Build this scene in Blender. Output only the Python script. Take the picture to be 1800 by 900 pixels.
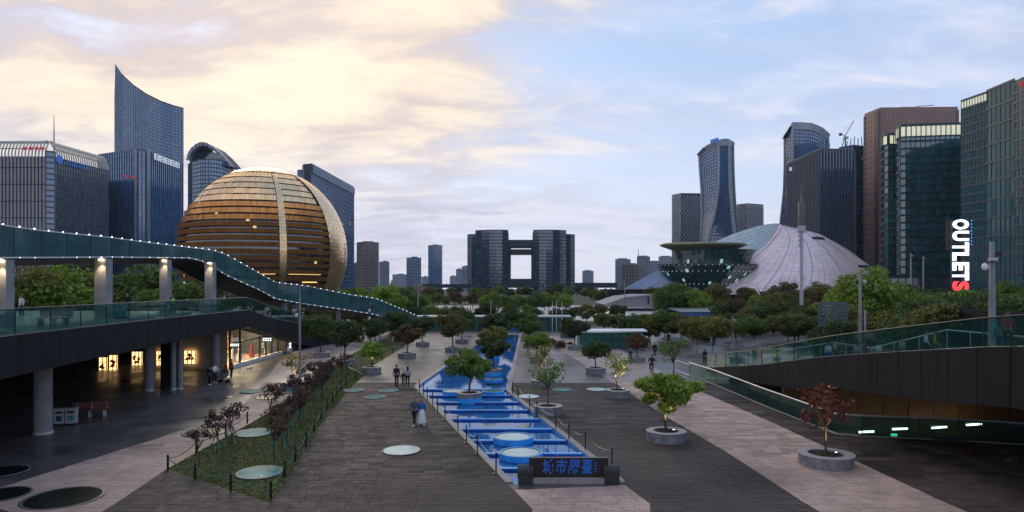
import bpy, bmesh, math, random
import numpy as np
from mathutils import Vector, Matrix, noise, geometry
random.seed(11)
R_ = random.uniform
rad = math.radians
for o in list(bpy.data.objects): bpy.data.objects.remove(o)
S = bpy.context.scene
COL = S.collection

# ------------------------------------------------------------------ camera, sky, sun, exposure
CAMZ, F, CX, HY = 8.0, 1200.0, 913.0, 505.0
cam = bpy.data.cameras.new('camera'); camo = bpy.data.objects.new('camera', cam); COL.objects.link(camo)
camo.location = (0, 0, CAMZ); camo.rotation_euler = (rad(90), 0, 0)
cam.sensor_width = 36; cam.lens = 24.0; cam.shift_x = -13/1800; cam.shift_y = 55/1800
cam.clip_start = .1; cam.clip_end = 9000
S.camera = camo
SUN_AZ, SUN_EL = rad(-22), rad(25)          # measured from +Y, negative to the left
SUN = Vector((math.sin(SUN_AZ)*math.cos(SUN_EL), math.cos(SUN_AZ)*math.cos(SUN_EL), math.sin(SUN_EL)))

W = bpy.data.worlds.new('World'); S.world = W; W.use_nodes = True
def build_world():
    nt = W.node_tree; N = nt.nodes; L = nt.links; N.clear()
    def nd(t, **k):
        n = N.new(t)
        for a, b in k.items(): setattr(n, a, b)
        return n
    def val(x):
        return x
    def math_(op, a, b=None, c=None, clamp=False):
        n = nd('ShaderNodeMath', operation=op, use_clamp=clamp)
        for i, v in enumerate((a, b, c)):
            if v is None: continue
            if isinstance(v, (int, float)): n.inputs[i].default_value = v
            else: L.new(v, n.inputs[i])
        return n.outputs[0]
    def vmath(op, a, b=None):
        n = nd('ShaderNodeVectorMath', operation=op)
        for i, v in enumerate((a, b)):
            if v is None: continue
            if isinstance(v, (tuple, list, Vector)): n.inputs[i].default_value = tuple(v)
            else: L.new(v, n.inputs[i])
        return n.outputs['Value'] if op == 'DOT_PRODUCT' else n.outputs[0]
    def mix(f, a, b):
        n = nd('ShaderNodeMix', data_type='RGBA'); n.clamp_factor = True
        for i, v in ((0, f), (6, a), (7, b)):
            if isinstance(v, (int, float)): n.inputs[i].default_value = v
            elif isinstance(v, tuple): n.inputs[i].default_value = (*v, 1)
            else: L.new(v, n.inputs[i])
        return n.outputs[2]
    def smooth(x, a, b, lo=0., hi=1.):
        n = nd('ShaderNodeMapRange', interpolation_type='SMOOTHSTEP')
        L.new(x, n.inputs[0]); n.inputs[1].default_value = a; n.inputs[2].default_value = b
        n.inputs[3].default_value = lo; n.inputs[4].default_value = hi
        return n.outputs[0]
    def noise_(vec, scale, detail, rough, dist=0.):
        n = nd('ShaderNodeTexNoise'); L.new(vec, n.inputs['Vector'])
        n.inputs['Scale'].default_value = scale; n.inputs['Detail'].default_value = detail
        n.inputs['Roughness'].default_value = rough; n.inputs['Distortion'].default_value = dist
        return n.outputs[0]
    tc = nd('ShaderNodeTexCoord'); d = tc.outputs['Generated']
    sep = nd('ShaderNodeSeparateXYZ'); L.new(d, sep.inputs[0])
    dx, dy, dz = sep.outputs
    sky = nd('ShaderNodeTexSky', sky_type='NISHITA', sun_disc=False)
    sky.sun_elevation = SUN_EL; sky.sun_rotation = SUN_AZ; sky.altitude = 50
    sky.air_density = 1.0; sky.dust_density = 2.0; sky.ozone_density = 2.0
    el = math_('MAXIMUM', dz, 0.0)
    # clear sky: pale at the horizon, blue above, blended with the Nishita sky
    grad = mix(smooth(el, 0.0, 0.42), (5.3, 5.9, 7.3), (3.0, 4.4, 6.9))
    clear = mix(0.15, grad, sky.outputs[0])
    
    sd = math_('MAXIMUM', vmath('DOT_PRODUCT', d, SUN), 0.0)
    glow = math_('POWER', sd, 8.0)
    glow2 = math_('POWER', sd, 40.0)
    # cloud sheet seen in perspective
    den = math_('ADD', el, 0.16)
    cmb = nd('ShaderNodeCombineXYZ'); L.new(math_('DIVIDE', dx, den), cmb.inputs[0]); L.new(math_('DIVIDE', dy, den), cmb.inputs[1])
    p = cmb.outputs[0]
    mp = nd('ShaderNodeMapping'); L.new(p, mp.inputs[0]); mp.inputs['Rotation'].default_value = (0, 0, rad(-28)); mp.inputs['Scale'].default_value = (0.8, 1.35, 1); mp.inputs['Location'].default_value = (3.1, 1.7, 0)
    q = mp.outputs[0]
    n1 = noise_(q, 0.9, 8, .55, .35)
    n2 = noise_(vmath('ADD', q, (7.3, 2.2, 4.0)), 2.6, 10, .62, .5)
    n3 = noise_(vmath('ADD', q, (1.3, 9.2, 1.0)), 0.55, 4, .5, .2)
    # cover thickens towards the sunset side
    side = smooth(dx, 0.38, -0.34)
    lowbank = smooth(el, 0.16, 0.06)
    cov = math_('ADD', math_('ADD', math_('MULTIPLY', n1, 1.05), math_('MULTIPLY', n2, .55)), math_('MULTIPLY', side, .24))
    cov = math_('ADD', cov, math_('MULTIPLY', glow, .08))
    mask = smooth(cov, .78, 1.06)
    shade = smooth(math_('ADD', math_('MULTIPLY', n2, .75), math_('MULTIPLY', n1, .45)), .48, .72)
    grey = mix(shade, (3.7, 3.8, 4.7), (5.9, 6.0, 7.0))
    warm = mix(shade, (5.0, 4.1, 4.1), (8.0, 6.7, 5.1))
    wfac = math_('MULTIPLY', smooth(math_('ADD', el, math_('MULTIPLY', n2, .12)), .14, .30), smooth(math_('ADD', glow, math_('MULTIPLY', n1, .5)), .34, 1.08))
    cloud = mix(wfac, grey, warm)
    # wisps catch light even in the clear part
    sky1 = mix(math_('MULTIPLY', mask, .92), clear, cloud)
    wisp = math_('MULTIPLY', smooth(n2, .58, .74), smooth(el, .1, .2))
    mp2 = nd('ShaderNodeMapping'); L.new(p, mp2.inputs[0]); mp2.inputs['Rotation'].default_value = (0, 0, rad(24)); mp2.inputs['Scale'].default_value = (.35, 1.5, 1)
    n4 = noise_(mp2.outputs[0], 1.1, 9, .6, .6)
    veil = math_('MULTIPLY', smooth(n4, .42, .66), .6)
    sky1 = mix(math_('MULTIPLY', veil, math_('SUBTRACT', 1., mask)), sky1, mix(smooth(n2, .42, .6), (4.3, 4.7, 6.1), (5.8, 6.1, 7.2)))
    sky1 = mix(math_('MULTIPLY', wisp, .55), sky1, mix(glow, (6.6, 6.2, 6.7), (9.2, 8.0, 6.0)))
    hot = math_('MULTIPLY', glow2, smooth(n1, .40, .62))
    sky1 = mix(math_('MULTIPLY', hot, .45), sky1, (10.4, 9.4, 7.0))
    # the dome dims away from the sunset, as dusk skies do
    dim = smooth(vmath('DOT_PRODUCT', d, SUN), -.8, .7, .92, 1.0)
    vs_ = nd('ShaderNodeVectorMath', operation='SCALE'); L.new(sky1, vs_.inputs[0]); L.new(dim, vs_.inputs['Scale']); sky1 = vs_.outputs[0]
    bg = nd('ShaderNodeBackground'); L.new(sky1, bg.inputs[0]); bg.inputs[1].default_value = 0.1
    out = nd('ShaderNodeOutputWorld'); L.new(bg.outputs[0], out.inputs[0])
build_world()
sl = bpy.data.lights.new('sun', 'SUN'); slo = bpy.data.objects.new('sun', sl); COL.objects.link(slo)
sl.energy = 0.5; sl.angle = rad(14); sl.color = (1, .86, .68)
slo.rotation_euler = (-SUN).to_track_quat('-Z', 'Y').to_euler()
S.view_settings.view_transform = 'Standard'; S.view_settings.look = 'None'
S.view_settings.exposure = 0.48; S.view_settings.gamma = 1
S.render.engine = 'CYCLES'
S.cycles.use_denoising = True
try: S.cycles.denoiser = 'OPENIMAGEDENOISE'
except Exception: pass
S.cycles.max_bounces = 6; S.cycles.transparent_max_bounces = 12; S.cycles.volume_bounces = 0
S.cycles.caustics_reflective = False; S.cycles.caustics_refractive = False
S.cycles.sample_clamp_indirect = 4

# ------------------------------------------------------------------ materials
M = {}
def mat(name, col, rough=.6, metal=0., var=.15, scale=2., island=0., emit=None, es=1., ior=1.5, bump=0., bscale=20., coords='Object', alpha=None, stretch=(1,1,1), rvar=0., worn=0.):
    m = bpy.data.materials.new(name); m.use_nodes = True; M[name] = m
    nt = m.node_tree; N = nt.nodes; L = nt.links
    b = N['Principled BSDF']
    tc = N.new('ShaderNodeTexCoord'); mp = N.new('ShaderNodeMapping'); L.new(tc.outputs[coords], mp.inputs[0]); mp.inputs['Scale'].default_value = stretch
    no = N.new('ShaderNodeTexNoise'); no.inputs['Scale'].default_value = scale; no.inputs['Detail'].default_value = 6; no.inputs['Roughness'].default_value = .62
    L.new(mp.outputs[0], no.inputs['Vector'])
    mr = N.new('ShaderNodeMapRange'); L.new(no.outputs[0], mr.inputs[0]); mr.inputs[1].default_value = .3; mr.inputs[2].default_value = .7
    mr.inputs[3].default_value = 1-var; mr.inputs[4].default_value = 1+var
    fac = mr.outputs[0]
    if island:
        g = N.new('ShaderNodeNewGeometry'); m2 = N.new('ShaderNodeMapRange'); L.new(g.outputs['Random Per Island'], m2.inputs[0])
        m2.inputs[3].default_value = 1-island; m2.inputs[4].default_value = 1+island
        mu = N.new('ShaderNodeMath'); mu.operation = 'MULTIPLY'; L.new(fac, mu.inputs[0]); L.new(m2.outputs[0], mu.inputs[1]); fac = mu.outputs[0]
    if worn:
        mpw = N.new('ShaderNodeMapping'); L.new(tc.outputs[coords], mpw.inputs[0]); mpw.inputs['Scale'].default_value = (1, 4.5, 1)
        nw = N.new('ShaderNodeTexNoise'); nw.inputs['Scale'].default_value = 1.1; nw.inputs['Detail'].default_value = 8; nw.inputs['Roughness'].default_value = .72; L.new(mpw.outputs[0], nw.inputs['Vector'])
        mw_ = N.new('ShaderNodeMapRange'); L.new(nw.outputs[0], mw_.inputs[0]); mw_.inputs[1].default_value = .58; mw_.inputs[2].default_value = .72; mw_.inputs[3].default_value = 1.; mw_.inputs[4].default_value = 1+worn
        n5 = N.new('ShaderNodeTexNoise'); n5.inputs['Scale'].default_value = .16; n5.inputs['Detail'].default_value = 3; L.new(tc.outputs[coords], n5.inputs['Vector'])
        mw2 = N.new('ShaderNodeMapRange'); L.new(n5.outputs[0], mw2.inputs[0]); mw2.inputs[1].default_value = .35; mw2.inputs[2].default_value = .65; mw2.inputs[3].default_value = .72; mw2.inputs[4].default_value = 1.25
        mu1 = N.new('ShaderNodeMath'); mu1.operation = 'MULTIPLY'; L.new(fac, mu1.inputs[0]); L.new(mw_.outputs[0], mu1.inputs[1])
        mu2 = N.new('ShaderNodeMath'); mu2.operation = 'MULTIPLY'; L.new(mu1.outputs[0], mu2.inputs[0]); L.new(mw2.outputs[0], mu2.inputs[1]); fac = mu2.outputs[0]
    hs = N.new('ShaderNodeVectorMath'); hs.operation = 'SCALE'; hs.inputs[0].default_value = col[:3]; L.new(fac, hs.inputs['Scale'])
    L.new(hs.outputs[0], b.inputs['Base Color'])
    b.inputs['Roughness'].default_value = rough; b.inputs['Metallic'].default_value = metal; b.inputs['IOR'].default_value = ior
    if rvar:
        m3 = N.new('ShaderNodeMapRange'); L.new(no.outputs[0], m3.inputs[0]); m3.inputs[1].default_value = .35; m3.inputs[2].default_value = .65
        m3.inputs[3].default_value = max(.02, rough-rvar); m3.inputs[4].default_value = rough+rvar; L.new(m3.outputs[0], b.inputs['Roughness'])
    if emit:
        b.inputs['Emission Color'].default_value = (*emit, 1); b.inputs['Emission Strength'].default_value = es
    if bump:
        n2 = N.new('ShaderNodeTexNoise'); n2.inputs['Scale'].default_value = bscale; n2.inputs['Detail'].default_value = 4; L.new(mp.outputs[0], n2.inputs['Vector'])
        bu = N.new('ShaderNodeBump'); bu.inputs['Strength'].default_value = bump; bu.inputs['Distance'].default_value = .05
        L.new(n2.outputs[0], bu.inputs['Height']); L.new(bu.outputs[0], b.inputs['Normal'])
    return m
def tower_glass(name, col, rough=.1, island=.45, lit=.0, litcol=(1., .8, .5), les=.35, ior=2.4, var=.25, vscale=.02):
    m = mat(name, col, rough, 0, var, vscale, island, ior=ior)
    if lit:
        nt = m.node_tree; N = nt.nodes; L = nt.links; b = N['Principled BSDF']
        g = N.new('ShaderNodeNewGeometry'); gt = N.new('ShaderNodeMath'); gt.operation = 'GREATER_THAN'
        wn = N.new('ShaderNodeTexWhiteNoise'); wn.noise_dimensions = '1D'; L.new(g.outputs['Random Per Island'], wn.inputs['W'])
        L.new(wn.outputs['Value'], gt.inputs[0]); gt.inputs[1].default_value = 1-lit
        mu = N.new('ShaderNodeMath'); mu.operation = 'MULTIPLY'; L.new(gt.outputs[0], mu.inputs[0]); mu.inputs[1].default_value = les
        b.inputs['Emission Color'].default_value = (*litcol, 1); L.new(mu.outputs[0], b.inputs['Emission Strength'])
    return m
def clear_glass(name, tint, opaque=.25, body=(.02, .06, .06), rough=.03, ior=1.45):
    m = bpy.data.materials.new(name); m.use_nodes = True; M[name] = m
    nt = m.node_tree; N = nt.nodes; L = nt.links; N.clear()
    tr = N.new('ShaderNodeBsdfTransparent'); tr.inputs[0].default_value = (*tint, 1)
    gl = N.new('ShaderNodeBsdfGlossy'); gl.inputs['Roughness'].default_value = rough; gl.inputs[0].default_value = (.9, .95, .95, 1)
    df = N.new('ShaderNodeBsdfDiffuse')
    no = N.new('ShaderNodeTexNoise'); no.inputs['Scale'].default_value = .5; tc = N.new('ShaderNodeTexCoord'); L.new(tc.outputs['Object'], no.inputs['Vector'])
    sc = N.new('ShaderNodeVectorMath'); sc.operation = 'SCALE'; sc.inputs[0].default_value = body
    mr = N.new('ShaderNodeMapRange'); L.new(no.outputs[0], mr.inputs[0]); mr.inputs[3].default_value = .5; mr.inputs[4].default_value = 1.5; L.new(mr.outputs[0], sc.inputs['Scale'])
    L.new(sc.outputs[0], df.inputs[0])
    m1 = N.new('ShaderNodeMixShader'); m1.inputs[0].default_value = opaque; L.new(tr.outputs[0], m1.inputs[1]); L.new(df.outputs[0], m1.inputs[2])
    lw = N.new('ShaderNodeLayerWeight'); lw.inputs[0].default_value = .5
    pw = N.new('ShaderNodeMath'); pw.operation = 'POWER'; L.new(lw.outputs['Facing'], pw.inputs[0]); pw.inputs[1].default_value = 5
    f0 = ((ior-1)/(ior+1))**2; ma = N.new('ShaderNodeMath'); ma.operation = 'MULTIPLY_ADD'; L.new(pw.outputs[0], ma.inputs[0]); ma.inputs[1].default_value = .9*(1-f0); ma.inputs[2].default_value = f0
    m2 = N.new('ShaderNodeMixShader'); L.new(ma.outputs[0], m2.inputs[0]); L.new(m1.outputs[0], m2.inputs[1]); L.new(gl.outputs[0], m2.inputs[2])
    o = N.new('ShaderNodeOutputMaterial'); L.new(m2.outputs[0], o.inputs[0])
    return m
def leaf_mat(name, c1, c2, tr=.3):
    m = bpy.data.materials.new(name); m.use_nodes = True; M[name] = m
    nt = m.node_tree; N = nt.nodes; L = nt.links; N.clear()
    g = N.new('ShaderNodeNewGeometry'); oi = N.new('ShaderNodeObjectInfo')
    mx = N.new('ShaderNodeMix'); mx.data_type = 'RGBA'; L.new(g.outputs['Random Per Island'], mx.inputs[0])
    mx.inputs[6].default_value = (*c1, 1); mx.inputs[7].default_value = (*c2, 1)
    tc = N.new('ShaderNodeTexCoord'); no = N.new('ShaderNodeTexNoise'); no.inputs['Scale'].default_value = .9; no.inputs['Detail'].default_value = 3; L.new(tc.outputs['Object'], no.inputs['Vector'])
    ma = N.new('ShaderNodeMath'); ma.operation = 'ADD'; L.new(no.outputs[0], ma.inputs[0]); L.new(oi.outputs['Random'], ma.inputs[1])
    mr = N.new('ShaderNodeMapRange'); L.new(ma.outputs[0], mr.inputs[0]); mr.inputs[1].default_value = .3; mr.inputs[2].default_value = 1.7; mr.inputs[3].default_value = .6; mr.inputs[4].default_value = 1.45
    sc = N.new('ShaderNodeVectorMath'); sc.operation = 'SCALE'; L.new(mx.outputs[2], sc.inputs[0]); L.new(mr.outputs[0], sc.inputs['Scale'])
    df = N.new('ShaderNodeBsdfDiffuse'); L.new(sc.outputs[0], df.inputs[0])
    tl = N.new('ShaderNodeBsdfTranslucent'); L.new(sc.outputs[0], tl.inputs[0])
    m1 = N.new('ShaderNodeMixShader'); m1.inputs[0].default_value = tr; L.new(df.outputs[0], m1.inputs[1]); L.new(tl.outputs[0], m1.inputs[2])
    gl = N.new('ShaderNodeBsdfGlossy'); gl.inputs['Roughness'].default_value = .45
    m2 = N.new('ShaderNodeMixShader'); m2.inputs[0].default_value = .04; L.new(m1.outputs[0], m2.inputs[1]); L.new(gl.outputs[0], m2.inputs[2])
    o = N.new('ShaderNodeOutputMaterial'); L.new(m2.outputs[0], o.inputs[0])
    return m
def slab_mat(name, c1, c2, rough, sx, sy, mortar=(.02, .02, .02)):
    # paving beyond the distance where single slabs can be told apart
    m = bpy.data.materials.new(name); m.use_nodes = True; M[name] = m
    nt = m.node_tree; N = nt.nodes; L = nt.links; b = N['Principled BSDF']
    tc = N.new('ShaderNodeTexCoord')
    br = N.new('ShaderNodeTexBrick'); L.new(tc.outputs['Object'], br.inputs['Vector'])
    br.inputs['Color1'].default_value = (*c1, 1); br.inputs['Color2'].default_value = (*c2, 1); br.inputs['Mortar'].default_value = (*mortar, 1)
    br.inputs['Scale'].default_value = 1; br.inputs['Brick Width'].default_value = sx; br.inputs['Row Height'].default_value = sy; br.inputs['Mortar Size'].default_value = .012
    no = N.new('ShaderNodeTexNoise'); no.inputs['Scale'].default_value = .35; no.inputs['Detail'].default_value = 6; L.new(tc.outputs['Object'], no.inputs['Vector'])
    mr = N.new('ShaderNodeMapRange'); L.new(no.outputs[0], mr.inputs[0]); mr.inputs[1].default_value = .3; mr.inputs[2].default_value = .7; mr.inputs[3].default_value = .7; mr.inputs[4].default_value = 1.3
    sc = N.new('ShaderNodeVectorMath'); sc.operation = 'SCALE'; L.new(br.outputs[0], sc.inputs[0]); L.new(mr.outputs[0], sc.inputs['Scale'])
    L.new(sc.outputs[0], b.inputs['Base Color'])
    m3 = N.new('ShaderNodeMapRange'); L.new(no.outputs[0], m3.inputs[0]); m3.inputs[1].default_value = .3; m3.inputs[2].default_value = .7; m3.inputs[3].default_value = rough-.1; m3.inputs[4].default_value = rough+.15
    L.new(m3.outputs[0], b.inputs['Roughness']); b.inputs['IOR'].default_value = 1.38
    return m
def water_mat(name, bodycol, trans=.8, ripple=.03, rs=3.):
    m = bpy.data.materials.new(name); m.use_nodes = True; M[name] = m
    nt = m.node_tree; N = nt.nodes; L = nt.links; N.clear()
    tr = N.new('ShaderNodeBsdfTransparent'); tr.inputs[0].default_value = (*bodycol, 1)
    gl = N.new('ShaderNodeBsdfGlossy'); gl.inputs['Roughness'].default_value = .02
    tc = N.new('ShaderNodeTexCoord'); no = N.new('ShaderNodeTexNoise'); no.inputs['Scale'].default_value = rs; no.inputs['Detail'].default_value = 3; L.new(tc.outputs['Object'], no.inputs['Vector'])
    bu = N.new('ShaderNodeBump'); bu.inputs['Strength'].default_value = ripple; bu.inputs['Distance'].default_value = .05; L.new(no.outputs[0], bu.inputs['Height'])
    L.new(bu.outputs[0], gl.inputs['Normal'])
    fr = N.new('ShaderNodeFresnel'); fr.inputs[0].default_value = 1.33; L.new(bu.outputs[0], fr.inputs['Normal'])
    m2 = N.new('ShaderNodeMixShader'); L.new(fr.outputs[0], m2.inputs[0]); L.new(tr.outputs[0], m2.inputs[1]); L.new(gl.outputs[0], m2.inputs[2])
    o = N.new('ShaderNodeOutputMaterial'); L.new(m2.outputs[0], o.inputs[0])
    return m
def glow_mat(name, col, s):
    m = bpy.data.materials.new(name); m.use_nodes = True; M[name] = m
    b = m.node_tree.nodes['Principled BSDF']; b.inputs['Base Color'].default_value = (*[min(c, .8) for c in col], 1)
    b.inputs['Emission Color'].default_value = (*col, 1); b.inputs['Emission Strength'].default_value = s
    return m

mat('plank_dark', (.066, .053, .048), .72, 0, .28, 1.6, .5, ior=1.22, worn=1.6, bump=.25, bscale=14, rvar=.12, coords='Object')
mat('plank_pink', (.40, .29, .24), .68, 0, .2, 1.6, .24, ior=1.25, worn=.15, bump=.25, bscale=14, rvar=.1)
slab_mat('slab_dark', (.075, .069, .07), (.105, .097, .096), .33, 1.1, .4)
slab_mat('slab_pink', (.27, .215, .195), (.33, .265, .24), .5, 1.1, .4)
slab_mat('slab_pale', (.36, .34, .34), (.46, .43, .42), .45, 2.2, 2.2)
slab_mat('slab_deck', (.17, .17, .165), (.22, .22, .21), .6, .8, .8)
mat('earth', (.035, .045, .02), .95, 0, .4, .05)
mat('lawn', (.075, .085, .028), .95, 0, .45, .5)
mat('asphalt', (.05, .05, .052), .8, 0, .2, .3)
mat('curb_stone', (.27, .245, .235), .6, 0, .22, 3, .1, bump=.15)
mat('planter_stone', (.20, .205, .22), .6, 0, .42, 3.5, bump=.15)
mat('planter_rim', (.33, .31, .32), .5, 0, .2, 3)
mat('mulch', (.045, .027, .018), .95, 0, .5, 14, .5, bump=.5)
mat('dark_panel', (.012, .012, .014), .6, 0, .55, 1.6, .2, ior=1.25, stretch=(1, 1, .12), rvar=.12)
mat('dark_metal', (.02, .022, .024), .4, .3, .1)
mat('black_metal', (.010, .010, .011), .4, .2, .1)
mat('steel', (.30, .31, .33), .35, .8, .1)
mat('pale_steel', (.42, .43, .45), .45, .3, .12)
mat('pole_grey', (.19, .195, .205), .55, .2, .12)
mat('white_paint', (.72, .72, .72), .5, 0, .08)
mat('concrete', (.25, .25, .26), .75, 0, .28, 2.0, bump=.1)
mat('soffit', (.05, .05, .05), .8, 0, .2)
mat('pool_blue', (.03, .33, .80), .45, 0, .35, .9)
mat('pool_blue_shaded', (.008, .09, .40), .5, 0, .3, 1.2)  # channel blue darkened: shade and reflection on the weir faces put into colour
mat('pool_blue_lit', (.12, .42, .78), .4, 0, .15, 1.2)  # channel blue lightened: sky light on upward faces put into colour
mat('pool_grime', (.16, .14, .12), .8, 0, .3, 2)
mat('bark', (.07, .05, .035), .9, 0, .3, 6, bump=.4)
mat('lime_bark', (.55, .52, .48), .9, 0, .15, 6)
mat('green_stake', (.03, .16, .11), .6, 0, .2, 3)
mat('rope_green', (.03, .14, .09), .8)
mat('wood_seat', (.17, .11, .075), .65, 0, .3, 3, .15, stretch=(1, 8, 8))
mat('red_wood', (.16, .045, .035), .6, 0, .3, 3, .15)
mat('timber_wall', (.17, .085, .032), .6, 0, .25, 1.2, .15, stretch=(1, 1, .2))
clear_glass('rail_glass', (.55, .78, .76), .22, (.03, .09, .09))
clear_glass('ramp_glass', (.35, .60, .62), .62, (.065, .155, .165), .05, 1.45)
clear_glass('shop_glass', (.9, .92, .92), .02)
water_mat('pool_water', (.80, .92, .98), ripple=.05, rs=2.5)
water_mat('cascade_water', (.9, .96, 1.), ripple=.05, rs=3)
water_mat('basin_water', (.35, .45, .5), ripple=.05, rs=1)
glow_mat('led', (.85, .92, 1), 3)
glow_mat('warm_lamp', (1, .72, .38), 9)
glow_mat('white_lamp', (1, .93, .8), 7)
glow_mat('shop_glow', (1, .62, .26), 1.5)
glow_mat('yellow_glow', (1, .66, .18), 1.3)
glow_mat('sign_white', (.92, .95, 1), 1.2)
glow_mat('sign_red', (1, .05, .06), 1.0)
glow_mat('sign_blue', (.05, .30, .9), .7)
glow_mat('sign_cyan', (.1, .75, .8), .8)
leaf_mat('leaf_green', (.070, .13, .014), (.16, .25, .035), .42)
leaf_mat('leaf_bright', (.12, .20, .014), (.25, .34, .04), .42)
leaf_mat('leaf_dark', (.034, .066, .014), (.085, .13, .026), .42)
leaf_mat('leaf_olive', (.09, .10, .014), (.19, .19, .032), .42)
leaf_mat('leaf_brown', (.075, .045, .016), (.15, .08, .03))
leaf_mat('leaf_wine', (.050, .032, .020), (.12, .055, .034), .42)
leaf_mat('leaf_red', (.12, .022, .016), (.22, .05, .03))
leaf_mat('leaf_blossom', (.30, .24, .21), (.46, .38, .35))
leaf_mat('blade', (.065, .085, .016), (.16, .165, .045), .3)
mat('skin', (.42, .25, .18), .5, 0, .05)
mat('hair', (.012, .010, .010), .5, 0, .1)
CLO = dict(black=(.012, .012, .014), navy=(.03, .05, .10), blue=(.03, .12, .42), white=(.68, .68, .70), lilac=(.42, .34, .42), grey=(.16, .16, .17),
           red=(.35, .03, .03), teal=(.03, .25, .28), green=(.25, .5, .06), yellow=(.6, .42, .05), beige=(.42, .36, .28), denim=(.05, .085, .15), orange=(.5, .18, .03))
for k, c in CLO.items(): mat('cloth_'+k, c, .85, 0, .18, 9)

# ------------------------------------------------------------------ helpers
def X(px, D): return (px-CX)/F*D
def Z(py, D): return CAMZ+(HY-py)/F*D
Y_TOP, Y_BOT, DROP = 56.0, 28.0, .8
def zf(y):
    if y >= Y_TOP: return 0.
    if y <= Y_BOT: return -DROP
    return -DROP*(Y_TOP-y)/(Y_TOP-Y_BOT)
def G(px, py, dz=0.):
    lo, hi = 4., 4000.
    for _ in range(60):
        y = .5*(lo+hi)
        if CAMZ-(py-HY)/F*y-zf(y)-dz > 0: lo = y
        else: hi = y
    return Vector((X(px, y), y, zf(y)))
def G2(px, py): v = G(px, py); return (v.x, v.y)

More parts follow.
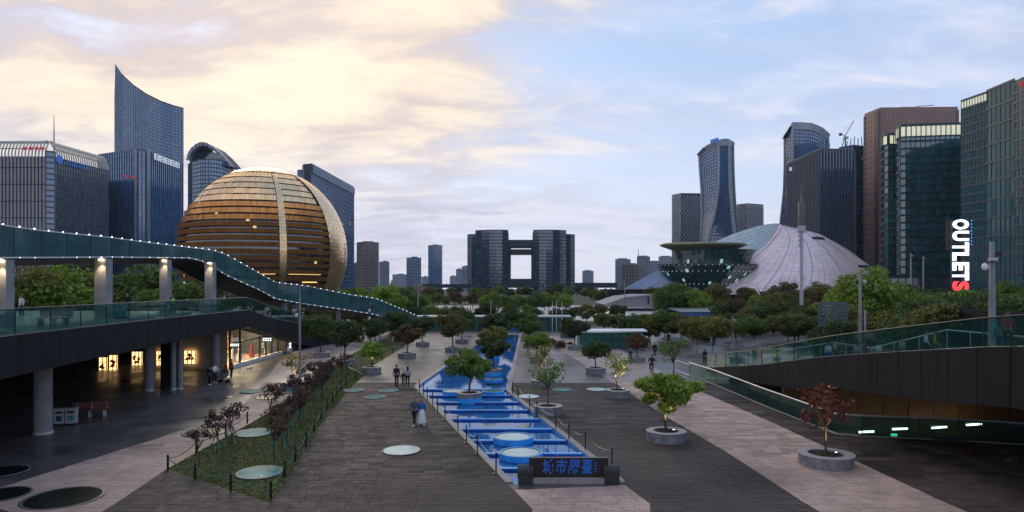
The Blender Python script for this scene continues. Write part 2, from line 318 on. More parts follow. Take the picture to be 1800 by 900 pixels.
def tag(o, label=None, cat=None, group=None, kind=None):
    if label: o['label'] = label
    if cat: o['category'] = cat
    if group: o['group'] = group
    if kind: o['kind'] = kind
    return o
def thing(name, label, cat, loc=(0, 0, 0), group=None, rz=0):
    o = bpy.data.objects.new(name, None); o.empty_display_size = .2; COL.objects.link(o); o.location = loc; o.rotation_euler = (0, 0, rz)
    return tag(o, label, cat, group)
def link(name, me, m=None, parent=None, loc=None):
    o = bpy.data.objects.new(name, me); COL.objects.link(o)
    if m is not None and not me.materials: me.materials.append(M[m] if isinstance(m, str) else m)
    if parent is not None: o.parent = parent
    if loc is not None: o.location = loc
    return o
def root_loc(p):
    v = Vector((0, 0, 0))
    while p is not None: v += p.location; p = p.parent
    return v
class MB:
    def __init__(s): s.v = []; s.f = []; s.sm = False
    def add(s, vs, fs):
        n = len(s.v); s.v.extend([tuple(v) for v in vs]); s.f.extend([tuple(i+n for i in f) for f in fs]); return s
    def quad(s, a, b, c, d): return s.add((a, b, c, d), ((0, 1, 2, 3),))
    def box(s, c, sz, rz=0., ax=None):
        hx, hy, hz = sz[0]/2, sz[1]/2, sz[2]/2; ca, sa = math.cos(rz), math.sin(rz)
        vs = []
        for z in (-hz, hz):
            for x, y in ((-hx, -hy), (hx, -hy), (hx, hy), (-hx, hy)):
                vs.append((c[0]+x*ca-y*sa, c[1]+x*sa+y*ca, c[2]+z))
        return s.add(vs, ((3, 2, 1, 0), (4, 5, 6, 7), (0, 1, 5, 4), (1, 2, 6, 5), (2, 3, 7, 6), (3, 0, 4, 7)))
    def bar(s, a, b, n, w, d):
        a = Vector(a); b = Vector(b); n = Vector(n).normalized(); t = (b-a).normalized(); p = t.cross(n).normalized()*w*.5; n2 = n*d
        vs = [a-p, a+p, a+p+n2, a-p+n2, b-p, b+p, b+p+n2, b-p+n2]
        return s.add(vs, ((3, 2, 1, 0), (4, 5, 6, 7), (0, 1, 5, 4), (1, 2, 6, 5), (2, 3, 7, 6), (3, 0, 4, 7)))
    def prism(s, poly, z0, z1, cap=True):
        n = len(poly); a = sum(poly[i][0]*poly[(i+1) % n][1]-poly[(i+1) % n][0]*poly[i][1] for i in range(n))
        if a < 0: poly = poly[::-1]
        g0 = z0 if callable(z0) else (lambda *_: z0); g1 = z1 if callable(z1) else (lambda *_: z1)
        vs = [(x, y, g0(x, y)) for x, y in poly]+[(x, y, g1(x, y)) for x, y in poly]
        fs = [(i, (i+1) % n, n+(i+1) % n, n+i) for i in range(n)]
        if cap: fs += [tuple(range(n-1, -1, -1)), tuple(range(n, 2*n))]
        return s.add(vs, fs)
    def tube(s, pts, rs, n=6, cap=True):
        pts = [Vector(p) for p in pts]
        if not isinstance(rs, (list, tuple)): rs = [rs]*len(pts)
        rings = []; up = Vector((.13, .31, .94))
        for i, p in enumerate(pts):
            t = (pts[min(i+1, len(pts)-1)]-pts[max(i-1, 0)])
            t = t.normalized() if t.length > 1e-9 else Vector((0, 0, 1))
            a = t.cross(up);
            if a.length < 1e-3: a = t.cross(Vector((1, 0, 0)))
            a.normalize(); b = t.cross(a)
            rings.append([p+(a*math.cos(k*2*math.pi/n)+b*math.sin(k*2*math.pi/n))*rs[i] for k in range(n)])
        vs = [v for r in rings for v in r]; fs = []
        for i in range(len(pts)-1):
            for k in range(n): fs.append((i*n+k, i*n+(k+1) % n, (i+1)*n+(k+1) % n, (i+1)*n+k))
        if cap: fs += [tuple(range(n-1, -1, -1)), tuple((len(pts)-1)*n+k for k in range(n))]
        return s.add(vs, fs)
    def lathe(s, prof, c=(0, 0, 0), n=24, sx=1., sy=1., closed=False, cap=False):
        vs = []
        for r, z in prof:
            for k in range(n):
                a = k*2*math.pi/n; vs.append((c[0]+r*sx*math.cos(a), c[1]+r*sy*math.sin(a), c[2]+z))
        m = len(prof); fs = []
        for i in range(m if closed else m-1):
            j = (i+1) % m
            for k in range(n): fs.append((i*n+k, i*n+(k+1) % n, j*n+(k+1) % n, j*n+k))
        if cap:
            if prof[0][0] > 1e-6: fs.append(tuple(range(n-1, -1, -1)))
            if prof[-1][0] > 1e-6: fs.append(tuple((m-1)*n+k for k in range(n)))
        return s.add(vs, fs)
    def build(s, name, m, parent=None, smooth=False, loc=None, kind=None):
        me = bpy.data.meshes.new(name)
        off = root_loc(parent) if parent is not None else Vector((0, 0, 0))
        if loc is not None: off = off+Vector(loc)
        me.from_pydata([(v[0]-off[0], v[1]-off[1], v[2]-off[2]) for v in s.v], [], s.f); me.update()
        if smooth: me.polygons.foreach_set('use_smooth', [True]*len(me.polygons))
        o = link(name, me, m, parent, loc)
        if kind: o['kind'] = kind
        return o
def copy_tree(o, parent=None):
    c = o.copy(); COL.objects.link(c); c.parent = parent
    for ch in list(o.children): copy_tree(ch, c)
    return c
def lerp(a, b, t): return a+(b-a)*t
def interp(xs, ys, x):
    if x <= xs[0]: return ys[0]
    for i in range(len(xs)-1):
        if x <= xs[i+1]:
            return lerp(ys[i], ys[i+1], (x-xs[i])/(xs[i+1]-xs[i]))
    return ys[-1]
def in_poly(x, y, P):
    c = False; n = len(P)
    for i in range(n):
        x1, y1 = P[i][:2]; x2, y2 = P[(i+1) % n][:2]
        if (y1 > y) != (y2 > y) and x < (x2-x1)*(y-y1)/(y2-y1)+x1: c = not c
    return c
def text_mesh(name, body, size, extrude, m, mw, parent=None, offset=0., shear=0.):
    cu = bpy.data.curves.new(name, 'FONT'); cu.body = body; cu.size = size; cu.extrude = extrude; cu.offset = offset; cu.shear = shear
    cu.align_x = 'CENTER'; cu.align_y = 'CENTER'; cu.resolution_u = 3
    t = bpy.data.objects.new('tmp_text', cu); COL.objects.link(t)
    dg = bpy.context.evaluated_depsgraph_get(); me = bpy.data.meshes.new_from_object(t.evaluated_get(dg))
    bpy.data.objects.remove(t); bpy.data.curves.remove(cu)
    me.name = name; me.transform(mw); me.materials.clear(); me.materials.append(M[m])
    o = link(name, me, None, parent)
    if parent is not None:
        me.transform(Matrix.Translation(-root_loc(parent)))
    return o
FACE_CAM = Matrix(((1, 0, 0, 0), (0, 0, -1, 0), (0, 1, 0, 0), (0, 0, 0, 1)))

# ------------------------------------------------------------------ ground and paving
poolA, poolB = G2(735, 680), G2(905, 856)      # left edge of the blue channel
poolC, poolD = G2(890, 688), (4.35, 31.0)      # right edge of the cascade
poolE, poolF = G2(862, 590), G2(913, 588)      # far end of the long pool
poolB = (-.2, 30.2)
CHANNEL = [poolA, poolB, poolD, poolC, poolF, poolE]
PIT = [(15.6, 60.0), (17.1, 47.0), (18.4, 39.0), (44, 36.5), (44, 60.0)]
P_LEFT = [G2(-60, 874), G2(0, 858), G2(290, 767), G2(414, 726), G2(461, 676), G2(489, 637), G2(545, 598), G2(590, 585),
          G2(700, 585), G2(640, 612), G2(611, 626), G2(545, 668), G2(510, 704), G2(436, 747), G2(357, 790), G2(293.5, 825), G2(180, 900), G2(120, 935)]
P_RIGHT = [G2(950, 590), G2(987, 616), G2(1077, 672), G2(1171, 733), G2(1280, 797), G2(1440, 900), (12, 22), (18.2, 22), G2(1691, 897), G2(1500, 809),
           G2(1350, 740), G2(1207, 678), G2(1088, 613), G2(1060, 598)]
GRASS = [G2(293.5, 825), G2(357, 790), G2(436, 747), G2(510, 704), G2(545, 668), G2(600, 640), G2(640, 660), G2(610, 690), G2(560, 752), G2(505, 845), G2(475, 885)]
GRASS2 = [G2(600, 638), G2(611, 626), G2(640, 612), G2(690, 588), G2(790, 562), G2(800, 562), G2(745, 588), G2(690, 622), G2(652, 645), G2(640, 658)]
APRON = [G2(904, 862), G2(936, 896), G2(938, 935), G2(1146, 935), G2(1142, 886), G2(1099, 854)]
PLAZA = [(-60, 18), (-60, 110), (-34, 135), (60, 135), (60, 18)]
PALE = [(-45, 165), (-70, 300), (70, 300), (55, 160)]
BASIN = [(X(1000, 225), 205), (X(1000, 240), 250), (X(1065, 250), 262), (X(1075, 225), 205)]
regions = [(APRON, 'slab_pink'), (GRASS, 'lawn'), (GRASS2, 'lawn'), (P_LEFT, 'slab_pink'), (P_RIGHT, 'slab_pink'), (PLAZA, 'slab_dark'), (PALE, 'slab_pale')]
def make_ground():
    vs = []; es = []
    def poly(P):
        n = len(vs)
        vs.extend([Vector((p[0], p[1])) for p in P]); es.extend([(n+i, n+(i+1) % len(P)) for i in range(len(P))])
    B = 2950
    poly([(-B, -150), (B, -150), (B, B), (-B, B)])
    for yb in (Y_TOP, Y_BOT):
        n = len(vs); vs.extend([Vector((-B, yb)), Vector((B, yb))]); es.append((n, n+1))
    for P, _ in regions: poly(P)
    poly(CHANNEL); poly(PIT); poly(BASIN)
    ov, oe, of, *_ = geometry.delaunay_2d_cdt(vs, es, [], 0, 1e-5)
    names = ['earth']+sorted({m for _, m in regions}); fs = []; mi = []
    for f in of:
        cx = sum(ov[i].x for i in f)/3; cy = sum(ov[i].y for i in f)/3
        if in_poly(cx, cy, CHANNEL) or in_poly(cx, cy, PIT) or in_poly(cx, cy, BASIN): continue
        k = 'earth'
        for P, m in regions:
            if in_poly(cx, cy, P): k = m; break
        fs.append(tuple(f)); mi.append(names.index(k))
    me = bpy.data.meshes.new('ground'); me.from_pydata([(v.x, v.y, zf(v.y)) for v in ov], [], fs)
    for n in names: me.materials.append(M[n])
    me.polygons.foreach_set('material_index', mi); me.update()
    o = link('ground', me); tag(o, kind='structure')
    # facing up
    bm = bmesh.new(); bm.from_mesh(me)
    for f in bm.faces:
        if f.normal.z < 0: f.normal_flip()
    bm.to_mesh(me); bm.free()
make_ground()

def clip_rect(rect, P):
    """Sutherland-Hodgman of polygon P (any simple polygon) against an axis-aligned rectangle"""
    x0, x1, y0, y1 = rect; out = list(P)
    for ax, lim, sg in ((0, x0, 1), (0, x1, -1), (1, y0, 1), (1, y1, -1)):
        inp, out = out, []
        for i in range(len(inp)):
            a, b = inp[i-1], inp[i]
            ia = (a[ax]-lim)*sg >= 0; ib = (b[ax]-lim)*sg >= 0
            if ia != ib:
                t = (lim-a[ax])/(b[ax]-a[ax]); out.append((a[0]+(b[0]-a[0])*t, a[1]+(b[1]-a[1])*t))
            if ib: out.append(b)
        if not out: return out
    return out
def area(P): return abs(sum(P[i-1][0]*P[i][1]-P[i][0]*P[i-1][1] for i in range(len(P))))*.5
def lay_planks(name, P, m, holes, y0, y1, nsingle, L0, L1, rowh=.39):
    """rows of stone planks across the walking direction, each with its own edges and height"""
    plaza = thing(name, None, None, (0, 0, 0)); tag(plaza, kind='structure')
    xs = [p[0] for p in P]; xa, xb = min(xs), max(xs); pieces = []; g = .011
    y = y0; row = 0
    while y < y1:
        x = xa-R_(0, L1)
        while x < xb:
            w = R_(L0, L1); r = (x+g, x+w-g, y+g, y+rowh-g); x += w
            cx, cy = (r[0]+r[1])/2, (r[2]+r[3])/2
            if abs(cx-X(900, cy)) > .86*cy+1.5: continue
            c = clip_rect(r, P)
            if len(c) < 3 or area(c) < .02: continue
            cc = (sum(q[0] for q in c)/len(c), sum(q[1] for q in c)/len(c))
            if any(in_poly(cc[0], cc[1], h) for h in holes): continue
            pieces.append(c)
        y += rowh; row += 1
    pieces.sort(key=lambda c: min(q[1] for q in c))
    rest = MB()
    for i, c in enumerate(pieces):
        z = .02+R_(0, .009); tx, ty = R_(-.004, .004), R_(-.006, .006)
        cx, cy = c[0]
        top = lambda x, y_, z=z, tx=tx, ty=ty, cx=cx, cy=cy: zf(y_)+z+(x-cx)*tx+(y_-cy)*ty
        mb = MB() if i < nsingle else rest
        mb.prism(c, lambda x, y_: zf(y_)+.003, top)
        if i < nsingle: mb.build('paving_plank', m, plaza)
    if rest.v: rest.build('paving_planks', m, plaza, kind='stuff')
def kx(p, d): return (p[0]+d, p[1])
D_RIGHT = [G2(1077, 672), G2(1171, 733), G2(1280, 797), G2(1440, 900), (12, 22), G2(1146, 935), G2(1142, 886), G2(1099, 854), kx(poolD, .37), kx(poolC, .37), (poolC[0]+.37, 57.), (7.9, 57.)]
D_LEFT = [G2(640, 662), G2(610, 690), G2(560, 752), G2(505, 845), G2(475, 885), G2(293.5, 825), G2(180, 900), G2(120, 935), (-6, 22), G2(938, 935), G2(936, 896), G2(904, 862), kx(poolB, -.37), kx(poolA, -.37), (-8.5, 57.)]
D_FAR_R = [G2(1691, 897), (18.2, 22), (40, 22), (40, 37), (18.4, 38.9), (17.1, 47), (16.0, 57), G2(1207, 678), G2(1350, 740), G2(1500, 809)]
lay_planks('dark_paving', D_LEFT, 'plank_dark', [], 22.5, 57, 300, .6, 1.7)
lay_planks('dark_paving', D_RIGHT, 'plank_dark', [], 22.5, 57, 300, .6, 1.7)
lay_planks('pink_path', P_RIGHT, 'plank_pink', [], 22.5, 57, 200, .6, 1.5)
lay_planks('pink_path', P_LEFT, 'plank_pink', [], 22.5, 57, 150, .6, 1.5)
lay_planks('sign_apron', APRON, 'plank_pink', [], 22.5, 34, 120, .5, 1.1)
lay_planks('dark_paving', D_FAR_R, 'plank_dark', [], 22.5, 57, 60, .9, 2.4, .6)

# ------------------------------------------------------------------ blue channel: stepped cascade and long pool
def chan_l(y): return interp([poolB[1], poolA[1], poolE[1]], [poolB[0], poolA[0], poolE[0]], y)
def chan_r(y): return interp([poolD[1], poolC[1], poolF[1]], [poolD[0], poolC[0], poolF[0]], y)
chan = thing('water_channel', None, None, (0, 0, 0)); tag(chan, kind='structure')
bars_y = [54.2, 51.6, 49.0, 46.3, 43.6, 40.9, 38.2, 35.5, 32.9, 30.6]
def strip(mb, y0, y1, z, inset=0., n=1):
    for i in range(n):
        a, b = lerp(y0, y1, i/n), lerp(y0, y1, (i+1)/n)
        mb.quad((chan_l(a)+inset, a, z), (chan_r(a)-inset, a, z), (chan_r(b)-inset, b, z), (chan_l(b)+inset, b, z))
fl = MB(); wt = MB(); cp = MB()
for k in range(len(bars_y)-1):
    ya, yb = bars_y[k], bars_y[k+1]
    zz = zf(yb)
    strip(fl, yb-.2, ya+.2, zz-.16)
    wm = MB(); strip(wm, yb+.02, ya-.24, zz-.055); wm.build('tier_water', 'cascade_water', chan)
for k, yb in enumerate(bars_y):
    z = zf(yb)
    a, b = chan_l(yb), chan_r(yb)
    mb = MB(); mb.box(((a+b)/2, yb-.12, z-.28), (b-a-.02, .24, .5)); w = mb.build('weir_wall', 'pool_blue_shaded', chan)
    mb = MB(); mb.box(((a+b)/2, yb-.12, z-.02), (b-a-.03, .27, .035)); mb.build('weir_lit_top', 'pool_blue_lit', w)  # thin strip of lighter blue painting the sky-lit top of the wall
fl.build('cascade_floor', 'pool_blue', chan)
mb = MB(); strip(mb, bars_y[0]-.1, 119.6, -.34, n=6); mb.build('pool_floor', 'pool_blue', chan)
mb = MB(); strip(mb, bars_y[0]+.02, 119.6, -.06, n=6); wp = mb.build('pool_water', 'pool_water', chan)
# sides
mb = MB()
ys = sorted(set([30.3]+bars_y+[60+i*8 for i in range(8)]+[56, 119.5]))
for i in range(len(ys)-1):
    a, b = ys[i], ys[i+1]
    for fx, s in ((chan_l, .02), (chan_r, -.02)):
        mb.quad((fx(a)+s, a, -1.6), (fx(b)+s, b, -1.6), (fx(b)+s, b, zf(b)), (fx(a)+s, a, zf(a)))
mb.build('channel_side', 'pool_blue', chan)
# kerb stones along both edges
for side, fx in ((-1, chan_l), (1, chan_r)):
    y = 30.4
    while y < 118:
        L = 1.2 if y < 58 else 3.0
        a, b = y+.012, y+L-.012
        mb = MB()
        P = [(fx(a), a), (fx(b), b), (fx(b)+side*.36, b), (fx(a)+side*.36, a)]
        mb.prism(P, lambda x, yy: zf(yy)-.3, lambda x, yy: zf(yy)+.075)
        mb.build('kerb_stone', 'curb_stone', chan); y += L
# muddy puddle marks on the painted floor where the water has drawn back
for i in range(26):
    k = random.randrange(1, len(bars_y)-1); yb, ya = bars_y[k+1], bars_y[k]
    y = R_(yb+.35, ya-.55); a, b = chan_l(y)+.5, chan_r(y)-.5; x = R_(a, b)
    mb = MB(); P = []
    for j in range(12):
        t = j*math.tau/12; r = R_(.6, 1.1); P.append((x+math.cos(t)*r*R_(.25, .55), y+math.sin(t)*r*.3))
    mb.prism(P, zf(yb)-.158, zf(yb)-.154); mb.build('silt_patch', 'pool_grime', chan)

# ------------------------------------------------------------------ lawn grass, rope fences
def blades(name, P, n, h, parentless=True):
    discs = [(G(a, b).x, G(a, b).y, r/F*G(a, b).y*1.02) for a, b, r in ((447, 762, 33), (457, 832, 41), (360, 761, 37))]
    rng = np.random.default_rng(3); xs = [p[0] for p in P]; ys_ = [p[1] for p in P]
    pts = []
    while len(pts) < n:
        x = rng.uniform(min(xs), max(xs)); y = rng.uniform(min(ys_), max(ys_))
        if in_poly(x, y, P) and all((x-c[0])**2+(y-c[1])**2 > c[2]**2 for c in discs): pts.append((x, y))
    mb = MB(); vs = []; fs = []
    for x, y in pts:
        a = rng.uniform(0, 6.28); w = rng.uniform(.02, .05); hh = h*rng.uniform(.5, 1.3); k = len(vs); z = zf(y)
        lx, ly = rng.uniform(-.05, .05, 2)
        vs += [(x-math.cos(a)*w, y-math.sin(a)*w, z), (x+math.cos(a)*w, y+math.sin(a)*w, z), (x+lx, y+ly, z+hh)]; fs.append((k, k+1, k+2))
    mb.v = vs; mb.f = fs
    o = mb.build(name, 'blade'); tag(o, 'short green grass on the strip of lawn', 'grass', kind='stuff')
    return o
blades('lawn_grass', GRASS, 26000, .07)
blades('lawn_grass', GRASS2, 14000, .09)['label'] = 'grass on the far strip of lawn by the trees'

def rope_post(p, h=.75):
    o = None
    mb = MB(); mb.lathe([(.055, 0), (.055, h-.05), (.04, h)], p, 8)
    return mb
fence_pts = [(434.7, 745), (396.7, 766.7), (345, 797), (295, 827), (343, 843), (405.6, 864.5), (476, 877), (500, 840), (519, 811), (538, 784.5), (552, 758), (564.5, 738), (574.5, 720.5), (584.5, 708), (591.6, 697), (598.7, 686.7), (608, 678), (625, 667)]
fence = thing('rope_fence', 'low green rope fence on short dark posts round the grass triangle', 'fence', G(476, 877))
FP = [G(*p) for p in fence_pts]
for p in FP: rope_post(p).build('fence_post', 'black_metal', fence)
for a, b in zip(FP[:-1], FP[1:]):
    mb = MB(); pts = []
    for i in range(7):
        t = i/6; q = a.lerp(b, t); q.z += .6-.22*4*t*(1-t); pts.append(q)
    mb.tube(pts, .022, 5).build('rope', 'rope_green', fence)
fence2 = thing('rope_fence', 'row of short dark posts along the far lawn strip', 'fence', G(690, 622))
for px, py in [(655, 643), (672, 632), (690, 621), (707, 611), (722, 602), (738, 592), (755, 581), (646, 608), (668, 598)]:
    rope_post(G(px, py), .7).build('fence_post', 'black_metal', fence2)

# stanchions with chain on both sides of the cascade
def stanchion_row(pts, label):
    P = [G(*p) for p in pts]
    for i, p in enumerate(P):
        t = thing('stanchion', label+', '+('nearest the sign' if i == len(P)-1 else 'farthest up the steps' if i == 0 else ['second', 'third', 'fourth', 'fifth', 'sixth', 'seventh', 'eighth', 'ninth'][i-1]+' from its far end'), 'post', p, 'black stanchions beside the cascade')
        MB().lathe([(.17, .02), (.17, .045), (.05, .07)], p, 14).build('base_plate', 'black_metal', t)
        MB().lathe([(.032, .05), (.032, .92), (.045, .93), (.045, .99), (.02, 1.0)], p, 8).build('pole', 'black_metal', t)
    for i in range(0, len(P)-1):
        a, b = P[i], P[i+1]; pts_ = []
        for k in range(9):
            t = k/8; q = a.lerp(b, t); q.z += .9-.25*4*t*(1-t); pts_.append(q)
        o = MB().tube(pts_, .014, 4).build('barrier_cord', 'black_metal')
        tag(o, f'thin dark cord hung between stanchions {"left" if P[0].x < -4 else "right"} of the cascade, {"nearest the sign" if i == len(P)-2 else "farthest span" if i == 0 else ["second", "third", "fourth", "fifth", "sixth", "seventh", "eighth"][i-1]+" span from the far end"}', 'cord', 'barrier cords')
stanchion_row([(737, 690), (744, 697), (751, 705), (760.5, 715), (769, 726), (782, 738), (805, 760.5), (820, 778.6), (839, 798), (872, 833)], 'black stanchion left of the blue cascade')
stanchion_row([(901, 695), (911, 702), (931, 721), (944, 733), (977, 756), (1000, 774.5), (1029, 793), (1076, 824)], 'black stanchion right of the blue cascade')

# ------------------------------------------------------------------ skylight discs
mat('disc_pale', (.42, .56, .54), .25, 0, .12, 1.2)
mat('disc_teal', (.07, .21, .19), .3, 0, .4, .9, ior=1.12)
mat('disc_dark', (.006, .012, .010), .25, 0, .4, .9)
M['disc_teal'].node_tree.nodes['Principled BSDF'].inputs['Specular IOR Level'].default_value = .12
mat('disc_frame', (.13, .12, .12), .5, .3, .1)
def skylight(px, py, rpx, m, label, zoff=.06, rise=0.):
    p = G(px, py, rise); r = rpx/F*p.y; p.z = zf(p.y)
    t = thing('skylight', label, 'skylight', p, 'round skylights set in the paving')
    sl = -DROP/(Y_TOP-Y_BOT)*-1 if Y_BOT < p.y < Y_TOP else 0.
    def tilt(mb):
        mb.v = [(v[0], v[1], v[2]+(v[1]-p.y)*sl) for v in mb.v]; return mb
    tilt(MB().lathe([(r*.9, zoff-.03), (r, zoff-.03), (r, zoff+.008+rise), (r*.93, zoff+.012+rise), (r*.9, zoff-.004+rise)], p, 36)).build('frame', 'disc_frame', t, True)
    tilt(MB().lathe([(r*.915, zoff+.001+rise), (0, zoff+.001+rise)], p, 36)).build('glass_pane', m, t)
    return t, p, r
skylight(706, 793, 34, 'disc_pale', 'pale round skylight alone on dark paving left of the cascade')
skylight(659, 699, 18, 'disc_teal', 'nearest of three small green skylights by the walking family')
skylight(683, 687.5, 18, 'disc_teal', 'right one of three small green skylights by the walking family')
skylight(622, 687, 18, 'disc_teal', 'left one of three small green skylights by the walking family')
skylight(360, 761, 37, 'disc_dark', 'dark skylight on the pink path beside the first saplings')
skylight(447, 762, 33, 'disc_teal', 'green skylight in the grass among the saplings')
skylight(443, 689, 20, 'disc_teal', 'green skylight across the edge of the pink path')
skylight(505, 689, 22, 'disc_teal', 'green skylight in front of the sparse planter tree')
skylight(470, 700, 20, 'disc_dark', 'dark skylight beside the lamp pole')
skylight(111, 877, 64, 'disc_dark', 'large dark skylight at the lower left on the pink path')
skylight(5, 871, 44, 'disc_dark', 'dark skylight cut by the left edge on the pink path')
skylight(8, 830, 38, 'disc_dark', 'dark skylight cut by the left edge on dark paving')
t, p, r = skylight(457, 832, 41, 'disc_teal', 'skylight in the grass with a cyan heart sticker')
hm = MB(); P = []
for k in range(30):
    a = k*math.tau/30; P.append((p.x+.3+.028*r*16*math.sin(a)**3/1.3, p.y-.15+.034*r*(13*math.cos(a)-5*math.cos(2*a)-2*math.cos(3*a)-math.cos(4*a))/1.1))
mat('sticker', (.04, .38, .46), .4)
hm.prism(P, zf(p.y)+.04, zf(p.y)+.046).build('sticker', 'sticker', t)
skylight(1048, 685.5, 18, 'disc_pale', 'pale split skylight by the second planter right of the cascade')
skylight(988, 686, 18, 'disc_teal', 'dark green skylight behind the stanchions right of the cascade')
skylight(929, 698, 20, 'disc_pale', 'pale skylight touching the right stanchions')
def drum(px, py, rpx, label, m='disc_pale', h=.36):
    y = G(px, py).y; p = Vector((X(px, y), y, zf(y)-.2)); r = rpx/F*y
    t = thing('raised_skylight', label, 'skylight', p, 'raised skylights in the cascade')
    MB().lathe([(r*1.0, 0), (r, h), (r*.9, h), (r*.9, h-.03)], p, 40).build('drum_wall', 'pool_blue', t, False)
    MB().lathe([(r*.905, h-.02), (r*.995, h+.012), (r*.9, h+.015)], p, 40).build('rim', 'pool_blue_lit', t)
    MB().lathe([(r*.80, h-.02), (r*.9, h-.012), (r*.82, h+.008)], p, 40).build('frame', 'curb_stone', t)
    MB().lathe([(r*.84, h-.008), (0, h-.008)], p, 40).build('glass_pane', m, t)
drum(902, 772, 36, 'raised blue-rimmed skylight in the cascade, farther of two')
drum(916, 800, 39, 'raised blue-rimmed skylight in the cascade, nearer the sign')
drum(799, 691, 21, 'raised skylight left of the planter in the pool', h=.38)
drum(867, 691, 20, 'raised green skylight right of the planter in the pool', 'disc_teal', h=.38)
drum(868, 668, 16, 'raised skylight in the pool behind the planter tree', 'disc_dark', h=.3)

# ------------------------------------------------------------------ stone name sign with scroll ends
yS = G(1000, 848).y
x0, x1 = X(930, yS), X(1068, yS); zs = zf(yS)
hS = 34/F*yS
mat('sign_stone', (.016, .011, .013), .35, 0, .2, 3); mat('sign_ink', (.01, .17, .70), .5, 0, .1)
mat('scroll_stone', (.022, .028, .028), .55, 0, .3, 5, bump=.3)
sg = thing('name_sign', 'dark stone name sign with blue calligraphy at the foot of the cascade', 'sign', ((x0+x1)/2, yS, zs))
MB().box(((x0+x1)/2, yS, zs+.26+hS/2), (x1-x0, .22, hS)).build('stone_slab', 'sign_stone', sg)
MB().box(((x0+x1)/2, yS-.02, zs+.13), (x1-x0+.1, .5, .26)).build('base_block', 'curb_stone', sg)
for i, ch in enumerate('城市陽臺'):
    mw = Matrix.Translation((x0+(x1-x0)*(.235+.165*i), yS-.113, zs+.26+hS*.5)) @ FACE_CAM @ Matrix.Rotation(rad(R_(-5, 5)), 4, 'Z') @ Matrix.Diagonal((.82, 1.12, 1, 1))
    text_mesh('character', ch, .62, .004, 'sign_ink', mw, sg, .005, .14)
for k in range(4):
    MB().box((x0+(x1-x0)*.845, yS-.113, zs+.26+hS*(.75-.15*k)), (R_(.06, .11), .006, .045), 0).build('small_character', 'sign_ink', sg)
for s, xc in ((0, x0-.16), (1, x1+.16)):
    sc = thing('scroll_stone', 'dark ribbed scroll stone at the '+('left' if s == 0 else 'right')+' end of the name sign', 'stone block', (xc, yS-.05, zs), 'scroll stones at the sign')
    MB().box((xc, yS-.02, zs+.22), (.66, .62, .44)).build('lower_block', 'scroll_stone', sc)
    mb = MB(); n = 14
    for q in range(6):
        xa = xc-.36+q*.12; pts = [(xa, yS-.02, zs+.5), (xa+.112, yS-.02, zs+.5)]
        mb.tube(pts, .30+.012*(q % 2), n)
    mb.build('scroll_roll', 'scroll_stone', sc, False)

# ------------------------------------------------------------------ the two raised decks
class Path3:
    """polyline through (x, y, values...), read by distance along it"""
    def __init__(s, pts):
        s.p = [tuple(map(float, q)) for q in pts]; s.d = [0.]
        for a, b in zip(s.p[:-1], s.p[1:]): s.d.append(s.d[-1]+math.hypot(b[0]-a[0], b[1]-a[1]))
        s.len = s.d[-1]
    def at(s, t): return tuple(interp(s.d, [q[k] for q in s.p], t) for k in range(len(s.p[0])))
def wall_piece(a, b, za0, za1, zb0, zb1, th, side):
    """upright thin panel between plan points a and b"""
    d = Vector((b[0]-a[0], b[1]-a[1])).normalized(); n = Vector((d.y, -d.x))*side*th
    vs = [(a[0], a[1], za0), (b[0], b[1], zb0), (b[0], b[1], zb1), (a[0], a[1], za1)]
    vs += [(x+n.x, y+n.y, z) for x, y, z in vs]
    return MB().add(vs, ((0, 1, 2, 3), (7, 6, 5, 4), (0, 4, 5, 1), (1, 5, 6, 2), (2, 6, 7, 3), (3, 7, 4, 0)))
def deck_edge(root, path, pitch, rail_h, side, rail_from=0., rail_to=None):
    n = int(path.len/pitch)
    for i in range(n):
        t0, t1 = i*path.len/n+.02, (i+1)*path.len/n-.02
        a, b = path.at(t0), path.at(t1)
        wall_piece(a, b, a[3], a[2], b[3], b[2], .12, side).build('fascia_panel', 'dark_panel', root)
    a = [path.at(i*path.len/n) for i in range(n+1)]
    m = max(1, int(n*.62)); bp = [path.at(i*path.len/m) for i in range(m+1)]
    for i in range(m):
        p, q = path.at(i*path.len/m+.02), path.at((i+1)*path.len/m-.02)
        wall_piece(p, q, p[2]+.05, p[2]+rail_h, q[2]+.05, q[2]+rail_h, .025, -side).build('glass_pane', 'rail_glass', root)
    for p in bp:
        MB().box((p[0], p[1], p[2]+rail_h*.5), (.035, .05, rail_h)).build('rail_post', 'dark_metal', root)
    MB().tube([(p[0], p[1], p[2]+rail_h+.02) for p in bp], .035, 6).build('handrail', 'dark_metal', root)
    MB().tube([(p[0], p[1], p[2]+.02) for p in bp], .045, 4).build('rail_shoe', 'dark_metal', root)

LD = Path3([(-21, 23, 5.8, 3.95), (-23, 30.3, 5.8, 3.95), (-25, 48, 5.8, 4.05), (-26.2, 66, 5.8, 4.15), (-27, 75, 4.56, 2.7), (-27.6, 91, 2.9, .0), (-24.6, 105, .45, -.1)])
ldeck = thing('raised_deck', 'dark panelled raised deck with glass rail over the shops on the left', 'deck', (-26, 48, 0))
deck_edge(ldeck, LD, 1.7, 1.2, 1)
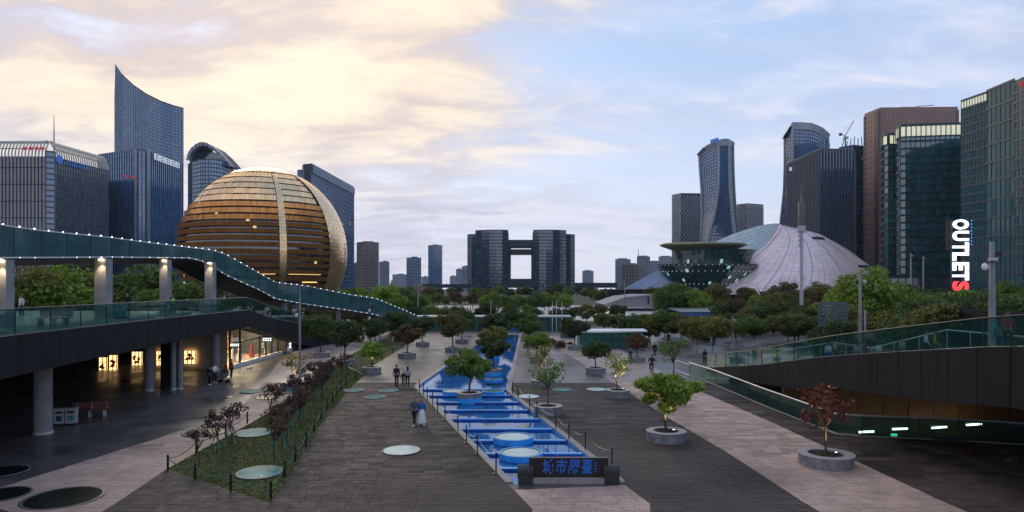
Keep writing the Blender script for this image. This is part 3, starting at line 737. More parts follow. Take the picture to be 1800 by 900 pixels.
# floor slab
pts = [LD.at(i*LD.len/24) for i in range(25)]
mb = MB()
for a, b in zip(pts[:-1], pts[1:]):
    mb.quad((a[0]-.05, a[1], a[2]-.002), (b[0]-.05, b[1], b[2]-.002), (-28.6, b[1], b[2]-.002), (-28.6, a[1], a[2]-.002))
    za, zb = (max(q[2], 4.3 if q[1] < 86 else q[2])-.002 for q in (a, b))
    mb.quad((-28.6, a[1], za), (-28.6, b[1], zb), (-75, b[1], zb), (-75, a[1], za))
mb.build('deck_floor', 'slab_deck', ldeck)
mb = MB()
for a, b in zip(pts[:-1], pts[1:]):
    if b[1] > 90: break
    ra, rb = (-75 if q[1] < 66 else -28.2 for q in (a, b))
    if a[1] < 66 < b[1]: ra = rb = -28.2
    mb.quad((a[0]-.06, a[1], max(a[3], .3)+.02), (b[0]-.06, b[1], max(b[3], .3)+.02), (rb, b[1], 4.2 if b[1] < 66 else max(b[3], .3)), (ra, a[1], 4.2 if a[1] < 66 else max(a[3], .3)))
mb.quad((-28.4, 62, 4.16), (-28.4, 88, 4.16), (-75, 88, 4.16), (-75, 62, 4.16))
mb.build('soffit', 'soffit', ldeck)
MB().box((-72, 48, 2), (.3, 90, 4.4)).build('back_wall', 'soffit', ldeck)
def round_column(x, y, z0, z1, r, m='concrete', name='column', label=None, group=None):
    t = thing(name, label, 'column', (x, y, z0), group)
    MB().lathe([(r, .0), (r, z1-z0)], (x, y, z0), 20).build('shaft', m, t, True)
    MB().lathe([(r+.06, 0), (r+.06, .12), (r, .14)], (x, y, z0), 20).build('base_ring', 'pale_steel', t, True)
for (px, py, w, lab) in [(76, 762, 28, 'thick round concrete column beside the bins under the left deck'), (263, 687, 16, 'round concrete column in front of the lit windows under the deck'),
                         (305, 685, 9, 'left one of two thin round columns under the deck'), (317, 684, 8, 'right one of two thin round columns under the deck'), (378, 652, 15, 'round column beside the lit shop front')]:
    p = G(px, py); round_column(p.x, p.y, p.z, 4.05, w/2/F*p.y, label=lab, group='columns under the left deck')
p = G(297, 686); t = thing('pier', 'square dark pier behind the thin columns under the deck', 'column', p)
MB().box((p.x-.3, p.y+.9, 2), (1.1, 1.1, 4.1)).build('shaft', 'dark_panel', t)
MB().box((p.x-.3, p.y+.9, .1), (1.16, 1.16, .24)).build('base_plinth', 'black_metal', t)

# square columns on the deck, lit from the top, carrying the ramp
RP = [(-60, 385, 455, 31), (0, 397, 453, 35), (90, 409, 453, 40), (182, 417, 452, 46), (250, 426, 452.5, 52), (291, 431, 453, 56), (335, 436, 453.5, 61), (362, 439, 461, 64.5), (385, 443, 476, 67.5), (400, 450, 485, 69.5),
      (459, 483, 511, 78), (483, 497, 525, 82), (537, 503, 534.5, 90), (617, 519, 546, 101), (659, 525, 552.5, 107), (697, 540, 567, 114), (734, 556, 583, 122)]
ramp = thing('footbridge_ramp', 'long glass-sided footbridge ramp with rows of white lights above the left deck', 'footbridge', (X(291, 56), 56, 5.8))
rp = Path3([(X(a, d), d, Z(b, d), Z(c, d)) for a, b, c, d in RP])
n = 34
cuts = [rp.at(rp.len*i/n) for i in range(n+1)]
WID = 3.2
for i in range(n):
    a, b = rp.at(rp.len*i/n+.03), rp.at(rp.len*(i+1)/n-.03)
    wall_piece(a, b, a[3]+.05, a[2], b[3]+.05, b[2], .04, 1).build('glass_pane', 'ramp_glass', ramp)
    c = (a[0]-WID, a[1]+.8); d = (b[0]-WID, b[1]+.8)
    wall_piece(c, d, a[3]-.45, a[3]+1.0, b[3]-.45, b[3]+1.0, .04, 1).build('glass_pane', 'ramp_glass', ramp)
    mb = MB(); h = .38
    vs = [(a[0]-.02, a[1], a[3]), (b[0]-.02, b[1], b[3]), (b[0]-WID, b[1]+.8, b[3]-.1), (a[0]-WID, a[1]+.8, a[3]-.1)]
    vs += [(x, y, z-h) if k < 2 and False else (x, y, z-h*(1 if k > 1 else .3)) for k, (x, y, z) in enumerate(vs)]
    mb.add(vs, ((0, 1, 2, 3), (7, 6, 5, 4), (0, 4, 5, 1), (1, 5, 6, 2), (2, 6, 7, 3), (3, 7, 4, 0))).build('floor_slab', 'dark_panel', ramp)
for q in cuts:
    MB().box((q[0]+.03, q[1]-.03, (q[2]+q[3])/2), (.06, .06, q[2]-q[3])).build('mullion', 'dark_metal', ramp)
MB().tube([(q[0], q[1], q[2]+.03) for q in cuts], .05, 6).build('top_rail', 'pale_steel', ramp)
MB().tube([(q[0]+.03, q[1], q[3]) for q in cuts], .06, 6).build('bottom_rail', 'pale_steel', ramp)
led_me = None
nl = int(rp.len/1.5)
for i in range(nl+1):
    q = rp.at(rp.len*i/nl)
    for z in (q[2]+.09, q[3]+.0):
        if led_me is None:
            o = MB().lathe([(.0, -.045), (.038, -.02), (.04, .015), (0, .045)], (0, 0, 0), 6).build('led_lamp', 'led', ramp, False, (0, 0, 0)); led_me = o.data
            me2 = led_me
            bmv = [v.co.copy() for v in me2.vertices]
            for v in me2.vertices: v.co += root_loc(ramp)
        else: o = link('led_lamp', led_me, None, ramp)
        o.location = Vector((q[0]+.07, q[1]-.07, z))-root_loc(ramp)
for px, py, w, lab in [(8, 580, 20, 'square lit column at the left edge on the deck'), (182, 562, 20, 'square lit column beside the bins on the deck'), (291, 552, 14, 'square lit column by the guard on the deck'),
                       (370, 547, 14, 'square lit column nearest the ramp bend')]:
    D = 2.2*F/(py-HY); x = X(px, D); q = min(cuts, key=lambda c: abs(c[1]-D)); top = q[3]-.15
    t = thing('deck_column', lab, 'column', (x, D, 5.8), 'square lit columns on the left deck')
    s = w/F*D
    MB().box((x, D, (5.8+top)/2), (s, s, top-5.8)).build('shaft', 'concrete', t)
    MB().box((x, D, 5.86), (s+.1, s+.1, .12)).build('base_plinth', 'pale_steel', t)
    MB().box((x+s*.2, D-s*.5-.16, top-.08), (.22, .2, .1)).build('lamp', 'warm_lamp', t)
    l = bpy.data.lights.new('downlight', 'SPOT'); lo = bpy.data.objects.new('downlight', l); COL.objects.link(lo); lo.parent = t
    lo.location = (s*.2, -s*.5-.3, top-5.8-.2); l.energy = 90; l.color = (1, .72, .42); l.spot_size = rad(80); l.spot_blend = .8; l.shadow_soft_size = .08
    lo.rotation_euler = (rad(14), 0, 0)
for px, py, top in [(533, 567, 536), (605, 566, 547), (650, 575, 553), (505, 560, 531)]:
    D = interp([q[1] for q in cuts], [q[1] for q in cuts], 90); q = min(cuts, key=lambda c: abs((CX+c[0]/c[1]*F)-px))
    MB().box((q[0]-.6, q[1]+.4, (q[3]-3)/2), (.5, .5, q[3]+3)).build('support_post', 'concrete', ramp)

# benches and bins on and under the deck
def bench(x, y, z, rz, w, seatm, legm, label, group=None):
    t = thing('bench', label, 'bench', (0, 0, 0), group)
    for k in range(4): MB().box((0, -.06+.13*k-.14, .45), (w, .11, .045)).build('seat_slat', seatm, t)
    for k in range(3): MB().box((0, .32+.03*k, .58+.13*k), (w, .04, .11)).build('back_slat', seatm, t)
    for s in (-.38, 0, .38):
        MB().box((w*s, -.02, .215), (.09, .5, .43)).build('leg', legm, t)
        MB().bar((w*s, .27, .4), (w*s, .42, .92), (1, 0, 0), .06, .06).build('back_bracket', legm, t)
    t.location = (x, y, z); t.rotation_euler = (0, 0, rz); return t
def bins(x, y, z, rz, label, m='pale_steel', panel=('cloth_navy', 'cloth_teal')):
    t = thing('litter_bin', label, 'bin')
    MB().box((0, 0, .06), (1.25, .42, .12)).build('plinth', 'black_metal', t)
    MB().box((0, 0, 1.0), (1.3, .46, .06)).build('lid', m, t)
    for s in (-1, 1):
        b = MB().box((s*.31, 0, .54), (.56, .4, .84)).build('compartment', m, t)
        MB().box((s*.31, -.21, .80), (.36, .03, .14)).build('opening', 'black_metal', b)
        MB().box((s*.31, -.21, .44), (.3, .025, .3)).build('notice', panel[0 if s < 0 else 1], b)
    t.location = (x, y, z); t.rotation_euler = (0, 0, rz); return t
D = 2.2*F/68; bench(X(94, D), D, 5.8, rad(8), 1.75, 'wood_seat', 'concrete', 'wooden bench behind the glass rail on the left deck')
D = 2.2*F/55; bins(X(206, D), D, 5.8, 0, 'teal litter bin beside the square column on the deck', 'cloth_teal')
p = G(146, 735); bench(p.x+.2, p.y+.4, p.z, rad(18), 2.2, 'red_wood', 'pale_steel', 'red slatted bench under the left deck')
p = G(116, 747); bins(p.x, p.y, p.z, rad(14), 'pale steel two-part litter bin beside the red bench')
p = G(573, 655); bins(p.x, p.y, p.z, rad(30), 'dark litter bin at the end of the sapling row', 'dark_metal', ('cloth_grey', 'cloth_teal'))

# lit windows deep under the deck
def lit_window(px0, px1, py0, py1, D, label, n=4):
    x0, x1, z0, z1 = X(px0, D), X(px1, D), Z(py1, D), Z(py0, D)
    t = thing('shop_window', label, 'window', ((x0+x1)/2, D, z0), 'lit windows deep under the left deck')
    MB().box(((x0+x1)/2, D+.12, (z0+z1)/2), (x1-x0, .1, z1-z0)).build('light_panel', 'shop_glow', t)
    for k in range(n+1): MB().box((lerp(x0, x1, k/n), D+.03, (z0+z1)/2), (.06, .06, z1-z0+.06)).build('mullion', 'black_metal', t)
    for k in range(4): MB().box(((x0+x1)/2, D+.035, lerp(z0, z1, k/3)), (x1-x0, .05, .05)).build('transom', 'black_metal', t)
    for k in range(5): MB().lathe([(0, 0), (R_(.1, .2), .12), (.1, .3), (0, .32)], (R_(x0+.2, x1-.2), D-.02, R_(z0+.3, z1-.5)), 8).build('hanging_shade', 'cloth_beige' if k % 2 else 'cloth_red', t)
lit_window(173, 187, 628, 656, 66, 'left one of two bright yellow windows deep under the deck', 2)
lit_window(191, 205, 624, 655, 66, 'right one of two bright yellow windows deep under the deck', 2)
lit_window(231, 249, 618, 648, 70, 'dim orange window left of the round column under the deck', 3)
lit_window(274, 295, 617, 643, 66.2, 'orange window with hanging lamps between the columns under the deck', 4)
lit_window(323, 343, 616, 640, 66.2, 'orange window with hanging lamps right of the thin columns', 3)
mb = MB(); mb.box((-46, 82, 2), (36, .3, 4.1)).build('rear_partition', 'soffit', ldeck)

# the bright shop front
sf0, sf1 = Vector((-28.2, 66.5, 0)), Vector((-28.5, 85.5, 0))
shop = thing('lit_shop', 'bright shop front with tall glazing and warm light under the left deck', 'shop', (-28.3, 76, 0))
DEP = 7.
MB().prism([(-28.3, 66.6), (-28.7, 85.6), (-28.7-DEP, 85.6), (-28.3-DEP, 66.6)], .02, .06).build('shop_floor', 'wood_seat', shop)
MB().box((-28.5-DEP, 76.2, 2), (.12, 19, 4)).build('back_wall', 'cloth_beige', shop)
MB().box((-32, 66.55, 2), (7, .12, 4)).build('side_wall', 'cloth_beige', shop)
MB().box((-32, 85.7, 2), (7, .12, 4)).build('side_wall', 'cloth_beige', shop)
MB().box((-32, 76.1, 3.96), (7, 19, .08)).build('ceiling', 'white_paint', shop)
MB().prism([(-28.05, 66.6), (-28.4, 85.6), (-28.75, 85.6), (-28.35, 66.6)], 0, .38).build('plinth', 'white_paint', shop)
ts = [0, .13, .42, .52, .62, .73, .86, 1]
for k, t_ in enumerate(ts):
    q = sf0.lerp(sf1, t_); MB().box((q.x, q.y, 2.1), (.16, .14, 3.6)).build('mullion', 'black_metal', shop)
for a, b in zip(ts[:-1], ts[1:]):
    p, q = sf0.lerp(sf1, a+.004), sf0.lerp(sf1, b-.004)
    for z0, z1 in ((.4, 2.45), (2.6, 3.85)):
        wall_piece(p, q, z0, z1, q[2]+z0, q[2]+z1, .03, -1).build('glass_pane', 'shop_glass', shop)
    MB().bar((p.x, p.y, 2.52), (q.x, q.y, 2.52), (1, 0, 0), .14, .1).build('transom', 'black_metal', shop)
for k in range(5):
    y = 68.5+3.8*k
    MB().box((-32, y, 3.84), (1.4, .5, .06)).build('ceiling_lamp', 'white_lamp', shop)
    l = bpy.data.lights.new('shop_lamp', 'AREA'); lo = bpy.data.objects.new('shop_lamp', l); COL.objects.link(lo); lo.parent = shop
    lo.location = Vector((-31.5, y, 3.75))-shop.location; l.energy = 420; l.size = 1.6; l.color = (1, .74, .42)
# wares on shelves
cols = ['cloth_white', 'cloth_red', 'cloth_orange', 'cloth_beige', 'cloth_yellow', 'cloth_teal', 'cloth_grey']
for k in range(6):
    y = 68.2+2.9*k
    sh = thing('shop_shelf', f'shelf of goods inside the bright shop, {["first", "second", "third", "fourth", "fifth", "sixth"][k]} from the round column', 'shelf', (-34.6, y, .06), 'shelves inside the shop')
    for j in range(5): MB().box((-34.6, y, .2+.6*j), (.5, 2.6, .05)).build('board', 'wood_seat', sh)
    for s in (-1, 1): MB().box((-34.6, y+s*1.32, 1.4), (.5, .05, 2.7)).build('upright', 'wood_seat', sh)
    for j in range(4):
        for i in range(6):
            h = R_(.2, .45); MB().box((-34.55, y-1.05+.42*i, .225+.6*j+h/2), (.35, R_(.2, .36), h)).build('ware', random.choice(cols), sh)
for k, (y, c) in enumerate([(70.5, 'cloth_white'), (72.2, 'cloth_white'), (75.5, 'cloth_red'), (80, 'cloth_beige')]):
    dm = thing('dress_form', f'dress form in {c[6:]} behind the shop glass, {["nearest", "second", "third", "farthest"][k]} one', 'mannequin', (-29.6, y, .06))
    MB().lathe([(.34, .25), (.26, .7), (.14, 1.15), (.19, 1.38), (.15, 1.5), (.05, 1.56), (.05, 1.66)], (-29.6, y, .06), 14).build('dress', c, dm, True)
    MB().lathe([(.2, 0), (.2, .03), (.03, .05), (.03, .3)], (-29.6, y, .06), 12).build('stand', 'black_metal', dm)
# signs on the shop
def small_sign(px0, px1, py0, py1, D, label, n=5):
    x0, x1, z0, z1 = X(px0, D), X(px1, D), Z(py1, D), Z(py0, D)
    t = thing('shop_sign', label, 'sign', ((x0+x1)/2, D, z0))
    MB().box(((x0+x1)/2, D, (z0+z1)/2), (x1-x0, .1, z1-z0)).build('sign_board', 'dark_metal', t)
    for k in range(n):
        xc = lerp(x0, x1, (k+.5)/n); w = (x1-x0)/n*.7; h = (z1-z0)*.8
        MB().box((xc, D-.07, (z0+z1)/2+h*.3), (w, .05, h*.2)).build('glyph_stroke', 'sign_white', t)
        MB().box((xc, D-.07, (z0+z1)/2-h*.3), (w, .05, h*.2)).build('glyph_stroke', 'sign_white', t)
        MB().box((xc, D-.072, (z0+z1)/2), (w*.3, .05, h)).build('glyph_stroke', 'sign_white', t)
small_sign(405, 421, 603.5, 609, 65.8, 'white sign in front of the bright shop window', 5)
small_sign(462, 478, 593, 600, 72, 'white lettered sign over the shop door', 4)
small_sign(508, 513, 601, 613, 80, 'small upright white sign on the dark wall past the shop', 1)

# right deck: a panelled ramp
RD = Path3([(19.4, 19, 6.0, 3.6), (19, 25.7, 5.8, 3.44), (18.7, 32.8, 4.9, 2.65), (18.4, 40.4, 3.9, 2.1), (18.3, 43.9, 3.35, 1.38), (18.2, 52, 2.05, .7), (18.1, 66, .2, -.2)])
rdeck = thing('raised_deck', 'dark panelled ramp deck with glass rail rising towards the right edge', 'deck', (18.5, 42, 0))
deck_edge(rdeck, RD, 1.75, 1.2, -1)
pts = [RD.at(i*RD.len/24) for i in range(25)]
mb = MB(); mc = MB()
for a, b in zip(pts[:-1], pts[1:]):
    mb.quad((a[0]+.05, a[1], a[2]-.002), (40, a[1], a[2]-.002), (40, b[1], b[2]-.002), (b[0]+.05, b[1], b[2]-.002))
    mc.quad((a[0]+.06, a[1], a[3]+.02), (b[0]+.06, b[1], b[3]+.02), (40, b[1], b[3]+.02), (40, a[1], a[3]+.02))
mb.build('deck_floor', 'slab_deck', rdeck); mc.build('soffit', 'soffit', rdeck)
MB().box((40.2, 42, 0), (.3, 50, 12)).build('back_wall', 'dark_panel', rdeck)
# white handrails of the steps on the deck
hr = thing('step_handrail', 'pale zigzag handrail of the steps behind the right glass rail', 'handrail', (24, 40, 4))
HP = [(X(a, d), d, Z(b, d)) for a, b, d in [(1340, 628, 62), (1400, 612, 58), (1465, 602, 55), (1532, 612, 52), (1665, 580, 44), (1800, 592, 38)]]
MB().tube(HP, .05, 6).build('rail', 'pale_steel', hr)
for (a, b) in zip(HP[:-1], HP[1:]):
    for k in range(3):
        q = Vector(a).lerp(Vector(b), k/3); zz = RD.at(min(RD.len, max(0, q.y-19)))[2]
        MB().box((q.x, q.y, (q.z+zz)/2), (.05, .05, max(.2, q.z-zz))).build('post', 'pale_steel', hr)
# sunken passage below the right deck
pit = thing('sunken_passage', None, None, (22, 48, -4.2)); tag(pit, kind='structure')
MB().prism(PIT, -4.4, -4.2).build('passage_floor', 'slab_dark', pit)
for a, b in zip(PIT, PIT[1:]+PIT[:1]):
    wall_piece(a, b, -4.3, zf(a[1])-.01, -4.3, zf(b[1])-.01, .2, -1).build('passage_wall', 'concrete', pit)
for k in range(12):
    x = 18.2+1.75*k; z1 = 2.4-.0*k
    MB().box((x+.86, 47.3, -1.0), (1.70, .12, 6.2)).build('timber_panel', 'timber_wall', pit)
for k, (px, py) in enumerate([(1523, 760), (1582, 755), (1651, 752), (1712, 747)]):
    D = 45.5; x, z = X(px, D), Z(py, D)
    t = thing('tube_lamp', f'white tube lamp in the sunken passage, {["leftmost", "second from left", "third from left", "rightmost"][k]}', 'lamp', (x, D, z), 'tube lamps in the sunken passage')
    MB().tube([(x-.5, D, z+R_(-.02, .02)), (x+.5, D, z+.06)], .055, 8).build('tube', 'white_lamp', t)
    MB().box((x, D+.08, z+.1), (1.1, .1, .05)).build('housing', 'pale_steel', t)
    l = bpy.data.lights.new('tube_light', 'POINT'); lo = bpy.data.objects.new('tube_light', l); COL.objects.link(lo); lo.parent = t
    lo.location = (0, -.3, .1); l.energy = 7; l.color = (1, .80, .5); l.shadow_soft_size = .2
ex = thing('exit_sign', 'small green lit sign in the sunken passage', 'sign', (X(1580, 46), 46, Z(768, 46)))
glow_mat('exit_green', (.1, .8, .35), 1.2)
MB().box((X(1580, 46), 46.6, Z(768, 46)), (.42, .05, .2)).build('lit_face', 'exit_green', ex)
MB().box((X(1580, 46), 46.68, Z(768, 46)), (.5, .1, .26)).build('housing', 'black_metal', ex)
# glass rail round the sunken passage
pr = thing('glass_balustrade', 'glass balustrade round the sunken passage right of the pink path', 'balustrade', (17, 47, 0))
PP = Path3([(15.3, 61.5, 0), (17.0, 47, 0), (18.25, 38.9, 0), (23.8, 37.9, 0), (28, 36.6, 0), (34, 35.2, 0)])
m = 13
for i in range(m):
    a, b = PP.at(PP.len*i/m+.02), PP.at(PP.len*(i+1)/m-.02); za, zb = zf(a[1]), zf(b[1])
    wall_piece(a, b, za+.04, za+1.2, zb+.04, zb+1.2, .03, 1).build('glass_pane', 'rail_glass', pr)
for i in range(m+1):
    a = PP.at(PP.len*i/m); MB().box((a[0], a[1], zf(a[1])+.6), (.04, .04, 1.2)).build('post', 'dark_metal', pr)
MB().tube([(q[0], q[1], zf(q[1])+1.22) for q in [PP.at(PP.len*i/26) for i in range(27)]], .05, 6).build('handrail', 'pale_steel', pr)
MB().tube([(q[0], q[1], zf(q[1])+.05) for q in [PP.at(PP.len*i/26) for i in range(27)]], .07, 4).build('base_kerb', 'curb_stone', pr)
# metal barrier at the head of the passage
br = thing('metal_barrier', 'short grey metal barrier at the head of the glass balustrade', 'barrier', G(1190, 657))
a, b = G(1186, 652), G(1213, 662)
for z in (.1, 1.05): MB().tube([a+Vector((0, 0, z)), b+Vector((0, 0, z))], .025, 6).build('rail', 'pale_steel', br)
for k in range(13): q = a.lerp(b, k/12); MB().tube([q+Vector((0, 0, .05)), q+Vector((0, 0, 1.05))], .014, 5).build('bar', 'pale_steel', br)
# planting bed beside the right deck foot
bed = [G2(1590, 783), G2(1680, 800), G2(1790, 838), G2(1900, 860), G2(1900, 800), G2(1700, 792)]
bo = MB().prism([(x, y) for x, y in bed], lambda x, y: zf(y)-.1, lambda x, y: zf(y)+.10).build('planting_bed', 'mulch'); tag(bo, 'dark planting bed beside the glass balustrade at the right edge', 'flower bed')

# ------------------------------------------------------------------ buildings
tower_glass('glass_blue', (0.045, 0.15, 0.33), .12, .45, .004)
tower_glass('glass_navy', (0.02, 0.07, 0.15), .12, .5, .004)
tower_glass('glass_sail', (0.045, 0.17, 0.34), .10, .3)
tower_glass('glass_teal', (0.01, 0.11, 0.135), .12, .55, .004, (.75, .9, .7), .35)
tower_glass('glass_dark', (0.02, 0.03, 0.045), .14, .5, .004)
tower_glass('glass_grey', (0.1, 0.11, 0.13), .2, .5, .004, (1, .9, .7), .4)
tower_glass('glass_civic', (0.018, 0.055, 0.105), .15, .35, .004, (.5, .8, 1), .6)
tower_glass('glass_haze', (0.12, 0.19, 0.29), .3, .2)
tower_glass('glass_brown', (.10, .07, .06), .25, .4, .004, (1, .85, .6), .5)
tower_glass('glass_tealdark', (0.012, 0.085, 0.105), .15, .5, .004, (.75, .9, .7), .35, ior=1.45)
tower_glass('crown_lit', (.3, .3, .2), .3, .3, 1.0, (.86, .88, .62), .4)
mat('mull_grey', (.09, .11, .15), .5, .2, .1, .05)
mat('mull_pale', (.30, .32, .36), .5, .2, .1, .05)
mat('mull_dark', (.018, .033, .056), .45, .2, .1, .05)
mat('mull_blue', (.075, .13, .21), .45, .2, .1, .05)
mat('mull_teal', (.022, .052, .060), .45, .2, .1, .05)
mat('granite', (.27, .165, .135), .6, 0, .12, .05, .06)
mat('granite_dark', (.075, .05, .045), .6, 0, .12, .05)
mat('crown_cream', (.55, .50, .40), .5, 0, .1)
mat('roof_grey', (.10, .11, .12), .8, 0, .2, .1)
mat('wall_beige', (.22, .19, .175), .7, 0, .15, .02)
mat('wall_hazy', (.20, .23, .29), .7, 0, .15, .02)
mat('red_sign', (.5, .04, .05), .5, 0, .1, 1, emit=(1, .1, .1), es=.12)
mat('blue_sign', (.03, .12, .45), .5, 0, .1, 1, emit=(.05, .25, .9), es=.15)
mat('white_sign', (.75, .77, .8), .5, 0, .05, 1, emit=(.9, .95, 1), es=.25)

def grid_skin(pm, mm, f, nu, nv, md=.25, mw=.2, vt=1, hz=1, tilt=.05, flat=True, hw=None, hd=None, keep=None, gap=0.):
    """glass panes and mullion bars on the surface f(u, v); f turns (0..1, 0..1) into a point, outward = du x dv"""
    hw = hw or mw; hd = hd or md
    P = [[Vector(f(i/nu, j/nv)) for j in range(nv+1)] for i in range(nu+1)]
    def nrm(i, j):
        a = P[min(i+1, nu)][j]-P[max(i-1, 0)][j]; b = P[i][min(j+1, nv)]-P[i][max(j-1, 0)]
        n = a.cross(b); return n.normalized() if n.length > 1e-9 else Vector((0, -1, 0))
    for i in range(nu):
        for j in range(nv):
            if keep and not keep((i+.5)/nu, (j+.5)/nv): continue
            n = nrm(i, j); c = (P[i][j], P[i+1][j], P[i+1][j+1], P[i][j+1])
            o = [n*(.03+R_(0, tilt)) for _ in range(3)]; o.append(o[0]+o[2]-o[1])
            pm.quad(*[a+b for a, b in zip(c, o)])
    if vt:
        for i in range(0, nu+1, vt):
            if flat: mm.bar(P[i][0], P[i][nv], nrm(i, nv//2), mw, md)
            else:
                for j in range(nv): mm.bar(P[i][j], P[i][j+1], nrm(i, j), mw, md)
    if hz:
        for j in range(0, nv+1, hz):
            if flat: mm.bar(P[0][j], P[nu][j], nrm(nu//2, j), hw, hd*.97)
            else:
                for i in range(nu): mm.bar(P[i][j], P[i+1][j], nrm(i, j), hw, hd*.97)
def plane_f(a, b, z0, za, zb=None):
    zb = za if zb is None else zb
    return lambda u, v: (lerp(a[0], b[0], u), lerp(a[1], b[1], u), lerp(z0, lerp(za, zb, u), v))
def tower(name, label, foot, ytop, cw, fh, gm, mm_, z0=0., md=.25, mw=.2, vt=1, hz=1, coping=1.2, cat='tower', hw=None, hd=None, faces=None, plist=None, tilt=.05, group=None, ztop=None, wallm='mull_dark', loc=None):
    """foot: (px, D) corners going round so that the outside is on the right when walking it left to right in front"""
    P = [(X(px, D), D) for px, D in foot]
    cx = sum(p[0] for p in P)/len(P); cy = sum(p[1] for p in P)/len(P)
    z1 = ztop if ztop is not None else Z(ytop, min(d for _, d in foot))
    t = thing(name, label, cat, (cx, cy, z0), group)
    a2 = sum(P[i-1][0]*P[i][1]-P[i][0]*P[i-1][1] for i in range(len(P)))
    if a2 < 0: P = P[::-1]
    MB().prism(P, z0, z1).build('wall', wallm, t)
    pm, mm = MB(), MB()
    for i in range(len(P)):
        a, b = P[i], P[(i+1) % len(P)]
        d = Vector((b[0]-a[0], b[1]-a[1])); L = d.length
        if L < .5: continue
        nx, ny = d.y/L, -d.x/L
        mx, my = (a[0]+b[0])/2, (a[1]+b[1])/2
        if -(nx*mx+ny*my)/math.hypot(mx, my) < -.25: continue
        grid_skin(pm, mm, plane_f(a, b, z0, z1), max(1, round(L/cw)), max(1, round((z1-z0)/fh)), md, mw, vt, hz, tilt, True, hw, hd)
    if pm.v: pm.build('window_panes', gm, t, kind='stuff')
    if mm.v: mm.build('mullion_grid', mm_, t, kind='stuff')
    if coping:
        C = [(cx+(x-cx)*1.004, cy+(y-cy)*1.004) for x, y in P]
        MB().prism(C, z1+.003, z1+coping).build('roof_edge', mm_, t)
    return t, P, z1

# --- left group
# bank block with curved crown ribs
tA = thing('office_block', 'dark office block with curved cream ribs along its roof at the far left', 'building', (X(88, 385), 400, 0))
cA = (X(88, 380), 380.); lA = (X(-110, 380), 380.); rA = (X(190, 428), 428.); l2 = (X(80, 380), 380.); r2 = (X(97, 383), 383.)
zA = Z(275, 380)
MB().prism([lA, l2, r2, rA, (X(186, 470), 470), (X(-110, 470), 470)], 0, zA).build('wall', 'mull_dark', tA)
pm, mm = MB(), MB(); grid_skin(pm, mm, plane_f(lA, l2, 0, zA), 30, 26, .35, .35, hz=3, hw=.5); pm.build('window_panes', 'glass_dark', tA, kind='stuff'); mm.build('mullion_grid', 'mull_dark', tA, kind='stuff')
pm, mm = MB(), MB(); grid_skin(pm, mm, plane_f(r2, rA, 0, zA), 22, 26, .4, .35, hw=.6); pm.build('window_panes', 'glass_grey', tA, kind='stuff'); mm.build('mullion_grid', 'mull_grey', tA, kind='stuff')
pm, mm = MB(), MB(); grid_skin(pm, mm, plane_f(l2, r2, 0, zA+3), 1, 27, .5, .7, hw=.8); pm.build('corner_panes', 'glass_blue', tA, kind='stuff'); mm.build('corner_frame', 'mull_grey', tA, kind='stuff')
def crown(a, b, z, n):
    d = Vector((b[0]-a[0], b[1]-a[1])).normalized(); inn = Vector((-d.y, d.x)); h = 9.2
    bk = MB(); 
    for k in range(n+1):
        q = Vector(a).lerp(Vector(b), k/n); pts = []
        for j in range(7):
            th = rad(90*j/6); pts.append((q.x+inn.x*(1-math.cos(th))*5.0, q.y+inn.y*(1-math.cos(th))*5.0, z+h*math.sin(th)))
        MB().tube(pts, .42, 5).build('crown_rib', 'crown_cream', tA)
    for j in (2, 4, 6):
        th = rad(90*j/6); o = (1-math.cos(th))*5+.3
        MB().tube([(a[0]+inn.x*o, a[1]+inn.y*o, z+h*math.sin(th)), (b[0]+inn.x*o, b[1]+inn.y*o, z+h*math.sin(th))], .3 if j < 6 else .55, 5).build('crown_rail', 'mull_grey', tA)
crown(lA, l2, zA, 32); crown(r2, rA, zA, 24)
MB().lathe([(.5, 0), (.35, 14), (.12, 26)], (X(95, 390), 390, zA), 8).build('mast', 'steel', tA)
ctr = (X(104, 386), 385., Z(281, 386)); e = Vector((rA[0]-r2[0], rA[1]-r2[1])).normalized(); nrm_ = Vector((e.y, -e.x))
MB().add([(ctr[0]+nrm_.x*.9+e.x*2.6*math.cos(k*.393), ctr[1]+nrm_.y*.9+e.y*2.6*math.cos(k*.393), ctr[2]+2.6*math.sin(k*.393)) for k in range(16)], [tuple(range(16))]).build('round_logo', 'blue_sign', tA)
for k in range(6):
    q = Vector(r2)+e*(9.5+2.9*k)+nrm_*1.0; z = Z(285, 390)
    for dz, w in ((1.1, 2.2), (0, 1.6), (-1.1, 2.2)): MB().bar((q.x-e.x*w/2, q.y-e.y*w/2, z+dz), (q.x+e.x*w/2, q.y+e.y*w/2, z+dz), (nrm_.x, nrm_.y, 0), .5, .25).build('sign_stroke', 'blue_sign', tA)
for k in range(4):
    MB().box((X(44+10*k, 379), 379.0, Z(261, 379)), (1.7, .3, 1.8)).build('sign_stroke', 'red_sign', tA)

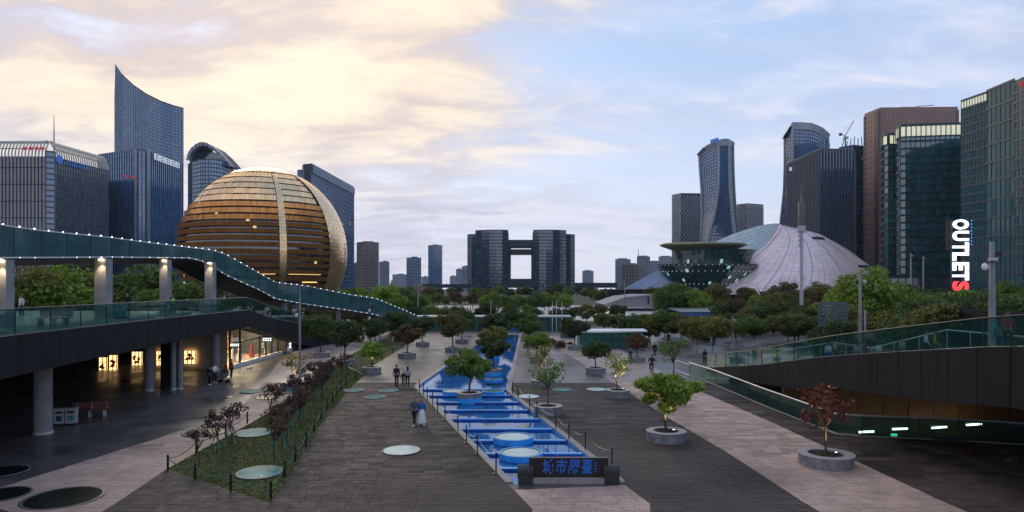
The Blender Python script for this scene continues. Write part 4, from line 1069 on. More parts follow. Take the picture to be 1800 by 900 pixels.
# blue block with white signs
tC, _, _ = tower('office_block', 'blue glass block with white lettering on its roof edge at left', [(173, 470), (236, 452), (243, 450), (262, 455), (320, 500), (320, 560), (173, 560)], 264, 2.6, 3.6, 'glass_blue', 'mull_blue', md=.5, mw=.3, hz=1, hw=.25, hd=.12)
for px, D in ((240, 451), (262, 454), (318, 499)):
    MB().box((X(px, D), D-.6, Z(264, 450)/2+.6), (1.7 if px < 300 else 1., 1.2, Z(264, 450)+1)).build('corner_pier', 'mull_pale', tC)
for k in range(5):
    D = 462+7.5*k; x = X(273+9.2*k, D)-.2; z = Z(275, 460)-.5*k*0
    b = MB().box((x+1.1, D, z), (.5, 5.6, 4.0)).build('sign_letter', 'white_sign', tC)
    MB().box((x+1.4, D, z+.8), (.12, 3., .8)).build('letter_counter', 'mull_blue', b); MB().box((x+1.4, D, z-.9), (.12, 3., .8)).build('letter_counter', 'mull_blue', b)
for k in range(4): MB().box((X(222+6*k, 452), 449.5, Z(311+1.2*k, 455)), (1.3, .25, 1.4)).build('sign_stroke', 'red_sign', tC)

# sail-topped tower
tB = thing('sail_tower', 'tall blue glass tower with a curved slanting top rising to a point', 'tower', (X(262, 700), 700, 0))
arc = [(203, 705), (215, 690), (235, 678), (258, 672), (282, 675), (303, 685), (322, 704)]
AP = [(X(a, d), d) for a, d in arc]
TX = [203, 215, 235, 258, 282, 303, 322]; TYY = [115, 132, 151, 166.5, 178.5, 186, 191]
def fB(u, v):
    k = u*6; i = min(5, int(k)); f = k-i
    x = lerp(AP[i][0], AP[i+1][0], f); y = lerp(AP[i][1], AP[i+1][1], f); px = CX+x/y*F
    return (x, y, lerp(0, Z(interp(TX, TYY, px), y), v))
pm, mm = MB(), MB(); grid_skin(pm, mm, fB, 42, 62, .35, .3, flat=False, hw=.7, hd=.4)
pm.build('window_panes', 'glass_sail', tB, kind='stuff'); mm.build('mullion_grid', 'mull_blue', tB, kind='stuff')

mb = MB(); n = 24; fr = [fB(i/n, 1) for i in range(n+1)]
for i in range(n):
    a, b = fr[i], fr[i+1]
    mb.quad((a[0], a[1]+.3, 0), (b[0], b[1]+.3, 0), (b[0], b[1]+.3, b[2]), (a[0], a[1]+.3, a[2]))
    mb.quad((a[0], a[1]+.3, a[2]-.05), (b[0], b[1]+.3, b[2]-.05), (b[0]*1.06, 745, b[2]-18), (a[0]*1.06, 745, a[2]-18))
mb.quad((fr[0][0], fr[0][1], 0), (fr[0][0], fr[0][1], fr[0][2]), (fr[0][0]*1.06, 745, fr[0][2]-18), (fr[0][0]*1.06, 745, 0))
mb.quad((fr[n][0], fr[n][1], 0), (fr[n][0]*1.06, 745, 0), (fr[n][0]*1.06, 745, fr[n][2]-18), (fr[n][0], fr[n][1], fr[n][2]))
mb.build('wall', 'mull_blue', tB)
MB().tube([(p[0], p[1]-.2, p[2]+.3) for p in fr], .7, 5).build('roof_edge', 'mull_grey', tB)

# rounded tower with arched crown
tD = thing('arched_tower', 'rounded teal tower with an arched crown left of the gold sphere', 'tower', (X(371, 640), 640, 0))
arc = [(331, 660), (338, 640), (352, 628), (371, 624), (390, 629), (403, 642), (411, 662)]; AP2 = [(X(a, d), d) for a, d in arc]
def fD(u, v):
    k = u*6; i = min(5, int(k)); f = k-i; x = lerp(AP2[i][0], AP2[i+1][0], f); y = lerp(AP2[i][1], AP2[i+1][1], f)
    return (x, y, lerp(0, lerp(Z(283, 640), Z(288, 640), u), v))
pm, mm = MB(), MB(); grid_skin(pm, mm, fD, 24, 34, .4, .35, flat=False, hw=.8)
pm.build('window_panes', 'glass_sail', tD, kind='stuff'); mm.build('mullion_grid', 'mull_teal', tD, kind='stuff')
MB().prism(AP2+[(AP2[-1][0]*1.045, 690), (AP2[0][0]*1.045, 690)], 0, Z(284.5, 640)).build('wall', 'mull_blue', tD)
AR = [(331, 282), (333, 272), (338, 263), (347, 255), (356, 251), (366, 252), (378, 259), (392, 272), (404, 285), (411, 294)]
def arch(y0, y1, sh, name, m, k0=1.):
    mb = MB(); top = [(X(a, 640), Z(b, 640)) for a, b in AR]; cx = X(365, 640); cz = Z(294, 640)
    inn = [(cx+(x-cx)*sh, cz+(z-cz)*sh) for x, z in top]
    for (a, b, c, d) in zip(top[:-1], top[1:], inn[:-1], inn[1:]):
        for y in (y0, y1): mb.quad((a[0], y, a[1]), (b[0], y, b[1]), (d[0], y, d[1]), (c[0], y, c[1]))
        mb.quad((a[0], y0, a[1]), (a[0], y1, a[1]), (b[0], y1, b[1]), (b[0], y0, b[1])); mb.quad((c[0], y0, c[1]), (d[0], y0, d[1]), (d[0], y1, d[1]), (c[0], y1, c[1]))
    mb.build(name, m, tD)
arch(636, 662, .86, 'crown_arch', 'mull_pale'); arch(642, 660, .84, 'inner_arch', 'mull_dark')
mb = MB(); mb.add([(X(a, 648), 650, Z(294-(294-b)*.82, 640)) for a, b in AR], [tuple(range(len(AR)))]); mb.build('crown_screen', 'glass_navy', tD)
for k in range(12):
    i = k*.75; j = int(i); f = i-j; a, b = AR[j], AR[j+1]; px, py = lerp(a[0], b[0], f), lerp(a[1], b[1], f)
    MB().bar((X(px, 640), 635.4, Z(py, 640)), (X(365+(px-365)*.86, 640), 635.4, Z(294+(py-294)*.86, 640)), (0, -1, 0), .5, .4).build('crown_rib', 'mull_dark', tD)

# blue slab behind the sphere
tE, PE, zE = tower('slab_tower', 'blue slab tower with speckled windows right behind the gold sphere', [(532, 485), (548, 480), (622, 592), (622, 640), (532, 640)], 290, 2.3, 3.4, 'glass_blue', 'mull_blue', md=.3, mw=.35, hw=.5)
a, b = (X(548, 480), 480.), (X(622, 592), 592.); e = Vector((b[0]-a[0], b[1]-a[1])).normalized(); nn = Vector((e.y, -e.x))
MB().bar((a[0]+nn.x*.4, a[1]+nn.y*.4, zE-3), (b[0]+nn.x*.4, b[1]+nn.y*.4, zE-3), (nn.x, nn.y, 0), 5.5, .5).build('roof_fascia', 'mull_blue', tE)
MB().box((a[0]-2.2, a[1]-1, zE/2), (5, 3, zE+.5)).build('corner_pier', 'mull_dark', tE)
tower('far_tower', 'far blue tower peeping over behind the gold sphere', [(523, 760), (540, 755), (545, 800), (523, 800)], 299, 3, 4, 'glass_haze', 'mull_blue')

# --- far skyline in the middle
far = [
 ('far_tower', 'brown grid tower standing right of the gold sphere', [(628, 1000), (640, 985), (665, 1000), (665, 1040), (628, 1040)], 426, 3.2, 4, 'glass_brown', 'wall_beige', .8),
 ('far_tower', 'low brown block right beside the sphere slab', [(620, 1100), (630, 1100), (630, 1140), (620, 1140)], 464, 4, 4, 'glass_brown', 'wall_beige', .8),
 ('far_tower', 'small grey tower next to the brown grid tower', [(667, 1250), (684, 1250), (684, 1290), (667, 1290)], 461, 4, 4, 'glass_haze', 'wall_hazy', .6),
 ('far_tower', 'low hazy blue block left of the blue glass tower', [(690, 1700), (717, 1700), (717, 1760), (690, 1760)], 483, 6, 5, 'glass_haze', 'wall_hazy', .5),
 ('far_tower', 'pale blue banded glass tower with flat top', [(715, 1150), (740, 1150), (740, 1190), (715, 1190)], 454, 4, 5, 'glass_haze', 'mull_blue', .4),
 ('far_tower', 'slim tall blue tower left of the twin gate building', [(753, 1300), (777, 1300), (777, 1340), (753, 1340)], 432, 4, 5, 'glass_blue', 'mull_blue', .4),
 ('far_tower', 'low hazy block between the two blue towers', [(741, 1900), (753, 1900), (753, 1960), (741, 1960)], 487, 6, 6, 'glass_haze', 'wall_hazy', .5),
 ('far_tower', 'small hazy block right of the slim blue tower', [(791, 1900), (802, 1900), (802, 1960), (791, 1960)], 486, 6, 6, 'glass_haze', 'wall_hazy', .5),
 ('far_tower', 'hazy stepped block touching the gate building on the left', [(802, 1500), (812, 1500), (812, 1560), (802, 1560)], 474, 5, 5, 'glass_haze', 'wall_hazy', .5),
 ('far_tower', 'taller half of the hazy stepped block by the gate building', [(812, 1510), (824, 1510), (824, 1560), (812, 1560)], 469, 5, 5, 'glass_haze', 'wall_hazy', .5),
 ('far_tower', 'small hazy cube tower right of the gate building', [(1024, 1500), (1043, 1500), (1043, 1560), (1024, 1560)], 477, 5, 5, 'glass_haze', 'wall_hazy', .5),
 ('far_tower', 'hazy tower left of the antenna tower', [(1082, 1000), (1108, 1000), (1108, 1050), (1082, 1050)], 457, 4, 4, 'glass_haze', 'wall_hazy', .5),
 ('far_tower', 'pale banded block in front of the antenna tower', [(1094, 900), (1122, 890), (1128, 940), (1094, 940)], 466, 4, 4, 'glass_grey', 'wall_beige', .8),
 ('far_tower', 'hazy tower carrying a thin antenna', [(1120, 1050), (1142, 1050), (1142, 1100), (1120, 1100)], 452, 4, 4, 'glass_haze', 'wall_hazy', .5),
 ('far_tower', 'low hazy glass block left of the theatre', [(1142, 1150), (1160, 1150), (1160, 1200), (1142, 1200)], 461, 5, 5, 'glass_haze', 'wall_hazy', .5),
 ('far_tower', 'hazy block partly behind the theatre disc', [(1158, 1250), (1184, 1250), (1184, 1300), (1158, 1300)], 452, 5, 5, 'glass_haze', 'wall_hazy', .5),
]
for nm, lab, ft, yt, cw, fh, gm, mm_, md in far:
    t, P, z1 = tower(nm, lab, ft, yt, cw, fh, gm, mm_, md=md, mw=.9, hw=1.2, wallm=mm_)
    if 'antenna' in lab and 'thin' in lab:
        MB().lathe([(.8, 0), (.3, 14), (.1, 18)], (X(1124, 1060), 1070, z1), 6).build('antenna', 'steel', t)
    cx_, cy_ = t.location.x, t.location.y+8
    MB().box((cx_, cy_, z1+2), (abs(P[0][0]-P[2][0])*.35+3, 12, 3.5)).build('roof_plant', mm_, t)
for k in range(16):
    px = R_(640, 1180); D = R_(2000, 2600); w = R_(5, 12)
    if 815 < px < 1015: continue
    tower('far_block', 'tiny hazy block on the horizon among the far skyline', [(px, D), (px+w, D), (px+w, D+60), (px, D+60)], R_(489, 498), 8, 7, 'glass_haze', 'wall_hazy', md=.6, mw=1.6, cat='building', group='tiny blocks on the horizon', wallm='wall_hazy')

# gate-shaped civic building
tG = thing('gate_building', 'dark twin-towered gate building with a square opening in the middle', 'building', (X(916, 850), 860, 0))
def civic(pts, ytop, D):
    P = [(X(a, d), d) for a, d in pts]; n = len(P)-1; z1 = Z(ytop, D)
    def f(u, v):
        k = u*n; i = min(n-1, int(k)); g = k-i
        return (lerp(P[i][0], P[i+1][0], g), lerp(P[i][1], P[i+1][1], g), lerp(0, z1, v))
    pm, mm = MB(), MB(); grid_skin(pm, mm, f, max(8, int(abs(P[-1][0]-P[0][0])/2.6)), int(z1/4), .4, .3, flat=False, hw=.9)
    MB().prism(P+[(P[-1][0], 910), (P[0][0], 910)], 0, z1).build('tower_wall', 'mull_dark', tG)
    pm.build('window_panes', 'glass_civic', tG, kind='stuff'); mm.build('mullion_grid', 'mull_dark', tG, kind='stuff')
civic([(822, 873), (829, 869), (840, 867)], 412, 868); civic([(992, 867), (1003, 869), (1010, 873)], 412, 868)
civic([(836, 850), (848, 845), (860, 842), (872, 841), (883, 842), (893, 845)], 404.5, 843)
civic([(937.5, 845), (948, 842), (960, 841), (972, 842), (984, 845), (995, 850)], 404.5, 843)
def cbox(px0, px1, py0, py1, D, dep, nm, m='mull_dark'):
    x0, x1, z0, z1 = X(px0, D), X(px1, D), Z(py1, D), Z(py0, D)
    return MB().box(((x0+x1)/2, D+dep/2, (z0+z1)/2), (x1-x0, dep, z1-z0)).build(nm, m, tG)
cbox(884, 945, 421.5, 433.5, 846, 40, 'bridge_beam'); cbox(896, 936, 438, 446.5, 852, 30, 'bridge_beam')
cbox(884, 897.5, 433.6, 506, 852, 40, 'inner_pier'); cbox(934.5, 945, 433.6, 506, 852, 40, 'inner_pier')
cbox(880, 952, 494, 506, 842, 50, 'podium'); cbox(897, 935, 490, 494, 850, 30, 'podium'); cbox(738, 830, 499.5, 506, 870, 30, 'low_wing'); cbox(1000, 1085, 497, 506, 880, 30, 'low_wing')
for k in range(24): cbox(742+14.2*k-.6, 742+14.2*k+.6, 498, 506, 838, 2, 'colonnade_post')

# --- right group
def loft_tower(name, label, rows, gm, mm_, nuv, frame_edges=True, top=None, md=.3):
    """rows: list of (z, [(x, y), ...]) sections from the ground up, corners left to right across the front"""
    zs = [r[0] for r in rows]; nc = len(rows[0][1])
    t = thing(name, label, 'tower', (sum(p[0] for p in rows[0][1])/nc, rows[0][1][0][1], 0))
    def corner(i, z): return (interp(zs, [r[1][i][0] for r in rows], z), interp(zs, [r[1][i][1] for r in rows], z))
    pm, mm = MB(), MB(); wall = MB(); z0, z1 = zs[0], zs[-1]
    tp = top or (lambda u: z1)
    for i in range(nc-1):
        def f(u, v, i=i):
            z = lerp(z0, tp((i+u)/(nc-1)), v); a, b = corner(i, z), corner(i+1, z)
            return (lerp(a[0], b[0], u), lerp(a[1], b[1], u), z)
        grid_skin(pm, mm, f, nuv[i], nuv[-1], md, .3, flat=False, hw=.6, hd=.35)
        for j in range(24):
            for q in range(4):
                A, B, C, D_ = [Vector(f(*uv))+Vector((0, .35, 0)) for uv in ((q/4, j/24), ((q+1)/4, j/24), ((q+1)/4, (j+1)/24), (q/4, (j+1)/24))]; wall.quad(A, B, C, D_)
    pm.build('window_panes', gm, t, kind='stuff'); mm.build('mullion_grid', mm_, t, kind='stuff')
    # side and roof skins
    for j in range(24):
        za, zb = lerp(z0, z1, j/24), lerp(z0, z1, (j+1)/24)
        for i, dy in ((0, 45), (nc-1, 45)):
            a, b = corner(i, za), corner(i, zb); zb_ = min(zb, tp(i/(nc-1))); ka = 1+(dy+4)/a[1]; wall.quad((a[0], a[1]+.3, min(za, tp(i/(nc-1)))), (a[0]*ka, a[1]+dy, min(za, tp(i/(nc-1)))), (b[0]*ka, b[1]+dy, zb_), (b[0], b[1]+.3, zb_))
    A, B = corner(0, z1), corner(nc-1, z1)
    wall.build('wall', 'mull_dark', t)
    if frame_edges:
        for i in range(nc):
            pts = []
            zt = tp(i/(nc-1))
            for j in range(19):
                z = lerp(z0, zt, j/18); c = corner(i, z); pts.append((c[0], c[1]-.5, z))
            MB().tube(pts, 1.1, 5).build('edge_fin', 'mull_pale', t)
    rf = MB(); m_ = 16; top_pts = []
    for k in range(m_+1):
        u = k/m_; i = min(nc-2, int(u*(nc-1))); g = u*(nc-1)-i; z = tp(u); a, b = corner(i, z), corner(i+1, z); top_pts.append((lerp(a[0], b[0], g), lerp(a[1], b[1], g), z))
    for a, b in zip(top_pts[:-1], top_pts[1:]): rf.quad(a, b, (b[0]*(1+47/b[1]), b[1]+45, b[2]), (a[0]*(1+47/a[1]), a[1]+45, a[2]))
    rf.build('roof', 'roof_grey', t)
    for a, b in zip(top_pts[:-1], top_pts[1:]):
        MB().bar((a[0], a[1]-.5, a[2]-2.5), (b[0], b[1]-.5, b[2]-2.5), (0, -1, 0), 6.0, .5).build('parapet', 'mull_pale', t)
    return t, top_pts
def xr(D, *pxs): return [X(p, D) for p in pxs]
rows = []
for py, a, b, c, d in [(510, 1222, 1225, 1300, 1306), (428, 1231, 1243, 1290.5, 1298), (400, 1233, 1250, 1288, 1296), (370, 1234, 1258, 1284.5, 1293), (330, 1233, 1263, 1281.5, 1290.5), (290, 1230, 1263.5, 1280.5, 1289), (245, 1228, 1263, 1280, 1288.5)]:
    rows.append((max(0, Z(py, 590)), [(X(a, 612), 612), (X(b, 588), 588), (X(c, 592), 592), (X(d, 606), 606)]))
tH, tops = loft_tower('waisted_tower', 'blue waisted tower with pale edge fins rising behind the theatre', rows, 'glass_blue', 'mull_blue', [8, 8, 4, 44], top=lambda u: Z(interp([0, .12, .5, .9, 1], [262, 252, 245, 243, 246], u), 590))
for k in range(4): MB().box((X(1249+3.6*k, 588), 585.5, Z(250.5-1.2*k, 590)), (1.6, .4, 3.)).build('sign_letter', 'blue_sign', tH)
rows = []
for py, a, b, d in [(510, 1360, 1374, 1470), (395, 1371, 1384, 1459), (330, 1378, 1390.5, 1453), (280, 1379.5, 1393, 1454), (214, 1379, 1393, 1456)]:
    rows.append((max(0, Z(py, 560)), [(X(a, 580), 580), (X(b, 558), 558), (X(d, 575), 575)]))
loft_tower('waisted_tower', 'blue waisted tower with a rounded top corner behind the finned block', rows, 'glass_blue', 'mull_blue', [4, 16, 48], top=lambda u: Z(interp([0, .3, .55, .75, .9, 1], [228, 222, 216, 214, 219, 230], u), 560))
# patterned blocks
def diamond_block(label, foot, ytop, D0, slant=None):
    t, P, z1 = tower('patterned_block', label, foot, ytop, 3, 4, 'glass_grey', 'mull_grey', vt=0, hz=0, md=.1, coping=1.0, wallm='mull_dark', tilt=.02)
    mb = MB()
    for i in range(len(P)):
        a, b = P[i], P[(i+1) % len(P)]; d = Vector((b[0]-a[0], b[1]-a[1])); L = d.length
        nx, ny = d.y/L, -d.x/L
        if ny > -.2: continue
        nu, nv = max(2, int(L/3.4)), int(z1/5)
        for p in range(nu*2+1):
            for q in range(nv*2+1):
                if (p+q) % 2 == 0: continue
                s, z = p/(2*nu)*L, q/(2*nv)*z1; hw_, hh = L/nu*.40, z1/nv*.40
                if s < hw_ or s > L-hw_ or z < hh or z > z1-hh: continue
                c = (a[0]+d.x/L*s+nx*.25, a[1]+d.y/L*s+ny*.25)
                mb.quad((c[0]-d.x/L*hw_, c[1]-d.y/L*hw_, z), (c[0], c[1], z-hh), (c[0]+d.x/L*hw_, c[1]+d.y/L*hw_, z), (c[0]+nx*.4, c[1]+ny*.4, z+hh))
    mb.build('diamond_panels', 'mull_pale', t, kind='stuff'); return t
diamond_block('grey block with a diamond-patterned facade left of the waisted tower', [(1181, 735), (1197, 720), (1236, 722), (1236, 780), (1181, 780)], 341, 720)
diamond_block('smaller diamond-patterned block right of the waisted tower', [(1295, 700), (1314, 690), (1342, 700), (1342, 740), (1295, 740)], 359, 690)
# finned block
tF, PF, zF = tower('finned_block', 'dark block with close vertical fins in front of the rounded tower', [(1385, 468), (1441, 420), (1500, 422), (1502, 480), (1385, 520)], 263, 1.95, 3.8, 'glass_navy', 'mull_grey', md=1.0, mw=.45, hw=.3, hd=.2, coping=.8)
for k in range(3): MB().box((X(1388+4.2*k, 462), 460.2-2.8*k, Z(298-1.5*k, 462)), (1.5, .5, 2.4)).build('sign_letter', ['white_sign', 'red_sign', 'white_sign'][k], tF)
# tower under construction with crane
tK, _, zK = tower('unfinished_tower', 'dark tower under construction with a crane on its roof', [(1475, 560), (1500, 550), (1522, 555), (1522, 610), (1475, 610)], 257, 2.6, 3.6, 'glass_navy', 'mull_blue', md=.6, mw=.3, hw=.8)
for k in range(6): MB().bar((X(1480+7*k, 552), 552, zK), (X(1484+6*k, 552), 552, zK+R_(3, 9)), (0, -1, 0), .5, .5).build('steel_frame', 'mull_grey', tK)
cr = thing('roof_crane', 'pale tower crane standing on the unfinished tower roof', 'crane', (X(1486, 556), 556, zK))
x, y = X(1486, 556), 556
MB().tube([(x, y, zK), (x, y, zK+9)], .6, 4).build('mast', 'pale_steel', cr)
MB().tube([(x-2, y, zK+7), (x+7, y, zK+22)], .45, 4).build('jib', 'pale_steel', cr)
MB().tube([(x, y, zK+9), (x-4, y, zK+12)], .4, 4).build('counter_jib', 'pale_steel', cr); MB().box((x-4, y, zK+10.8), (2, 1.5, 2)).build('counterweight', 'mull_grey', cr)
MB().box((x+1, y-1, zK+8), (1.6, 1.6, 2)).build('cab', 'white_paint', cr); MB().tube([(x+7, y, zK+22), (x-4, y, zK+12)], .08, 4).build('stay_cable', 'black_metal', cr)
# brown granite tower
tN, PN, zN = tower('granite_tower', 'tall brown granite tower with narrow windows at right', [(1520, 500), (1541, 486), (1548, 482), (1683, 480), (1683, 540), (1520, 560)], 193, 3.2, 3.7, 'glass_brown', 'granite', md=.35, mw=2.0, hw=2.5, hd=.33, coping=2.2, wallm='granite')
MB().box((X(1544.5, 484), 484.5, zN/2), (2.6, 5, zN+.6)).build('dark_slot', 'granite_dark', tN)
for px, w, h in ((1570, 8, 3), (1590, 12, 4), (1620, 20, 2.5), (1650, 10, 4)): MB().box((X(px, 500), 500, zN+2+h/2), (w, 10, h)).build('roof_plant', 'granite_dark', tN)
MB().tube([(X(1610, 490), 490, zN+5), (X(1642, 490), 490, zN+6)], .35, 4).build('roof_crane_arm', 'pale_steel', tN)
# teal glass block with lit crown
def lit_crown(t, P, z, h, cw, m='crown_lit'):
    pm, mm = MB(), MB()
    for i in range(len(P)):
        a, b = P[i], P[(i+1) % len(P)]; d = Vector((b[0]-a[0], b[1]-a[1])); L = d.length
        nx, ny = d.y/L, -d.x/L; mx, my = (a[0]+b[0])/2, (a[1]+b[1])/2
        if -(nx*mx+ny*my)/math.hypot(mx, my) < 0: continue
        a_ = (a[0]+nx*.6, a[1]+ny*.6); b_ = (b[0]+nx*.6, b[1]+ny*.6)
        grid_skin(pm, mm, plane_f(a_, b_, z-h, z), max(1, round(L/cw)), 1, .3, .35, 1, 1, .03)
    pm.build('crown_panes', m, t, kind='stuff'); mm.build('crown_frame', 'mull_teal', t, kind='stuff')
tT, PT, zT = tower('teal_block', 'dark teal glass block with a glowing pale crown in front of the granite tower', [(1577, 336), (1583, 331), (1592, 330), (1688, 326), (1695, 390), (1577, 390)], 219, 2.2, 3.6, 'glass_teal', 'mull_teal', md=.3, mw=.25, hw=.9, hd=.35)
lit_crown(tT, PT, zT, 5, 2.2)
tT2, P2_, z2_ = tower('teal_block', 'lower rounded teal wing left of the glowing-crowned block', [(1550, 352), (1554, 346), (1562, 343), (1577, 343), (1577, 395), (1550, 395)], 238, 2.2, 3.6, 'glass_teal', 'mull_teal', md=.3, mw=.25, hw=.9, hd=.35)
lit_crown(tT2, P2_, z2_, 4.5, 2.2)
# nearest teal building at the right edge: panes told apart one by one
tR = thing('teal_tower', 'large teal glass tower cut by the right edge with lit top floor', 'tower', (X(1740, 250), 250, 0))
segs = [((1690, 262), (1735, 250), 178, 'glass_tealdark', 9, 24), ((1735, 250), (1784, 236), 160, 'glass_tealdark', 6, 12), ((1784, 233), (1900, 205), 148, 'glass_tealdark', 15, 24)]
fp = [(X(p, d), d) for p, d in [(1690, 262), (1735, 250), (1784, 236), (1900, 205), (1960, 300), (1690, 320)]]
MB().prism(fp, 0, Z(178, 262)).build('wall', 'mull_teal', tR)
MB().prism([fp[1], fp[2], fp[3], (X(1940, 290), 290), (X(1742, 300), 300)], Z(180, 262), Z(160, 242)).build('upper_wall', 'mull_teal', tR)
cnt = 0
for a, b, yt, gm, nu, nv in segs:
    A, B = (X(a[0], a[1]), a[1]), (X(b[0], b[1]), b[1]); z1 = Z(yt, a[1])
    pm, mm = MB(), MB(); grid_skin(pm, mm, plane_f(A, B, 0, z1), nu, nv, .2, .25, hw=.8, hd=.3, tilt=.08)
    for k in range(0, len(pm.f)):
        q = [pm.v[i] for i in pm.f[k]]; row = k % nv
        xm = sum(p[0] for p in q)/4; ym = sum(p[1] for p in q)/4; zm = sum(p[2] for p in q)/4
        vis = (CX+xm/ym*F) < 1815
        if vis and cnt < 300 and zm > 8:
            MB().quad(*q).build('window_pane', 'crown_lit' if (a[0] == 1690 and row == nv-1) else gm, tR); cnt += 1
    mm.build('mullion_grid', 'mull_teal', tR, kind='stuff')
for k in range(3): MB().box((X(1787+5*k, 230), 228.5, Z(153, 232)), (.7, .3, 1.6)).build('sign_letter', 'red_sign', tR)
tower('low_block', 'low dark podium block at the foot of the teal glass buildings', [(1540, 300), (1700, 290), (1700, 320), (1540, 325)], 488, 3, 4, 'glass_dark', 'mull_dark', md=.3, mw=.4, cat='building')

# ------------------------------------------------------------------ gold sphere
mat('gold_tile', (.95, .64, .34), .22, .95, .12, .05, .12, rvar=.08)
mat('copper_band', (.86, .36, .10), .33, .6, .18, .05, .14)
mat('sphere_core', (.05, .025, .015), .6, .2, .2, .05)
tower_glass('sphere_glass', (.035, .025, .02), .12, .6, .02, (1, .7, .3), .6)
sc_ = Vector((X(465, 350), 350, 25.6)); RX, RZ = 40.2, 43.2
sph = thing('sphere_building', 'golden sphere-shaped building with copper terraces', 'building', (sc_.x, sc_.y, 0))
fdir = math.atan2(-sc_.x, sc_.y)      # turn so that longitude 0 looks at the camera
def sp(phi, z, dr=0.):
    r = RX*math.sqrt(max(0, 1-((z-sc_.z)/RZ)**2))+dr; a = rad(phi)
    x, y = math.sin(a)*r, -math.cos(a)*r; c, s = math.cos(fdir), math.sin(fdir)
    return (sc_.x+x*c-y*s, sc_.y+x*s+y*c, z)
core = MB()
zz = [sc_.z-RZ*math.cos(rad(54+4.*k)) for k in range(31)]
for a, b in zip(zz[:-1], zz[1:]):
    for k in range(72): core.quad(sp(k*5, a, -1.6), sp(k*5+5, a, -1.6), sp(k*5+5, b, -1.6), sp(k*5, b, -1.6))
core.build('core', 'sphere_core', sph, True)
bands = [(-125, 9.2, 0), (13.6, 47, 0), (92, 150, 1)]
tiers = []; z = 1.6
while z < 61.5:
    h = 3.15; tiers.append((z, h)); z += h
tl = MB(); cb = MB(); gl_ = MB(); lg = MB()
def jit(q, d=.05): return (q[0]+R_(-d, d), q[1]+R_(-d, d), q[2])
for z, h in tiers:
    up = z > 46; mid = 38 < z <= 46
    out = .5 if up else (1.1 if mid else 1.7); ff = .86 if up else (.70 if mid else .60)
    for a0, a1, teeth in bands:
        if teeth: out = 3.0; ff = .5
        n = max(1, round((a1-a0)/2.4)); st = (a1-a0)/n
        for k in range(n):
            p, q = a0+k*st+.06, a0+(k+1)*st-.06
            lo = 0. if up else .15
            target = tl if up else cb
            A, B = sp(p, z, lo), sp(q, z, lo); C = sp(q, z+h*ff, out if not up else .1); D_ = sp(p, z+h*ff, out if not up else .1)
            d = R_(-.12, .12); target.quad(A, B, (C[0]+d, C[1]+d, C[2]), (D_[0]+d, D_[1]+d, D_[2]))
            if not up:
                lg.quad(sp(p-.06, z+h*ff, out), sp(q+.06, z+h*ff, out), sp(q+.06, z+h*ff+.05, -1.3), sp(p-.06, z+h*ff+.05, -1.3))
            gl_.quad(sp(p, z+h*ff, -.9), sp(q, z+h*ff, -.9), sp(q, z+h, -.9), sp(p, z+h, -.9))
        if up: lg.tube([sp(a0+(a1-a0)*k/24, z+h*ff+.1, .15) for k in range(25)], .22, 4)
# smooth shells: the meridian strip, the right flank and the cap
def shell(a0, a1, z0, z1, dr, du=2.4, dz=2.0):
    n, m_ = max(1, round((a1-a0)/du)), max(1, round((z1-z0)/dz))
    for i in range(n):
        for j in range(m_):
            p, q = lerp(a0, a1, i/n)+.05, lerp(a0, a1, (i+1)/n)-.05; c, d = lerp(z0, z1, j/m_)+.03, lerp(z0, z1, (j+1)/m_)-.03
            o = R_(-.05, .05); tl.quad(sp(p, c, dr+o), sp(q, c, dr-o), sp(q, d, dr+o), sp(p, d, dr-o))
shell(9.2, 13.6, 2, 63.5, 1.0, 1.2, 1.6); shell(47, 92, 2, 64, .9, 2.4, 1.9)
zc = [64.5+ (sc_.z+RZ-.05-64.5)*math.sin(rad(90*k/6)) for k in range(7)]
for a, b in zip(zc[:-1], zc[1:]):
    for k in range(60): tl.quad(sp(k*6+.1, a, .6), sp(k*6+5.9, a, .6), sp(k*6+5.9, b, .6), sp(k*6+.1, b, .6))
tl.build('gold_tiles', 'gold_tile', sph, kind='stuff'); cb.build('copper_panels', 'copper_band', sph, kind='stuff'); gl_.build('window_panes', 'sphere_glass', sph, kind='stuff'); lg.build('terrace_ledges', 'sphere_core', sph, kind='stuff')
for a0, a1, zq in [(-30, 7, 14.2), (16, 42, 14.2), (-18, 1, 10.8), (27, 40, 10.4)]:
    MB().tube([sp(lerp(a0, a1, k/10), zq, -.5) for k in range(11)], .18, 4).build('light_strip', 'yellow_glow', sph)
MB().lathe([(33, -.5), (33, 2.5)], (sc_.x, sc_.y, 0), 48).build('base_drum', 'sphere_core', sph)

# ------------------------------------------------------------------ grand theatre
mat('shell_panel', (.84, .68, .69), .38, .15, .08, .05, .06)
mat('shell_glass', (.36, .46, .48), .22, .2, .1, .05, .10)
mat('shell_slot', (.03, .03, .075), .5, 0, .2, .1)
mat('pyramid_glass', (.05, .16, .38), .12, 0, .2, .1, .25, ior=2.)
tower_glass('theatre_glass', (.012, .06, .06), .12, .5, .05, (.5, .95, .8), .35)
mat('disc_metal', (.24, .23, .15), .35, .6, .1, .1)
th = thing('theatre', 'theatre with a great pale shell roof beside a green glass bowl and disc', 'building', (X(1370, 300), 300, 0))
E = [(1250, 512, 286), (1266, 499, 288), (1282, 487, 290), (1308, 467, 293), (1332, 447, 296), (1348, 433, 299), (1360, 419, 302), (1369, 406, 305), (1373, 397, 308)]
Rr = [(1556, 512, 322), (1549, 489, 321), (1540, 478, 320), (1527, 466, 319), (1512, 455, 318), (1493, 441, 316), (1470, 427, 314), (1440, 411, 312), (1378, 396, 309)]
def w3(px, py, D): return Vector((X(px, D), D, Z(py, D)))
Ez = [w3(*e) for e in E]; Rz_ = [w3(*e) for e in Rr]
